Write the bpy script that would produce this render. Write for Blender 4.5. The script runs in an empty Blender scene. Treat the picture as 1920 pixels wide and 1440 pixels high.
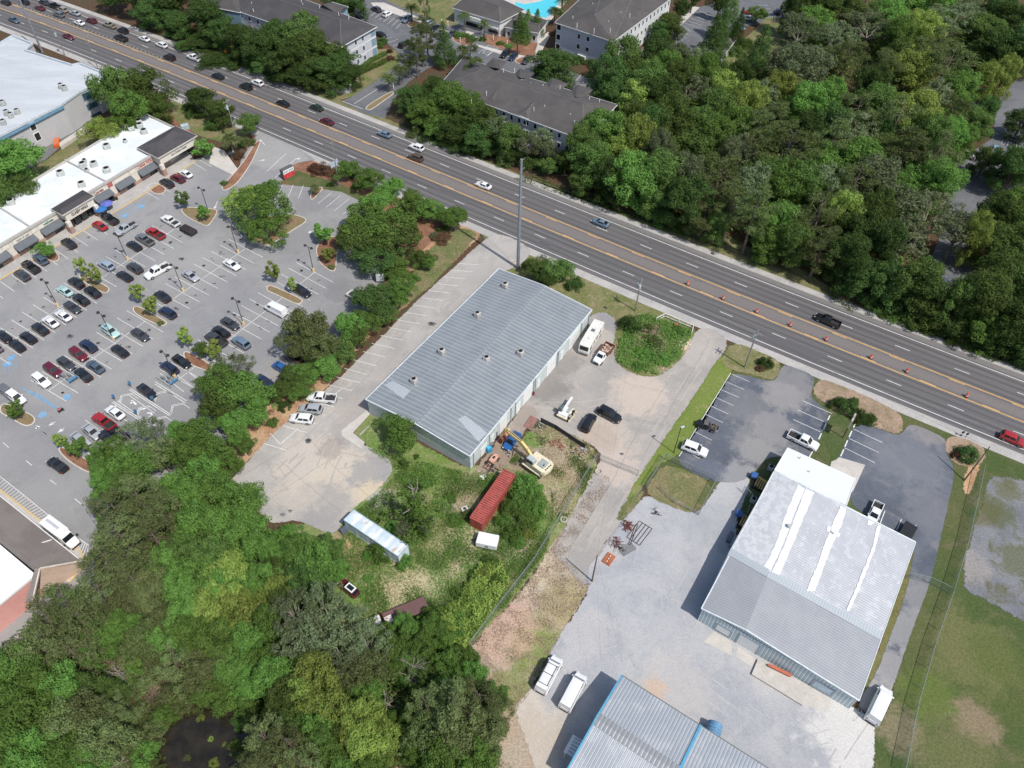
import bpy, bmesh, math, random
import numpy as np
from mathutils import Vector, Matrix, noise as mnoise
random.seed(7); rng = np.random.default_rng(7)
R = math.radians
scene = bpy.context.scene
COL = scene.collection
# ------------------------------------------------------------------ camera
FPX = 1442.0; PITCH = R(47.9); ROLL = R(1.75); H = 117.0
cp, sp = math.cos(PITCH), math.sin(PITCH)
FWD = Vector((0, cp, -sp)); UP0 = Vector((0, sp, cp)); RT0 = Vector((1, 0, 0))
RT = math.cos(ROLL)*RT0 + math.sin(ROLL)*UP0
UP = -math.sin(ROLL)*RT0 + math.cos(ROLL)*UP0
CAMP = Vector((0, 0, H))
cd = bpy.data.cameras.new('camera'); cam = bpy.data.objects.new('camera', cd); COL.objects.link(cam)
cd.sensor_fit = 'HORIZONTAL'; cd.sensor_width = 36; cd.lens = 36*FPX/1920
cd.clip_start = 1; cd.clip_end = 4000
cam.matrix_world = Matrix(((RT.x, UP.x, -FWD.x, 0), (RT.y, UP.y, -FWD.y, 0), (RT.z, UP.z, -FWD.z, H), (0, 0, 0, 1)))
scene.camera = cam
# ------------------------------------------------------------------ light
EL = R(55); SUNAZ = R(134)          # azimuth clockwise from +Y
sun_dir = Vector((math.sin(SUNAZ)*math.cos(EL), math.cos(SUNAZ)*math.cos(EL), math.sin(EL)))
w = bpy.data.worlds.new('World'); scene.world = w; w.use_nodes = True
nt = w.node_tree; nt.nodes.clear()
sky = nt.nodes.new('ShaderNodeTexSky'); sky.sky_type = 'NISHITA'; sky.sun_disc = False
sky.sun_elevation = EL; sky.sun_rotation = SUNAZ; sky.dust_density = 1.6
bg = nt.nodes.new('ShaderNodeBackground'); bg.inputs[1].default_value = 0.13
wo = nt.nodes.new('ShaderNodeOutputWorld')
nt.links.new(sky.outputs[0], bg.inputs[0]); nt.links.new(bg.outputs[0], wo.inputs[0])
sd = bpy.data.lights.new('sun', 'SUN'); sd.energy = 3.9; sd.angle = R(0.6); sd.color = (1.0, .955, .89)
so = bpy.data.objects.new('sun', sd); COL.objects.link(so); so.location = (0, 0, 200)
so.rotation_euler = sun_dir.to_track_quat('Z', 'Y').to_euler()
scene.view_settings.view_transform = 'Standard'; scene.view_settings.look = 'None'
scene.view_settings.exposure = 0.12; scene.view_settings.gamma = 1
scene.render.engine = 'CYCLES'
scene.cycles.max_bounces = 5; scene.cycles.diffuse_bounces = 3; scene.cycles.glossy_bounces = 2
scene.cycles.transparent_max_bounces = 10; scene.cycles.transmission_bounces = 2

# ------------------------------------------------------------------ helpers
def G(x, y, z=0.0):
    """survey: the place on the level z seen along a bearing (1920x1440 photo coordinates)"""
    d = FWD*FPX + RT*(x-960) - UP*(y-720)
    t = (z-H)/d.z
    return CAMP + d*t
def depth(x, y, z=0.0):
    return (G(x, y, z)-CAMP).dot(FWD)

def lin(c):
    return tuple(((v/255)/12.92 if v/255 <= .04045 else ((v/255+.055)/1.055)**2.4) for v in c)

class NT:
    def __init__(s, name):
        s.m = bpy.data.materials.new(name); s.m.use_nodes = True; s.t = s.m.node_tree; s.t.nodes.clear()
        s.out = s.n('ShaderNodeOutputMaterial')
        s.pos = s.n('ShaderNodeNewGeometry').outputs['Position']
    def n(s, t, **k):
        x = s.t.nodes.new(t)
        for a, b in k.items(): setattr(x, a, b)
        return x
    def l(s, a, b): s.t.links.new(a, b)
    def noise(s, scale, detail=3, rough=.55, vec=None, dist=0.0):
        x = s.n('ShaderNodeTexNoise'); x.inputs['Scale'].default_value = scale; x.inputs['Detail'].default_value = detail
        x.inputs['Roughness'].default_value = rough; x.inputs['Distortion'].default_value = dist
        s.l(vec if vec is not None else s.pos, x.inputs['Vector']); return x.outputs[0]
    def ramp(s, f, a, b, va=0.0, vb=1.0):
        x = s.n('ShaderNodeMapRange'); x.clamp = True; x.interpolation_type = 'SMOOTHSTEP'
        x.inputs[1].default_value = a; x.inputs[2].default_value = b; x.inputs[3].default_value = va; x.inputs[4].default_value = vb
        s.l(f, x.inputs[0]); return x.outputs[0]
    def math(s, op, a, b=None):
        x = s.n('ShaderNodeMath', operation=op)
        for i, v in enumerate((a, b)):
            if v is None: continue
            if isinstance(v, (int, float)): x.inputs[i].default_value = v
            else: s.l(v, x.inputs[i])
        return x.outputs[0]
    def mix(s, f, a, b, mode='MIX'):
        x = s.n('ShaderNodeMix', data_type='RGBA', blend_type=mode)
        for i, v in ((0, f), (6, a), (7, b)):
            if isinstance(v, (int, float)): x.inputs[i].default_value = v
            elif isinstance(v, (tuple, list)): x.inputs[i].default_value = (*v[:3], 1)
            else: s.l(v, x.inputs[i])
        return x.outputs[2]
    def bsdf(s, col, rough=.9, metal=0.0, spec=.3, bump=None, bs=.3, bd=.05, coat=0):
        b = s.n('ShaderNodeBsdfPrincipled')
        if isinstance(col, (tuple, list)): b.inputs['Base Color'].default_value = (*col[:3], 1)
        else: s.l(col, b.inputs['Base Color'])
        if isinstance(rough, (int, float)): b.inputs['Roughness'].default_value = rough
        else: s.l(rough, b.inputs['Roughness'])
        b.inputs['Metallic'].default_value = metal
        b.inputs['Specular IOR Level'].default_value = spec
        if coat: b.inputs['Coat Weight'].default_value = coat; b.inputs['Coat Roughness'].default_value = .08
        if bump is not None:
            u = s.n('ShaderNodeBump'); u.inputs['Strength'].default_value = bs; u.inputs['Distance'].default_value = bd
            s.l(bump, u.inputs['Height']); s.l(u.outputs[0], b.inputs['Normal'])
        s.l(b.outputs[0], s.out.inputs[0]); return b

MATS = {}
def ground_mat(name, c1, c2, c3=None, s1=.12, s2=.7, s3=3.5, grain=.35, blobs=(), rough=.93, lo=.35, hi=.65, amt3=.6, stretch=None):
    """procedural ground: two tones in large patches, a third in smaller ones, fine grain, named stains"""
    t = NT(name); vec = t.pos
    if stretch is not None:
        mp = t.n('ShaderNodeMapping'); mp.inputs['Rotation'].default_value = (0, 0, stretch[0]); mp.inputs['Scale'].default_value = (stretch[1], 1, 1)
        t.l(t.pos, mp.inputs[0]); vec = mp.outputs[0]
    col = t.mix(t.ramp(t.noise(s1, 4, .6, vec, .6), lo, hi), c1, c2)
    if c3 is not None: col = t.mix(t.ramp(t.noise(s2, 4, .65, vec, .8), .5, .72, 0, amt3), col, c3)
    for (x, y, r, c, a) in blobs:
        v = t.n('ShaderNodeVectorMath', operation='DISTANCE'); t.l(t.pos, v.inputs[0]); v.inputs[1].default_value = (x, y, 0)
        d = t.math('ADD', v.outputs['Value'], t.math('MULTIPLY', t.math('SUBTRACT', t.noise(1.6/r+.12, 5, .7), .5), r*1.9))
        col = t.mix(t.ramp(d, r*.55, r*1.1, a, 0), col, c)
    g = t.noise(s3, 3, .7); g2 = t.noise(s3*3.1, 2, .6)
    gg = t.math('MULTIPLY', t.ramp(g, .2, .8, 1-grain, 1+grain), t.ramp(g2, .2, .8, 1-grain*.8, 1+grain*.8))
    cc = t.n('ShaderNodeCombineXYZ'); [t.l(gg, cc.inputs[i]) for i in range(3)]
    col = t.mix(1.0, col, cc.outputs[0], 'MULTIPLY')
    t.bsdf(col, rough, bump=g, bs=.35, bd=.04, spec=.2)
    MATS[name] = t.m; return t.m
def plain(name, c, rough=.6, metal=0.0, var=.12, scale=1.2, spec=.3, coat=0, dirt=None):
    if name in MATS: return MATS[name]
    t = NT(name)
    tc = t.n('ShaderNodeTexCoord').outputs['Object']
    n = t.noise(scale, 4, .65, tc)
    col = t.mix(t.ramp(n, .3, .7), tuple(v*(1-var) for v in c), tuple(min(1, v*(1+var)) for v in c))
    if dirt is not None: col = t.mix(t.ramp(t.noise(scale*2.2, 5, .7, tc), .52, .62, 0, dirt[3]), col, dirt[:3])
    t.bsdf(col, rough, metal, spec, coat=coat)
    MATS[name] = t.m; return t.m
def sheetmetal(name, c, c2, rib=.6, ribaxis=0, seam=None, var=.18, rough=.45, metal=.35, blot=None, bs=.5, seamc=None, panel=None):
    """ribbed metal: ribs every `rib` metres across UV axis, overlap seams every `seam`"""
    t = NT(name)
    uv = t.n('ShaderNodeUVMap').outputs[0]
    sx = t.n('ShaderNodeSeparateXYZ'); t.l(uv, sx.inputs[0])
    a, b = sx.outputs[ribaxis], sx.outputs[1-ribaxis]
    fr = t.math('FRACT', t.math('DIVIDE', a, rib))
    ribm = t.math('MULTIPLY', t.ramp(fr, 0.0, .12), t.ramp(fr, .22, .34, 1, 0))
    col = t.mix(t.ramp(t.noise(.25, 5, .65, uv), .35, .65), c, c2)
    if panel:
        wn = t.n('ShaderNodeTexWhiteNoise', noise_dimensions='2D')
        cb = t.n('ShaderNodeCombineXYZ'); t.l(t.math('FLOOR', t.math('DIVIDE', a, panel[0])), cb.inputs[0]); t.l(t.math('FLOOR', t.math('DIVIDE', b, panel[1])), cb.inputs[1])
        t.l(cb.outputs[0], wn.inputs[0])
        f = t.ramp(wn.outputs[0], 0, 1, 1-panel[2], 1+panel[2]); cc = t.n('ShaderNodeCombineXYZ'); [t.l(f, cc.inputs[i]) for i in range(3)]
        col = t.mix(1.0, col, cc.outputs[0], 'MULTIPLY')
    if blot: col = t.mix(t.ramp(t.noise(blot[1], 6, .7, uv, .4), blot[2], blot[2]+.1, 0, blot[3]), col, blot[0])
    if seam:
        fs = t.math('FRACT', t.math('DIVIDE', b, seam))
        sm = t.ramp(fs, 0, .05, 1, 0)
        col = t.mix(t.math('MULTIPLY', sm, .5), col, seamc or tuple(v*1.35 for v in c))
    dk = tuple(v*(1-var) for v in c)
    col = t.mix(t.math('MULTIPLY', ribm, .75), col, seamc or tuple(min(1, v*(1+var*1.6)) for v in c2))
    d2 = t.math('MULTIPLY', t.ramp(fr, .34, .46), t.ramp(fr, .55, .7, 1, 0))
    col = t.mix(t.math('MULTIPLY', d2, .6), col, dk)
    t.bsdf(col, rough, metal, .4, bump=ribm, bs=bs, bd=.05)
    MATS[name] = t.m; return t.m

class MB:
    """collects faces (world or local coordinates) and links them as ONE mesh object"""
    def __init__(s): s.v = []; s.f = []; s.uv = {}; s.mi = []
    def face(s, pts, uv=None, m=0):
        i = len(s.v); s.v += [tuple(p) for p in pts]; s.f.append(list(range(i, i+len(pts)))); s.mi.append(m)
        if uv: s.uv[len(s.f)-1] = uv
        return s
    def quaduv(s, a, b, c, d, m=0):
        a, b, c, d = map(Vector, (a, b, c, d)); u = (b-a).normalized()
        f = []
        n = (b-a).cross(d-a).normalized(); v = n.cross(u)
        for p in (a, b, c, d): f.append(((p-a).dot(u), (p-a).dot(v)))
        return s.face((a, b, c, d), f, m)
    def prism(s, poly, z0, z1, m=0, top=True, bottom=False, wallm=None):
        n = len(poly); P0 = [Vector((p[0], p[1], z0)) for p in poly]; P1 = [Vector((p[0], p[1], z1)) for p in poly]
        ar = sum(poly[i][0]*poly[(i+1) % n][1]-poly[(i+1) % n][0]*poly[i][1] for i in range(n))
        if ar < 0: P0.reverse(); P1.reverse()
        for i in range(n):
            j = (i+1) % n; s.quaduv(P0[i], P0[j], P1[j], P1[i], m if wallm is None else wallm)
        if top: s.face(P1, [(p.x, p.y) for p in P1], m)
        if bottom: s.face(P0[::-1], [(p.x, p.y) for p in P0[::-1]], m)
        return s
    def box(s, c, d, rz=0, m=0, bottom=True):
        cx, cy, cz = c; dx, dy, dz = [x/2 for x in d]; co, si = math.cos(rz), math.sin(rz)
        poly = [(cx+x*co-y*si, cy+x*si+y*co) for x, y in ((-dx, -dy), (dx, -dy), (dx, dy), (-dx, dy))]
        return s.prism(poly, cz-dz, cz+dz, m, True, bottom)
    def beam(s, a, b, w, h, m=0):
        """rectangular bar from a to b (w across level, h upright)"""
        a, b = Vector(a), Vector(b); d = (b-a).normalized()
        u = d.cross(Vector((0, 0, 1)));  u = u.normalized() if u.length > 1e-3 else Vector((1, 0, 0)); v = u.cross(d).normalized()
        u *= w/2; v *= h/2
        A = [a-u-v, a+u-v, a+u+v, a-u+v]; B = [p+(b-a) for p in A]
        for i in range(4):
            j = (i+1) % 4; s.face((A[j], A[i], B[i], B[j]), None, m)
        s.face(A, None, m); s.face(B[::-1], None, m); return s
    def cyl(s, a, b, r0, r1=None, n=10, m=0, caps=True):
        r1 = r0 if r1 is None else r1
        a, b = Vector(a), Vector(b); d = (b-a).normalized()
        u = d.orthogonal().normalized(); v = d.cross(u)
        A = [a+(u*math.cos(2*math.pi*k/n)+v*math.sin(2*math.pi*k/n))*r0 for k in range(n)]
        B = [b+(u*math.cos(2*math.pi*k/n)+v*math.sin(2*math.pi*k/n))*r1 for k in range(n)]
        for k in range(n):
            j = (k+1) % n; s.face((A[k], A[j], B[j], B[k]), [(k/n, 0), ((k+1)/n, 0), ((k+1)/n, 1), (k/n, 1)], m)
        if caps: s.face(A[::-1], None, m); s.face(B, None, m)
        return s
    def loft(s, rings, m=0, caps=True, closed=True):
        n = len(rings[0])
        for A, B in zip(rings, rings[1:]):
            for k in range(n if closed else n-1):
                j = (k+1) % n; s.face((A[k], A[j], B[j], B[k]), None, m)
        if caps: s.face(list(rings[0])[::-1], None, m); s.face(rings[-1], None, m)
        return s
    def build(s, name, mat, parent=None, smooth=False, merge=False, kind=None, bevel=0):
        me = bpy.data.meshes.new(name)
        off = Vector((0, 0, 0))
        if parent is not None and not getattr(s, 'local', False):
            p = parent
            while p is not None: off += p.location; p = p.parent
        me.from_pydata([(x-off.x, y-off.y, z-off.z) for x, y, z in s.v], [], s.f)
        for mm in (mat if isinstance(mat, (list, tuple)) else [mat]): me.materials.append(mm)
        me.polygons.foreach_set('material_index', s.mi)
        if s.uv:
            ul = me.uv_layers.new(name='UVMap')
            for fi, uv in s.uv.items():
                st = me.polygons[fi].loop_start
                for k, q in enumerate(uv): ul.data[st+k].uv = q
        if merge or bevel:
            bm = bmesh.new(); bm.from_mesh(me); bmesh.ops.remove_doubles(bm, verts=bm.verts, dist=.002)
            if bevel: bmesh.ops.bevel(bm, geom=[e for e in bm.edges if len(e.link_faces) == 2 and e.calc_face_angle(0) > .5], offset=bevel, segments=1, affect='EDGES')
            bmesh.ops.recalc_face_normals(bm, faces=bm.faces)
            bm.to_mesh(me); bm.free()
        if smooth:
            me.shade_smooth()
            if hasattr(me, 'set_sharp_from_angle'): me.set_sharp_from_angle(angle=R(38))
        me.update()
        o = bpy.data.objects.new(name, me); COL.objects.link(o)
        if parent is not None: o.parent = parent
        if kind: o['kind'] = kind
        return o
def L(): m = MB(); m.local = True; return m
def tag(o, label, cat, group=None, kind=None):
    o['label'] = label; o['category'] = cat
    if group: o['group'] = group
    if kind: o['kind'] = kind
    return o
def empty(name, loc, rz=0.0, label=None, cat=None, group=None):
    o = bpy.data.objects.new(name, None); COL.objects.link(o); o.location = loc; o.rotation_euler = (0, 0, rz)
    o.empty_display_size = .5
    if label: tag(o, label, cat, group)
    return o
CH = {}
def copy_tree(o, parent=None):
    c = o.copy(); COL.objects.link(c); c.parent = parent
    for ch in CH.get(o.name) or CH.setdefault(o.name, [x for x in bpy.data.objects if x.parent == o]):
        copy_tree(ch, c)
    return c
ORD = ['leftmost', 'second', 'third', 'fourth', 'fifth', 'sixth', 'seventh', 'eighth', 'ninth', 'tenth', 'eleventh', 'twelfth', 'thirteenth', 'fourteenth', 'fifteenth', 'sixteenth', 'seventeenth', 'eighteenth', 'nineteenth', 'twentieth', 'twenty-first', 'twenty-second', 'twenty-third', 'twenty-fourth']
def unique_labels(items):
    """items: (object, px, descriptor, plural, where) -> labels that single each out, counted from the left"""
    d = {}
    for it in items: d.setdefault((it[2], it[4]), []).append(it)
    for (desc, where), g in d.items():
        g.sort(key=lambda q: q[1])
        for k, it in enumerate(g):
            if len(g) == 1: it[0]['label'] = f'{desc} {where}'
            elif len(g) == 2: it[0]['label'] = f"{'left' if k == 0 else 'right'}-hand of the two {it[3]} {where}"
            elif k == 0: it[0]['label'] = f'leftmost of the {it[3]} {where}'
            elif k == len(g)-1: it[0]['label'] = f'rightmost of the {it[3]} {where}'
            else: it[0]['label'] = f'{ORD[k]} from the left of the {it[3]} {where}'
            it[0]['label'] = short(it[0]['label'])
def short(s):
    while len(s.split()) > 16 and ' the ' in s: s = s.replace(' the ', ' ', 1)
    return s
def angle(p, q): return math.atan2(q.y-p.y, q.x-p.x)
# ------------------------------------------------------------------ ground sheets
def densify(pts, step=1.5, amp=.25, seed=0.0, closed=True):
    out = []; n = len(pts)
    for i in range(n if closed else n-1):
        a, b = pts[i], pts[(i+1) % n]; L_ = (b-a).length; k = max(1, int(L_/step)); nr = (b-a).normalized().orthogonal()
        nr = Vector((-(b-a).y, (b-a).x, 0)).normalized() if L_ > 0 else Vector((0, 0, 0))
        for j in range(k):
            p = a.lerp(b, j/k)
            if amp: p = p+nr*amp*(mnoise.noise(Vector((p.x*.5, p.y*.5, seed)))*1.3+mnoise.noise(Vector((p.x*1.7, p.y*1.7, seed)))*.7)
            out.append(p)
    if not closed: out.append(pts[-1])
    return out
LAYER = [0]
SOFT = {}
def soften(mat):
    """the same ground, thinning out raggedly over its own margin (attribute 'edge' runs 0 to 1 across it)"""
    if mat.name in SOFT: return SOFT[mat.name]
    m2 = mat.copy(); m2.name = mat.name+'_ragged'; t = m2.node_tree; N_ = t.nodes.new
    out = [n for n in t.nodes if n.type == 'OUTPUT_MATERIAL'][0]; sh = out.inputs[0].links[0].from_socket
    at = N_('ShaderNodeAttribute'); at.attribute_name = 'edge'; g = N_('ShaderNodeNewGeometry')
    n1 = N_('ShaderNodeTexNoise'); n1.inputs['Scale'].default_value = .9; n1.inputs['Detail'].default_value = 6; n1.inputs['Roughness'].default_value = .75; t.links.new(g.outputs['Position'], n1.inputs['Vector'])
    ad = N_('ShaderNodeMath'); ad.operation = 'ADD'; sc = N_('ShaderNodeMath'); sc.operation = 'MULTIPLY_ADD'; sc.inputs[1].default_value = 2.2; sc.inputs[2].default_value = -1.1
    t.links.new(n1.outputs[0], sc.inputs[0]); t.links.new(at.outputs['Fac'], ad.inputs[0]); t.links.new(sc.outputs[0], ad.inputs[1])
    mr = N_('ShaderNodeMapRange'); mr.clamp = True; mr.inputs[1].default_value = .40; mr.inputs[2].default_value = .60; t.links.new(ad.outputs[0], mr.inputs[0])
    # the margin itself must end in nothing and begin in full cover
    e0 = N_('ShaderNodeMapRange'); e0.clamp = True; e0.inputs[1].default_value = 0; e0.inputs[2].default_value = .15; t.links.new(at.outputs['Fac'], e0.inputs[0])
    mn = N_('ShaderNodeMath'); mn.operation = 'MULTIPLY'; t.links.new(mr.outputs[0], mn.inputs[0]); t.links.new(e0.outputs[0], mn.inputs[1])
    e1 = N_('ShaderNodeMapRange'); e1.clamp = True; e1.inputs[1].default_value = .85; e1.inputs[2].default_value = 1; t.links.new(at.outputs['Fac'], e1.inputs[0])
    mx = N_('ShaderNodeMath'); mx.operation = 'MAXIMUM'; t.links.new(mn.outputs[0], mx.inputs[0]); t.links.new(e1.outputs[0], mx.inputs[1])
    tr = N_('ShaderNodeBsdfTransparent'); ms = N_('ShaderNodeMixShader'); t.links.new(mx.outputs[0], ms.inputs[0]); t.links.new(tr.outputs[0], ms.inputs[1]); t.links.new(sh, ms.inputs[2]); t.links.new(ms.outputs[0], out.inputs[0])
    SOFT[mat.name] = m2; return m2
def sheet(name, px, z, mat, amp=.25, step=1.5, world=False, band=None):
    P = [G(x, y) for x, y in px] if not world else [Vector((x, y, 0)) for x, y in px]
    if sum(P[i].x*P[(i+1) % len(P)].y-P[(i+1) % len(P)].x*P[i].y for i in range(len(P))) < 0: P.reverse()
    P = densify(P, step, amp, len(name)*1.7)
    m = MB()
    if amp <= 0: m.face([(p.x, p.y, z) for p in P]); return m.build(name, mat, kind='structure')
    b = band if band is not None else max(.22, min(1.1, amp*2.2)); n = len(P)
    for _ in range(2): P = [(P[i-1]+P[i]*2+P[(i+1) % n])/4 for i in range(n)]
    O_, I_ = [], []
    for i in range(n):
        d = (P[(i+1) % n]-P[i-1]); d = d.normalized() if d.length > 1e-6 else Vector((1, 0, 0)); nr = Vector((-d.y, d.x, 0))   # inward for a ring run anticlockwise
        O_.append(P[i]-nr*b*.45); I_.append(P[i]+nr*b*.55)
    me = bpy.data.meshes.new(name); vs = [(p.x, p.y, z) for p in O_]+[(p.x, p.y, z) for p in I_]
    fs = [(i, (i+1) % n, n+(i+1) % n, n+i) for i in range(n)]+[tuple(range(n, 2*n))]
    me.from_pydata(vs, [], fs); at = me.attributes.new('edge', 'FLOAT', 'POINT'); at.data.foreach_set('value', [0.0]*n+[1.0]*n)
    me.materials.append(soften(mat)); me.update(); o = bpy.data.objects.new(name, me); COL.objects.link(o); o['kind'] = 'structure'; return o
def bl(x, y, r, c, a):
    p = G(x, y); return (p.x, p.y, r, c, a)
c_dirt = (.22, .165, .115); c_straw = (.30, .21, .12); c_mulch = (.17, .075, .045); c_sand = (.46, .39, .30)
c_green = (.075, .12, .028); c_dgreen = (.05, .085, .02); c_lgreen = (.13, .19, .04); c_dry = (.30, .25, .13)
M_floor = ground_mat('forest_floor', (.075, .06, .035), (.10, .05, .03), (.05, .07, .025), s1=.2, s3=2, grain=.4)
M_lawn = ground_mat('lawn', (.062, .092, .028), (.098, .108, .042), (.155, .13, .078), s1=.07, s2=.22, s3=2.5, grain=.3, amt3=.6, blobs=[bl(1830, 1350, 4, (.24, .18, .12), .8), bl(1890, 1300, 7, (.08, .10, .03), .6), bl(1820, 1220, 8, (.15, .15, .06), .6), bl(1740, 1300, 5, (.11, .15, .035), .6), bl(1870, 1230, 5, (.085, .11, .03), .6), bl(1690, 1370, 4, (.24, .19, .13), .6), bl(1800, 1440, 7, (.13, .135, .055), .7)])
M_verge = ground_mat('verge_grass', (.11, .14, .045), (.19, .165, .085), (.30, .24, .15), s1=.18, s2=.6, s3=2.5, grain=.3)
M_weedy = ground_mat('weedy_ground', (.12, .20, .045), (.20, .215, .09), (.40, .34, .22), s1=.12, s2=.35, s3=2.2, grain=.34, amt3=.6,
    blobs=[bl(740, 1110, 6, (.46, .39, .25), .7), bl(830, 1110, 6, (.44, .37, .24), .6), bl(880, 1020, 6, (.46, .38, .26), .7), bl(870, 930, 5, (.33, .25, .19), .7), bl(950, 1010, 5, (.40, .33, .25), .6), bl(640, 1040, 5, (.40, .27, .18), .6), bl(800, 890, 6, (.12, .19, .04), .6), bl(1065, 865, 6, (.34, .29, .18), .75), bl(1045, 905, 5, (.33, .27, .17), .6), bl(1080, 830, 4, (.36, .29, .20), .7), bl(1030, 860, 4, (.34, .29, .22), .6), bl(1010, 870, 4, (.33, .27, .20), .6), bl(970, 860, 4, (.28, .21, .16), .8), bl(715, 940, 3, (.45, .42, .38), .8)])
M_mulch = ground_mat('mulch', (.20, .095, .06), (.27, .15, .095), (.15, .09, .05), s1=.3, s3=4, grain=.35)
M_bank = ground_mat('straw_bank', (.36, .20, .12), (.45, .31, .19), (.20, .17, .08), s1=.2, s2=.5, s3=3, grain=.35)
M_barebrown = ground_mat('bare_brown_ground', (.37, .285, .21), (.36, .31, .24), (.30, .26, .13), s1=.14, s2=.5, s3=3, grain=.3,
    blobs=[bl(1000, 1210, 5, (.17, .23, .05), .8), bl(960, 1290, 4, (.16, .20, .05), .7), bl(1060, 1130, 5, (.30, .27, .12), .6), bl(940, 1170, 7, (.47, .31, .24), .7), bl(990, 1070, 5, (.50, .42, .30), .6)])
M_lot = ground_mat('car_park_asphalt', (.235, .235, .24), (.285, .28, .275), (.19, .19, .195), s1=.06, s2=.22, s3=8, grain=.15, amt3=.5, blobs=[bl(520, 290, 9, (.33, .325, .31), .6), bl(650, 600, 8, (.21, .21, .215), .5), bl(640, 545, 5, (.175, .175, .18), .6), bl(345, 480, 9, (.30, .295, .285), .5), bl(150, 600, 9, (.205, .205, .21), .4), bl(60, 950, 9, (.29, .285, .28), .5), bl(240, 720, 7, (.29, .285, .275), .5), bl(590, 380, 6, (.20, .20, .205), .6)])
M_dark = ground_mat('dark_asphalt', (.085, .097, .122), (.12, .133, .158), (.205, .20, .205), s1=.11, s2=.25, s3=8, grain=.16, amt3=.65,
    blobs=[bl(1700, 860, 9, (.19, .20, .22), .6), bl(1745, 960, 6, (.18, .185, .20), .6), bl(1400, 760, 6, (.20, .20, .205), .6), bl(1420, 830, 6, (.22, .22, .22), .7), bl(1480, 720, 6, (.22, .215, .215), .8), bl(1735, 800, 5, (.26, .24, .23), .7), bl(1330, 890, 4, (.12, .135, .17), .7), bl(1470, 745, 5, (.26, .25, .245), .85), bl(1450, 800, 5, (.25, .24, .24), .8), bl(1425, 850, 5, (.26, .255, .25), .85), bl(1395, 900, 5, (.28, .28, .285), .85), bl(1728, 1120, 4, (.22, .22, .225), .8), bl(1708, 1185, 5, (.25, .25, .25), .85), bl(1682, 1260, 5, (.27, .265, .265), .85), bl(1655, 1320, 5, (.30, .295, .29), .85)])
M_pale = ground_mat('cracked_asphalt', (.315, .30, .285), (.385, .365, .34), (.46, .41, .35), s1=.14, s2=.3, s3=8, grain=.2, amt3=.65,
    blobs=[bl(590, 870, 8, (.52, .45, .37), .75), bl(640, 900, 8, (.50, .44, .36), .7), bl(600, 950, 6, (.27, .265, .26), .6), bl(700, 890, 5, (.28, .275, .27), .7), bl(560, 930, 5, (.46, .41, .35), .6), bl(560, 860, 5, (.45, .41, .37), .6), bl(670, 780, 6, (.36, .32, .29), .6), bl(760, 700, 8, (.36, .33, .31), .5), bl(700, 930, 4, (.55, .46, .33), .8), bl(900, 530, 8, (.36, .34, .32), .6), bl(620, 840, 3, (.24, .21, .19), .5)])
M_yard = ground_mat('worn_yard_surface', (.30, .285, .265), (.36, .335, .305), (.43, .375, .32), s1=.12, s2=.3, s3=8, grain=.2, amt3=.6,
    blobs=[bl(1200, 740, 7, (.50, .42, .35), .75), bl(1140, 820, 6, (.50, .42, .35), .6), bl(1160, 880, 5, (.50, .42, .36), .7), bl(950, 840, 6, (.27, .20, .155), .85), bl(920, 870, 6, (.26, .20, .15), .9), bl(1020, 720, 6, (.21, .195, .18), .8), bl(1060, 680, 4, (.22, .205, .19), .7), bl(980, 780, 4, (.27, .23, .20), .8), bl(1310, 660, 5, (.42, .385, .35), .7), bl(1150, 600, 5, (.25, .245, .25), .8), bl(1125, 820, 4, (.38, .30, .24), .5)])
M_gravel = ground_mat('pale_gravel', (.325, .332, .352), (.40, .40, .405), (.285, .292, .315), s1=.09, s2=.28, s3=6, grain=.19, amt3=.6,
    blobs=[bl(1610, 1370, 9, (.60, .58, .54), .75), bl(1130, 1030, 4, (.44, .42, .40), .6), bl(990, 1370, 7, (.52, .46, .39), .75), bl(1000, 1400, 6, (.44, .38, .31), .7), bl(1260, 1290, 7, (.46, .43, .40), .6), bl(1100, 1190, 5, (.46, .44, .42), .5), bl(1230, 1290, 2, (.55, .36, .22), .5), bl(1450, 1240, 6, (.47, .45, .43), .5)])
M_gravel2 = ground_mat('weathered_gravel', (.15, .155, .17), (.20, .205, .215), (.10, .10, .05), s1=.15, s2=.3, s3=3, grain=.25, amt3=.85, blobs=[bl(1830, 950, 5, (.13, .12, .06), .8), bl(1870, 960, 4, (.09, .10, .04), .7), bl(1910, 1050, 4, (.10, .11, .045), .7), bl(1815, 1060, 4, (.30, .27, .24), .6), bl(1890, 920, 3, (.12, .12, .06), .7)])
M_conc = ground_mat('concrete', (.46, .43, .39), (.52, .49, .45), (.40, .37, .33), s1=.3, s2=1.1, s3=5, grain=.12)
M_walk = ground_mat('shoulder_concrete', (.36, .345, .33), (.43, .41, .385), (.30, .29, .28), s1=.2, s2=.8, s3=4, grain=.16)
M_kerb = plain('kerb_concrete', (.50, .47, .42), .9, var=.15)
M_water = None
sheet('ground', [(0, 0)]*0 or [(-900, -500), (900, -500), (900, 1500), (-900, 1500)], 0, M_floor, amp=0, step=5000, world=True).location.z = -.03
Z = .004
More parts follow.
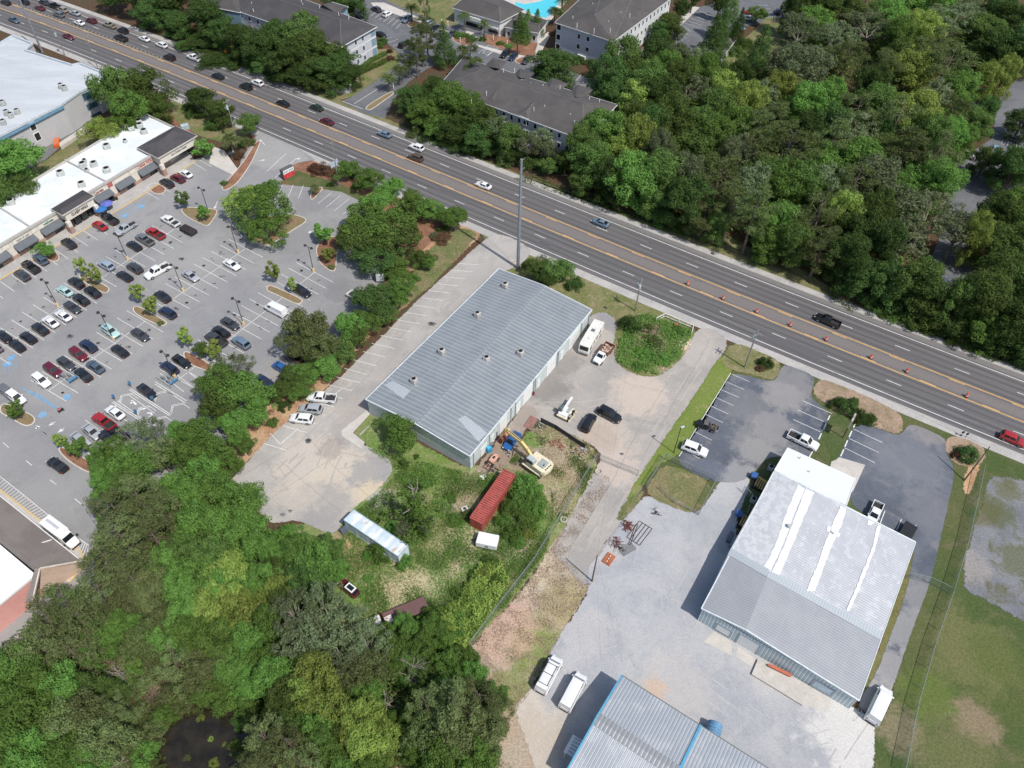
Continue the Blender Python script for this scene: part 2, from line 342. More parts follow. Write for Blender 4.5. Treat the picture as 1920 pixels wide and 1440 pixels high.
# grass and soil
sheet('grass_verge', [(-60, -30), (500, 130), (960, 320), (1140, 385), (1250, 425), (1340, 430), (1400, 460), (1450, 490), (1500, 500), (1560, 540), (1600, 570), (1680, 600), (1960, 720), (1960, 780), (960, 400), (0, -8), (-60, -40)], Z*1, M_verge, .6)
sheet('lawn', [(1360, 640), (1480, 690), (1960, 870), (1960, 1480), (1640, 1480), (1700, 1100), (1240, 950), (1200, 900)], Z*1, M_lawn, .5)
sheet('verge_soil', [(900, 430), (980, 470), (1120, 520), (1290, 600), (1310, 625), (1270, 700), (1230, 715), (1150, 690), (1140, 600), (1090, 590), (930, 500)], Z*2, ground_mat('mixed_verge', (.13, .15, .05), (.20, .18, .09), (.34, .27, .19), s1=.25, s2=.5, s3=2.5, grain=.3, blobs=[bl(1225, 650, 5, (.10, .16, .035), .8), bl(1200, 630, 3, (.27, .17, .10), .7), bl(1285, 645, 3, (.52, .40, .26), .9), bl(1300, 600, 2.5, (.36, .26, .17), .6), bl(960, 490, 2.5, (.50, .40, .33), .8)]), .4)
sheet('weedy_ground', [(690, 780), (880, 880), (960, 850), (1010, 785), (1110, 830), (1125, 860), (1090, 950), (1030, 1030), (960, 1130), (880, 1215), (820, 1230), (640, 1230), (560, 1120), (500, 1000), (650, 960), (700, 900), (745, 885), (740, 860), (680, 835)], Z*2, M_weedy, .5)
sheet('grass_corner', [(696, 772), (664, 812), (688, 832), (680, 846), (760, 900), (880, 890), (800, 840)], Z*1.5, M_weedy, 0)
sheet('bare_ground', [(1120, 880), (1150, 900), (1060, 1045), (1110, 1095), (1085, 1140), (1050, 1190), (1000, 1290), (990, 1340), (1030, 1420), (1080, 1460), (720, 1460), (880, 1215), (1000, 1080)], Z*3, M_barebrown, .6)
sheet('mulch_bank', [(905, 440), (780, 560), (700, 620), (610, 730), (500, 830), (425, 905), (380, 920), (330, 860), (480, 690), (640, 590), (720, 480), (840, 400)], Z*3, M_bank, .7)
sheet('grass_bank', [(900, 438), (885, 455), (800, 545), (735, 590), (700, 600), (780, 500), (815, 455), (860, 425)], Z*4, M_verge, .8)
sheet('roadside_bed', [(315, 190), (480, 235), (545, 285), (610, 300), (870, 410), (830, 440), (740, 500), (690, 390), (640, 360), (585, 352), (520, 345), (545, 298), (480, 300), (455, 270), (415, 240), (360, 250), (330, 235), (270, 210)], Z*4, M_mulch, .5)
sheet('roadside_grass', [(335, 180), (470, 250), (440, 275), (400, 262), (372, 255), (330, 225), (310, 195)], Z*5, M_verge, .8)
sheet('lane_grass', [(184, 236), (112, 280), (85, 302), (-60, 380), (-60, 430), (280, 225), (250, 195)], Z*3, M_verge, .4)
sheet('entrance_grass', [(525, 338), (552, 318), (640, 345), (700, 375), (690, 385), (640, 360), (585, 352), (530, 345)], Z*5, M_lawn, .3)
# ---- highway frame: curve fitted to the surveyed lines
RO = Vector((-1.3365, 164.6735, 0)); RD = Vector((.84588, -.53337, 0)); RN = Vector((.53337, .84588, 0))
def RP(s, t, z=0): return RO+RD*s+RN*(t+.0374875*s*s/1e3+.520074*s**3/1e6-.00663*s)+Vector((0, 0, z))
def road_strip(mb, s0, s1, t0, t1, z, step=6):
    n = max(1, int((s1-s0)/step))
    for k in range(n):
        a, b = s0+(s1-s0)*k/n, s0+(s1-s0)*(k+1)/n
        mb.face((RP(a, t0, z), RP(b, t0, z), RP(b, t1, z), RP(a, t1, z)), [(a, t0), (b, t0), (b, t1), (a, t1)])
def road_mat(name, c1, c2, tracks):
    t = NT(name); uv = t.n('ShaderNodeUVMap').outputs[0]; sx = t.n('ShaderNodeSeparateXYZ'); t.l(uv, sx.inputs[0])
    mp = t.n('ShaderNodeMapping'); mp.inputs['Scale'].default_value = (.02, .9, 1); t.l(uv, mp.inputs[0])
    col = t.mix(t.ramp(t.noise(1.0, 5, .65, mp.outputs[0]), .3, .7), c1, c2)
    mp2 = t.n('ShaderNodeMapping'); mp2.inputs['Scale'].default_value = (.07, 1, 1); t.l(uv, mp2.inputs[0])
    for (tc, wd, c, a) in tracks:
        off = t.math('MULTIPLY', t.math('SUBTRACT', t.noise(.4, 3, .6, mp2.outputs[0]), .5), .5)
        d = t.math('ABSOLUTE', t.math('SUBTRACT', t.math('ADD', sx.outputs[1], off), tc))
        col = t.mix(t.ramp(d, wd*.3, wd, a, 0), col, c)
    g = t.noise(3, 3, .7); f = t.ramp(g, .2, .8, .88, 1.12); cc = t.n('ShaderNodeCombineXYZ'); [t.l(f, cc.inputs[i]) for i in range(3)]
    col = t.mix(1.0, col, cc.outputs[0], 'MULTIPLY')
    mp3 = t.n('ShaderNodeMapping'); mp3.inputs['Scale'].default_value = (.5, 1, 1); t.l(uv, mp3.inputs[0])
    col = t.mix(t.ramp(t.noise(.5, 6, .75, mp3.outputs[0], 1.0), .60, .66, 0, .3), col, tuple(v*.75 for v in c1))
    t.bsdf(col, .9, spec=.2); return t.m
dk = (.068, .068, .072)
M_road = road_mat('highway_asphalt', (.108, .104, .106), (.150, .143, .142), [(-6.7, .5, dk, .5), (-4.95, .5, dk, .5), (-2.9, .5, dk, .6), (-1.2, .5, dk, .5), (5.0, .5, dk, .6), (6.7, .5, dk, .5), (8.7, .5, dk, .5), (10.4, .5, dk, .5), (1.8, 2.3, (.185, .165, .158), .85), (-5.8, .35, (.17, .163, .16), .35), (9.5, .35, (.17, .163, .16), .3), (13.0, 1.2, (.20, .19, .185), .7)])
m = MB(); road_strip(m, -420, 330, -11.6, 15.6, Z*6, 5); m.build('shoulder', M_walk, kind='structure')
m = MB(); road_strip(m, -420, 330, -9.3, 13.6, Z*8, 5); m.build('road', M_road, kind='structure')
M_white = ground_mat('road_paint_white', (.62, .62, .60), (.72, .72, .70), (.42, .42, .42), s1=1, s2=1.3, s3=5, grain=.18)
M_yel = ground_mat('road_paint_yellow', (.60, .36, .13), (.66, .42, .18), (.42, .28, .14), s1=1, s2=.9, s3=5, grain=.15)
mw = MB(); my = MB(); zz = Z*10
road_strip(mw, -420, 330, -8.03, -7.86, zz, 5); road_strip(mw, -420, 330, 11.44, 11.61, zz, 5)
for k in range(-33, 28):
    s = -1.4+12.4*k
    road_strip(mw, s-1.55, s+1.55, -4.03, -3.88, zz); road_strip(mw, s+11.2-1.55, s+11.2+1.55, 7.5, 7.65, zz)
for k in range(60):
    s = -215+k*1.9
    if k < 40: road_strip(mw, s, s+.7, 4.9+.045*k*0, 5.02, zz)
for t0 in (-.55, -.32+.0): road_strip(my, -420, 330, t0, t0+.13, zz, 5)
for t0 in (3.9, 4.13): road_strip(my, -420, 330, t0, t0+.13, zz, 5)
for k in range(-30, 25):
    s = k*12.4+3
    road_strip(my, s, s+3.2, -.17, -.0, zz); road_strip(my, s+5, s+8.2, 3.6, 3.77, zz)
mw.build('lane_lines', M_white, kind='structure'); my.build('centre_lines', M_yel, kind='structure')
m = MB(); road_strip(m, -420, 330, 13.7, 13.86, Z*9+.03, 5); road_strip(m, -420, 330, 13.86, 15.3, Z*8+.012, 5); m.build('north_pavement', M_walk, kind='structure')
# ---- paved areas
sheet('car_park', [(-40, 548), (110, 458), (215, 395), (300, 338), (362, 300), (400, 288), (447, 322), (452, 300), (486, 246), (560, 278), (592, 300), (560, 305), (545, 312), (528, 340), (522, 345), (585, 352), (640, 360), (690, 384), (720, 440), (745, 490), (700, 560), (680, 600), (560, 700), (470, 780), (400, 850), (300, 950), (220, 1100), (70, 1220), (-40, 1310), (-500, 1500), (-700, 1000), (-300, 640)], Z*11, M_lot, 0)
sheet('cracked_car_park', [(906, 452), (885, 470), (775, 570), (697, 650), (635, 710), (530, 797), (495, 832), (420, 912), (440, 935), (480, 950), (510, 990), (545, 972), (580, 985), (605, 994), (622, 1012), (640, 1000), (645, 962), (668, 950), (705, 920), (717, 912), (742, 885), (738, 866), (690, 838), (640, 816), (642, 808), (695, 772), (760, 690), (950, 505), (975, 500), (1000, 470), (960, 445), (930, 436)], Z*11, M_pale, .3, band=.5)
sheet('yard', [(1368, 640), (1300, 760), (1245, 850), (1200, 920), (1165, 975), (1120, 1075), (1098, 1110), (1062, 1060), (1032, 1040), (1078, 952), (1117, 880), (1135, 850), (1100, 828), (1008, 786), (985, 800), (965, 850), (920, 895), (884, 890), (1010, 720), (1108, 590), (1125, 580), (1158, 597), (1150, 640), (1152, 675), (1168, 693), (1195, 706), (1240, 706), (1280, 672), (1308, 612), (1345, 618)], Z*11, M_yard, .25)
sheet('gravel_yard', [(1205, 925), (1240, 935), (1307, 968), (1345, 905), (1372, 880), (1412, 888), (1400, 930), (1378, 990), (1385, 1050), (1330, 1150), (1600, 1330), (1645, 1345), (1630, 1480), (1020, 1480), (960, 1330), (1000, 1290), (1050, 1190), (1085, 1140), (1110, 1095), (1090, 1060), (1120, 1050), (1165, 975)], Z*12, M_gravel, .35)
sheet('dark_car_park', [(1372, 698), (1455, 718), (1466, 680), (1532, 706), (1516, 745), (1560, 776), (1522, 850), (1510, 880), (1460, 850), (1432, 862), (1410, 890), (1398, 905), (1340, 906), (1268, 872), (1271, 855)], Z*13, M_dark, .08)
sheet('asphalt_drive', [(1606, 792), (1640, 800), (1690, 822), (1702, 790), (1780, 824), (1768, 842), (1792, 878), (1775, 960), (1745, 1090), (1700, 1210), (1668, 1310), (1640, 1345), (1600, 1330), (1640, 1270), (1700, 1110), (1716, 1018), (1590, 945), (1604, 898), (1560, 860)], Z*13, M_dark, .12)
sheet('loading_apron', [(1560, 860), (1575, 858), (1622, 872), (1600, 920), (1585, 935), (1550, 905)], Z*14, M_conc, 0)
sheet('gravel_lot', [(1856, 888), (1960, 910), (1960, 1190), (1880, 1140), (1795, 1105), (1815, 1020), (1835, 960)], Z*5, M_gravel2, 1.2)
sheet('bare_soil', [(1812, 872), (1840, 860), (1835, 885), (1818, 930), (1805, 933), (1806, 905)], Z*6, ground_mat('orange_soil', (.42, .25, .13), (.50, .33, .20), s3=3, grain=.25), .3)
sheet('hedge_bed', [(1518, 738), (1535, 708), (1620, 740), (1695, 778), (1690, 820), (1640, 800), (1604, 788), (1570, 772)], Z*14, ground_mat('bed_soil', (.24, .18, .12), (.34, .25, .18), (.14, .15, .05), s1=.3, s2=.6, s3=3, grain=.3), .25)
sheet('grass_island', [(1560, 776), (1604, 790), (1570, 865), (1560, 875), (1522, 850)], Z*15, M_lawn, .1)
sheet('sign_bed', [(1768, 830), (1780, 812), (1850, 838), (1845, 870), (1800, 880), (1776, 862)], Z*15, MATS['bed_soil'], .2)
sheet('pole_bed', [(1358, 655), (1378, 640), (1466, 678), (1455, 716), (1400, 700), (1350, 690)], Z*14, MATS['mixed_verge'], .2)
sheet('fenced_grass', [(1243, 866), (1340, 905), (1308, 968), (1240, 945), (1204, 925)], Z*13, M_verge, .3)
sheet('grass_strip', [(1365, 660), (1378, 690), (1320, 790), (1268, 860), (1238, 866), (1190, 930), (1165, 960), (1185, 915), (1240, 830), (1300, 745), (1345, 672)], Z*13, ground_mat('mown_strip', (.13, .19, .035), (.16, .20, .05), (.28, .25, .12), s1=.2, s2=.5, s3=3, grain=.25), .25)
sheet('weed_strip', [(1185, 925), (1215, 915), (1200, 940), (1160, 985), (1148, 975)], Z*14, M_verge, .4)
sheet('grass_margin', [(1716, 1014), (1732, 1022), (1712, 1110), (1668, 1240), (1640, 1310), (1618, 1345), (1600, 1335), (1655, 1190)], Z*4, ground_mat('dull_grass', (.12, .115, .04), (.15, .14, .055), (.20, .15, .09), s1=.2, s2=.6, s3=2.5, grain=.3), .3)
sheet('right_field_edge', [(1600, 1340), (1650, 1330), (1700, 1320), (1720, 1480), (1630, 1480)], Z*4, M_lawn, .4)
sheet('soil_patch', [(1040, 1020), (1100, 1010), (1125, 1060), (1115, 1110), (1070, 1100), (1040, 1070)], Z*4, M_barebrown, .4)
# concrete aprons behind the corrugated warehouse
sheet('ramp', [(1338, 1184), (1372, 1204), (1372, 1230), (1320, 1203)], Z*15, M_conc, 0)
sheet('ramp', [(1382, 1212), (1418, 1236), (1410, 1250), (1380, 1232)], Z*15, M_conc, 0)
m = MB(); m.prism([G(*q)[:2] for q in [(1420, 1238), (1519, 1290), (1503, 1324), (1408, 1266)]], 0, .45); m.build('loading_dock', M_conc, kind='structure')
sheet('ramp', [(1521, 1290), (1560, 1310), (1550, 1337), (1510, 1322)], Z*15, M_conc, 0)
# pavement by the grey hall
m = MB(); m.prism([G(*q)[:2] for q in [(690, 768), (694, 776), (662, 812), (684, 830), (677, 842), (641, 818), (640, 808)]], 0, .12); m.build('pavement', M_conc, kind='structure')
# shops' pavement
m = MB(); m.prism([G(*q)[:2] for q in [(-60, 556), (0, 524), (110, 459), (230, 388), (366, 302), (352, 284), (-60, 520)]], 0, .14); m.build('shop_pavement', M_walk, kind='structure')
m = MB()
for a, b in (((-60, 557), (0, 525)), ((0, 525), (110, 460)), ((110, 460), (232, 388)), ((232, 388), (367, 303))):
    p, q = G(*a), G(*b); m.beam(p+Vector((0, 0, .08)), q+Vector((0, 0, .08)), .22, .16)
m.build('yellow_kerb', plain('kerb_yellow', (.62, .42, .14), .8, dirt=(.45, .40, .32, .5)), kind='structure')
sheet('service_pad', [(400, 275), (420, 282), (448, 320), (440, 330), (392, 306)], Z*12, M_conc, 0)
sheet('service_lane', [(-60, 320), (40, 270), (172, 205), (182, 236), (112, 277), (85, 300), (40, 325), (-60, 375)], Z*12, ground_mat('lane_asphalt', (.14, .14, .145), (.17, .17, .17), grain=.15), 0)
# entrance drive of the flats
M_adark = ground_mat('flats_asphalt', (.115, .12, .13), (.145, .15, .16), (.19, .19, .195), s1=.1, s3=3, grain=.15)
sheet('entrance_drive', [(640, 190), (655, 184), (715, 145), (760, 110), (700, 60), (650, 10), (700, -15), (900, 40), (975, 100), (1040, 120), (1130, 160), (1100, 190), (1010, 160), (900, 120), (840, 110), (800, 130), (765, 155), (735, 190), (722, 222), (680, 212)], Z*11, M_adark, 0)
sheet('flats_car_park', [(1200, 95), (1290, 20), (1350, 2), (1450, -10), (1560, 5), (1545, 32), (1500, 35), (1395, 50), (1340, 110), (1290, 118), (1240, 110)], Z*11, M_adark, 0)
sheet('flats_road', [(1770, 370), (1800, 300), (1860, 260), (1870, 190), (1905, 150), (1960, 140), (1960, 330), (1880, 360), (1820, 420), (1830, 540), (1770, 560), (1730, 520), (1760, 450)], Z*11, M_adark, 0)
sheet('flats_pavement', [(695, 5), (720, 5), (830, 52), (880, 80), (960, 100), (1000, 108), (1000, 118), (950, 106), (870, 78), (820, 55), (700, 12)], Z*14, M_conc, 0)
sheet('flats_pavement', [(1000, 108), (1012, 70), (1028, 60), (1032, 66), (1018, 92), (1010, 116)], Z*14, M_conc, 0)
sheet('flats_pavement', [(875, 58), (905, 66), (905, 78), (890, 76), (868, 70)], Z*15, M_conc, 0)
sheet('flats_pavement', [(1200, 105), (1300, 12), (1312, 14), (1215, 108)], Z*14, M_conc, 0)
sheet('pool_terrace', [(930, -30), (1090, -30), (1040, 30), (1025, 48), (1000, 42), (930, 10)], Z*13, M_conc, 0)
t = NT('pool_water'); nz = t.noise(1.5, 3, .6)
t.bsdf(t.mix(t.ramp(nz, .3, .7), (.06, .50, .62), (.10, .58, .68)), .08, spec=.5, bump=nz, bs=.15); M_pool = t.m
sheet('pool_water', [(966, 4), (984, 8), (1012, 3), (1040, -8), (1052, 0), (1038, 20), (1024, 34), (1005, 30), (985, 20), (966, 12)], Z*16, M_pool, 0)
for px in ([(650, 40), (720, 60), (880, 78), (830, 100), (760, 60), (700, 70)],): pass
sheet('flats_lawn', [(690, 95), (735, 90), (760, 110), (715, 145), (655, 184), (640, 190), (600, 180), (560, 160)], Z*12, M_verge, .2)
sheet('flats_lawn', [(700, -10), (835, 50), (900, 40), (860, -30), (720, -30)], Z*12, M_verge, .2)
sheet('flats_lawn', [(905, 80), (960, 100), (1000, 108), (1015, 80), (1000, 60), (900, 66)], Z*13, M_mulch, .2)
sheet('flats_lawn', [(1410, 60), (1440, 30), (1500, 38), (1500, 80), (1440, 100), (1400, 150), (1340, 150), (1350, 118), (1385, 80)], Z*12, M_verge, .4)
# pond
t = NT('pond_water'); nz = t.noise(.5, 4, .6)
t.bsdf(t.mix(t.ramp(nz, .35, .65), (.014, .012, .008), (.028, .023, .014)), .10, spec=.5, bump=nz, bs=.06); M_pond = t.m
sheet('pond_water', [(265, 1480), (290, 1400), (318, 1350), (345, 1328), (400, 1312), (460, 1305), (540, 1300), (560, 1330), (520, 1380), (470, 1480)], Z*6, M_pond, .6)
sheet('stream_water', [(835, 1240), (850, 1200), (862, 1190), (858, 1220), (830, 1270), (800, 1290), (800, 1275)], Z*5, M_pond, .3)
# ------------------------------------------------------------------ kerbed islands
def island(px, mat, amp=0):
    P = [G(x, y) for x, y in px]
    # round the outline
    for _ in range(2):
        Q = []
        for i in range(len(P)):
            a, b = P[i], P[(i+1) % len(P)]; Q += [a.lerp(b, .22), a.lerp(b, .78)]
        P = Q
    m = MB(); n = len(P); c = sum(P, Vector((0, 0, 0)))/n
    inn = []
    for i in range(n):
        tdir = (P[(i+1) % n]-P[i-1]).normalized(); nr = Vector((-tdir.y, tdir.x, 0))
        if nr.dot(c-P[i]) < 0: nr = -nr
        inn.append(P[i]+nr*.22)
    for i in range(n):
        j = (i+1) % n; a, b, ia, ib = P[i], P[j], inn[i], inn[j]; u = Vector((0, 0, .15))
        m.face((a, b, b+u, a+u)); m.face((a+u, b+u, ib+u, ia+u)); m.face((ib, ia, ia+u, ib+u))
    k = m.build('kerb', M_kerb, kind='structure', merge=True)
    m = MB(); m.face([p+Vector((0, 0, .11)) for p in inn]); m.build('planting_bed', mat, kind='structure', merge=True)
M_isl = ground_mat('island_soil', (.20, .17, .09), (.24, .15, .09), (.12, .15, .045), s1=.4, s2=.7, s3=4, grain=.3)
for px, mt in (
    ([(337, 393), (352, 388), (408, 392), (407, 402), (394, 422), (385, 425), (350, 408)], M_isl),
    ([(150, 514), (158, 516), (205, 538), (206, 546), (195, 552), (160, 532), (148, 520)], M_isl),
    ([(250, 576), (258, 573), (312, 602), (314, 607), (304, 614), (260, 594), (249, 584)], M_isl),
    ([(342, 662), (352, 658), (400, 685), (395, 700), (350, 682)], M_mulch),
    ([(500, 538), (508, 534), (565, 560), (569, 566), (558, 573), (515, 552), (500, 546)], M_isl),
    ([(592, 468), (600, 450), (630, 442), (638, 447), (632, 480), (630, 508), (620, 510), (600, 495), (594, 480)], M_mulch),
    ([(455, 430), (480, 410), (540, 400), (572, 408), (576, 416), (545, 435), (505, 462), (490, 460), (460, 445)], M_isl),
    ([(0, 762), (10, 755), (62, 778), (68, 788), (60, 798), (45, 800), (20, 785), (0, 775)], M_isl),
    ([(108, 845), (115, 835), (180, 870), (200, 885), (170, 890), (130, 868)], M_mulch),
    ([(88, 470), (100, 468), (112, 478), (112, 488), (100, 492), (85, 486)], M_mulch),
    ([(415, 352), (425, 340), (445, 318), (462, 295), (478, 268), (490, 262), (486, 275), (470, 310), (445, 345), (428, 356), (418, 358)], M_mulch),
    ([(584, 353), (610, 350), (590, 373), (581, 376)], M_mulch),
    ([(684, 205), (690, 197), (735, 170), (740, 176), (722, 188), (695, 208)], M_isl),
    ([(846, 62), (856, 64), (894, 78), (880, 88), (850, 80)], M_mulch),
    ([(762, 46), (772, 38), (790, 42), (780, 50), (768, 52)], M_mulch),
    ([(962, 114), (985, 104), (990, 112), (975, 122)], M_mulch),
    ([(272, 350), (290, 342), (312, 352), (310, 362), (292, 366)], M_mulch)):
    if mt: island(px, mt)
# ------------------------------------------------------------------ painted bays
def line(mb, a, b, w=.11, z=.072):
    if not isinstance(a, Vector): a = G(*a)
    if not isinstance(b, Vector): b = G(*b)
    d = (b-a).normalized(); n = Vector((-d.y, d.x, 0))*w/2; u = Vector((0, 0, z))
    mb.face((a-n+u, b-n+u, b+n+u, a+n+u))
def ladder(mb, a0, a1, b0, b1, n, w=.11, z=.072, skip=()):
    A0, A1, B0, B1 = G(*a0), G(*a1), G(*b0), G(*b1)
    for k in range(n+1):
        if k not in skip: line(mb, A0.lerp(A1, k/n), B0.lerp(B1, k/n), w, z)
mw = MB(); hv = (32, 17)
def row(c0, c1, n, h, back=True, skip=()):
    ladder(mw, (c0[0]-h[0], c0[1]-h[1]), (c1[0]-h[0]*.98, c1[1]-h[1]), (c0[0]+h[0], c0[1]+h[1]), (c1[0]+h[0], c1[1]+h[1]), n, skip=skip)
    if back: line(mw, c0, c1)
row((477, 455), (305, 575), 10, (32, 17))
row((272, 603), (91, 733), 9, (34, 20))
row((330, 428), (190, 522), 8, (29, 16))
row((151, 550), (-12, 664), 8, (31, 19))
row((590, 511), (335, 712), 16, (35, 19))
ladder(mw, (192, 411), (-20, 541), (220, 429), (6, 560), 11)
ladder(mw, (268, 357), (300, 338), (298, 374), (330, 354), 3)
ladder(mw, (360, 304), (380, 292), (386, 320), (408, 306), 2)
ladder(mw, (624, 360), (669, 380.5), (596, 382.5), (642.5, 402.5), 3)
ladder(mw, (530.5, 346), (569, 348), (520, 370), (559.5, 372.5), 2)
ladder(mw, (160, 788), (240, 740), (208, 822), (290, 775), 4)
ladder(mw, (300, 700), (330, 680), (345, 735), (372, 712), 2)
line(mw, (-10, 885), (96, 970)); ladder(mw, (-10, 885), (94, 968), (-30, 905), (74, 976), 22)
for a, b in (((6, 830), (17, 840)), ((49, 864), (60, 873)), ((94, 900), (106, 909)), ((140, 935), (153, 946))): line(mw, a, b)
ladder(mw, (146, 1012), (167, 1023), (135, 1022), (160, 1048), 6); line(mw, (167, 1023), (160, 1052)); line(mw, (148, 1010), (167, 1023))
# numbered collection bays
for a, b in (((210, 755), (284, 802)), ((242, 731), (318, 780)), ((290, 720), (348, 756)), ((291, 716), (350, 752)), ((213, 753), (287, 800)), ((245, 729), (321, 778))): line(mw, a, b, .13)
def house(x, y, s=1.0):
    for a, b in (((x, y), (x+3, y-13)), ((x+3, y-13), (x+22, y-17)), ((x+22, y-17), (x+34, y-9))): line(mw, a, b, .1); line(mw, (a[0]+2, a[1]+2), (b[0]+2, b[1]+2), .1)
for x, y in ((224, 755), (257, 778), (288, 798), (320, 773), (290, 750)): house(x, y)
for a, b in (((245, 757), (249, 753)), ((247, 751), (256, 759)), ((276, 775), (283, 774)), ((283, 774), (285, 779)), ((285, 779), (279, 783)), ((279, 783), (286, 786)), ((268, 768), (274, 765)), ((262, 764), (266, 769))): line(mw, a, b, .35)
# arrows
def arrow(mb, p, q, w=.16, head=1.0):
    a, b = G(*p), G(*q); d = (b-a).normalized(); n = Vector((-d.y, d.x, 0)); line(mb, a, b-d*head*.7, w)
    u = Vector((0, 0, .072)); mb.face((b+u, b-d*head+n*head*.45+u, b-d*head-n*head*.45+u))
for p, q in (((104, 791), (91, 799)), ((121, 803), (108, 812)), ((12, 728), (0, 736)), ((88, 815), (66, 798)), ((408, 378), (402, 392)), ((588, 432), (577, 438)), ((485, 302), (498, 300)), ((609, 442), (620, 448)), ((556, 300), (563, 296)), ((497, 272), (487, 262))): arrow(mw, p, q)
for a, b in (((490, 355), (520, 330)), ((520, 330), (556, 297)), ((500, 322), (537, 288)), ((560, 300), (556, 297)), ((642, 190), (681, 205)), ((664, 195), (735, 150)), ((66, 799), (88, 815))): line(mw, a, b, .14)
ladder(mw, (706, 22), (756, 40), (696, 30), (742, 54), 6); ladder(mw, (735, 70), (770, 82), (712, 76), (750, 92), 3)
ladder(mw, (815, 52), (830, 57), (806, 60), (824, 66), 1); ladder(mw, (895, 84), (925, 95), (880, 96), (912, 106), 2)
ladder(mw, (916, 84), (935, 90), (905, 100), (915, 104), 1); ladder(mw, (917, 85), (905, 100), (935, 90), (917, 104), 6)
ladder(mw, (1310, 20), (1285, 44), (1334, 30), (1310, 52), 5); ladder(mw, (1282, 50), (1265, 68), (1296, 60), (1280, 76), 3); ladder(mw, (1252, 70), (1278, 80), (1254, 76), (1278, 84), 5)
ladder(mw, (1090, 140), (1114, 148), (1080, 152), (1100, 158), 1); ladder(mw, (1095, 148), (1088, 158), (1112, 148), (1102, 163), 6)
ladder(mw, (1420, 10), (1430, 35), (1440, 10), (1455, 30), 3); ladder(mw, (1830, 190), (1815, 212), (1850, 198), (1835, 216), 4); ladder(mw, (1880, 262), (1878, 270), (1912, 272), (1910, 280), 1); ladder(mw, (1880, 262), (1912, 272), (1878, 270), (1910, 280), 6)
ladder(mw, (1453, 29), (1448, 28), (1453, 38), (1448, 36), 1); ladder(mw, (1480, 25), (1500, 25), (1478, 34), (1494, 34), 2)
# cracked car park
ladder(mw, (860, 494.5), (646, 691), (899, 497), (689, 703), 14); ladder(mw, (630, 707), (496, 832), (676, 718), (538, 845), 8, skip=(7,))
for a, b in (((506, 812), (526, 833)), ((526, 833), (560, 803)), ((590, 770), (640, 730))): line(mw, a, b)
# dark car parks
ladder(mw, (1372, 702), (1278, 842), (1405, 716), (1312, 860), 9, w=.09); line(mw, (1370, 700), (1273, 856), .14)
ladder(mw, (1505, 752), (1487, 787), (1560, 776), (1538, 810), 2)
for a, b in (((1556, 779), (1552, 788)), ((1549, 794), (1544, 806)), ((1540, 813), (1535, 824)), ((1605, 792), (1600, 802)), ((1597, 808), (1592, 820)), ((1589, 826), (1584, 838)), ((1582, 843), (1576, 856)), ((1524, 846), (1517, 858))): line(mw, a, b, .22)
ladder(mw, (1600, 805), (1583, 840), (1654, 830), (1640, 868), 2)
for a, b in (((1659, 958), (1650, 982)), ((1690, 974), (1681, 994)), ((1717, 985), (1713, 997))): line(mw, a, b, .14)
mw.build('parking_lines', M_white, kind='structure', )
# blue disabled bays
mb_ = MB()
for k in range(9):
    line(mb_, (225+k*5.5, 396-k*2.2), (232+k*5.5, 410-k*3.4), .12)
line(mb_, (222, 398), (268, 376), .12); line(mb_, (230, 412), (273, 386), .12)
for k in range(12): line(mb_, (32+k*6.2, 724+k*3.6), (78+k*4.2, 742+k*3.2), .1)
for k in range(4): line(mb_, (5+k*8, 682-k*3), (10+k*8, 700-k*3), .1)
for (x, y) in ((233, 405), (265, 387), (80, 778), (126, 745), (21, 671), (15, 683), (985-105, 104), (1890-22, 275)):
    p = G(x, y); mb_.prism([(p.x+.85*math.cos(a), p.y+.85*math.sin(a)) for a in np.linspace(0, 2*math.pi, 9)[:-1]], .060, .0705)
mb_.build('disabled_bay_paint', ground_mat('bay_paint_blue', (.15, .29, .46), (.20, .36, .52), (.25, .28, .32), s1=1, s2=1, s3=5, grain=.2), kind='structure')
# drips of oil in the bays
mo = MB()
def stain(x, y, r, m=None):
    p = G(x, y); m = m or mo
    ph = random.random()*9
    m.face([(p.x+r*(.6+.55*mnoise.noise(Vector((math.cos(a)*1.3+ph, math.sin(a)*1.3, ph)))+.25*random.random())*math.cos(a)*1.25, p.y+r*(.6+.5*mnoise.noise(Vector((math.cos(a)+ph, math.sin(a), ph*2)))+.25*random.random())*math.sin(a), .0665) for a in np.linspace(0, 2*math.pi, 17)[:-1]])
for c0, c1, n in (((477, 455), (305, 575), 10), ((272, 603), (91, 733), 9), ((330, 428), (190, 522), 8), ((151, 550), (-12, 664), 8), ((590, 511), (335, 712), 16)):
    for k in range(n):
        for sgn in (-1, 1):
            if random.random() < .75:
                f = (k+.5)/n; x = c0[0]+(c1[0]-c0[0])*f+sgn*18; y = c0[1]+(c1[1]-c0[1])*f+sgn*10
                for q in range(random.choice((1, 2, 3))): stain(x+random.uniform(-3.5, 3.5), y+random.uniform(-2, 2), random.uniform(.18, .5))
for k in range(10): stain(205-k*19+random.uniform(-2, 2), 422+k*11.7, random.uniform(.3, .6))
for x, y, r in ((579, 827, .8), (1327, 831, .7), (530, 965, .5), (545, 958, .4), (1370, 486, .3), (1165, 851, .45), (1336, 470, .3), (622, 362, .5), (340, 486, .9), (131, 631, .9), (603, 655, .8), (809, 608, 1.0)): stain(x, y, r)
mo.build('oil_stains', ground_mat('oil_stained_asphalt', (.12, .12, .12), (.17, .17, .17), s1=1, s3=4, grain=.3), kind='structure')
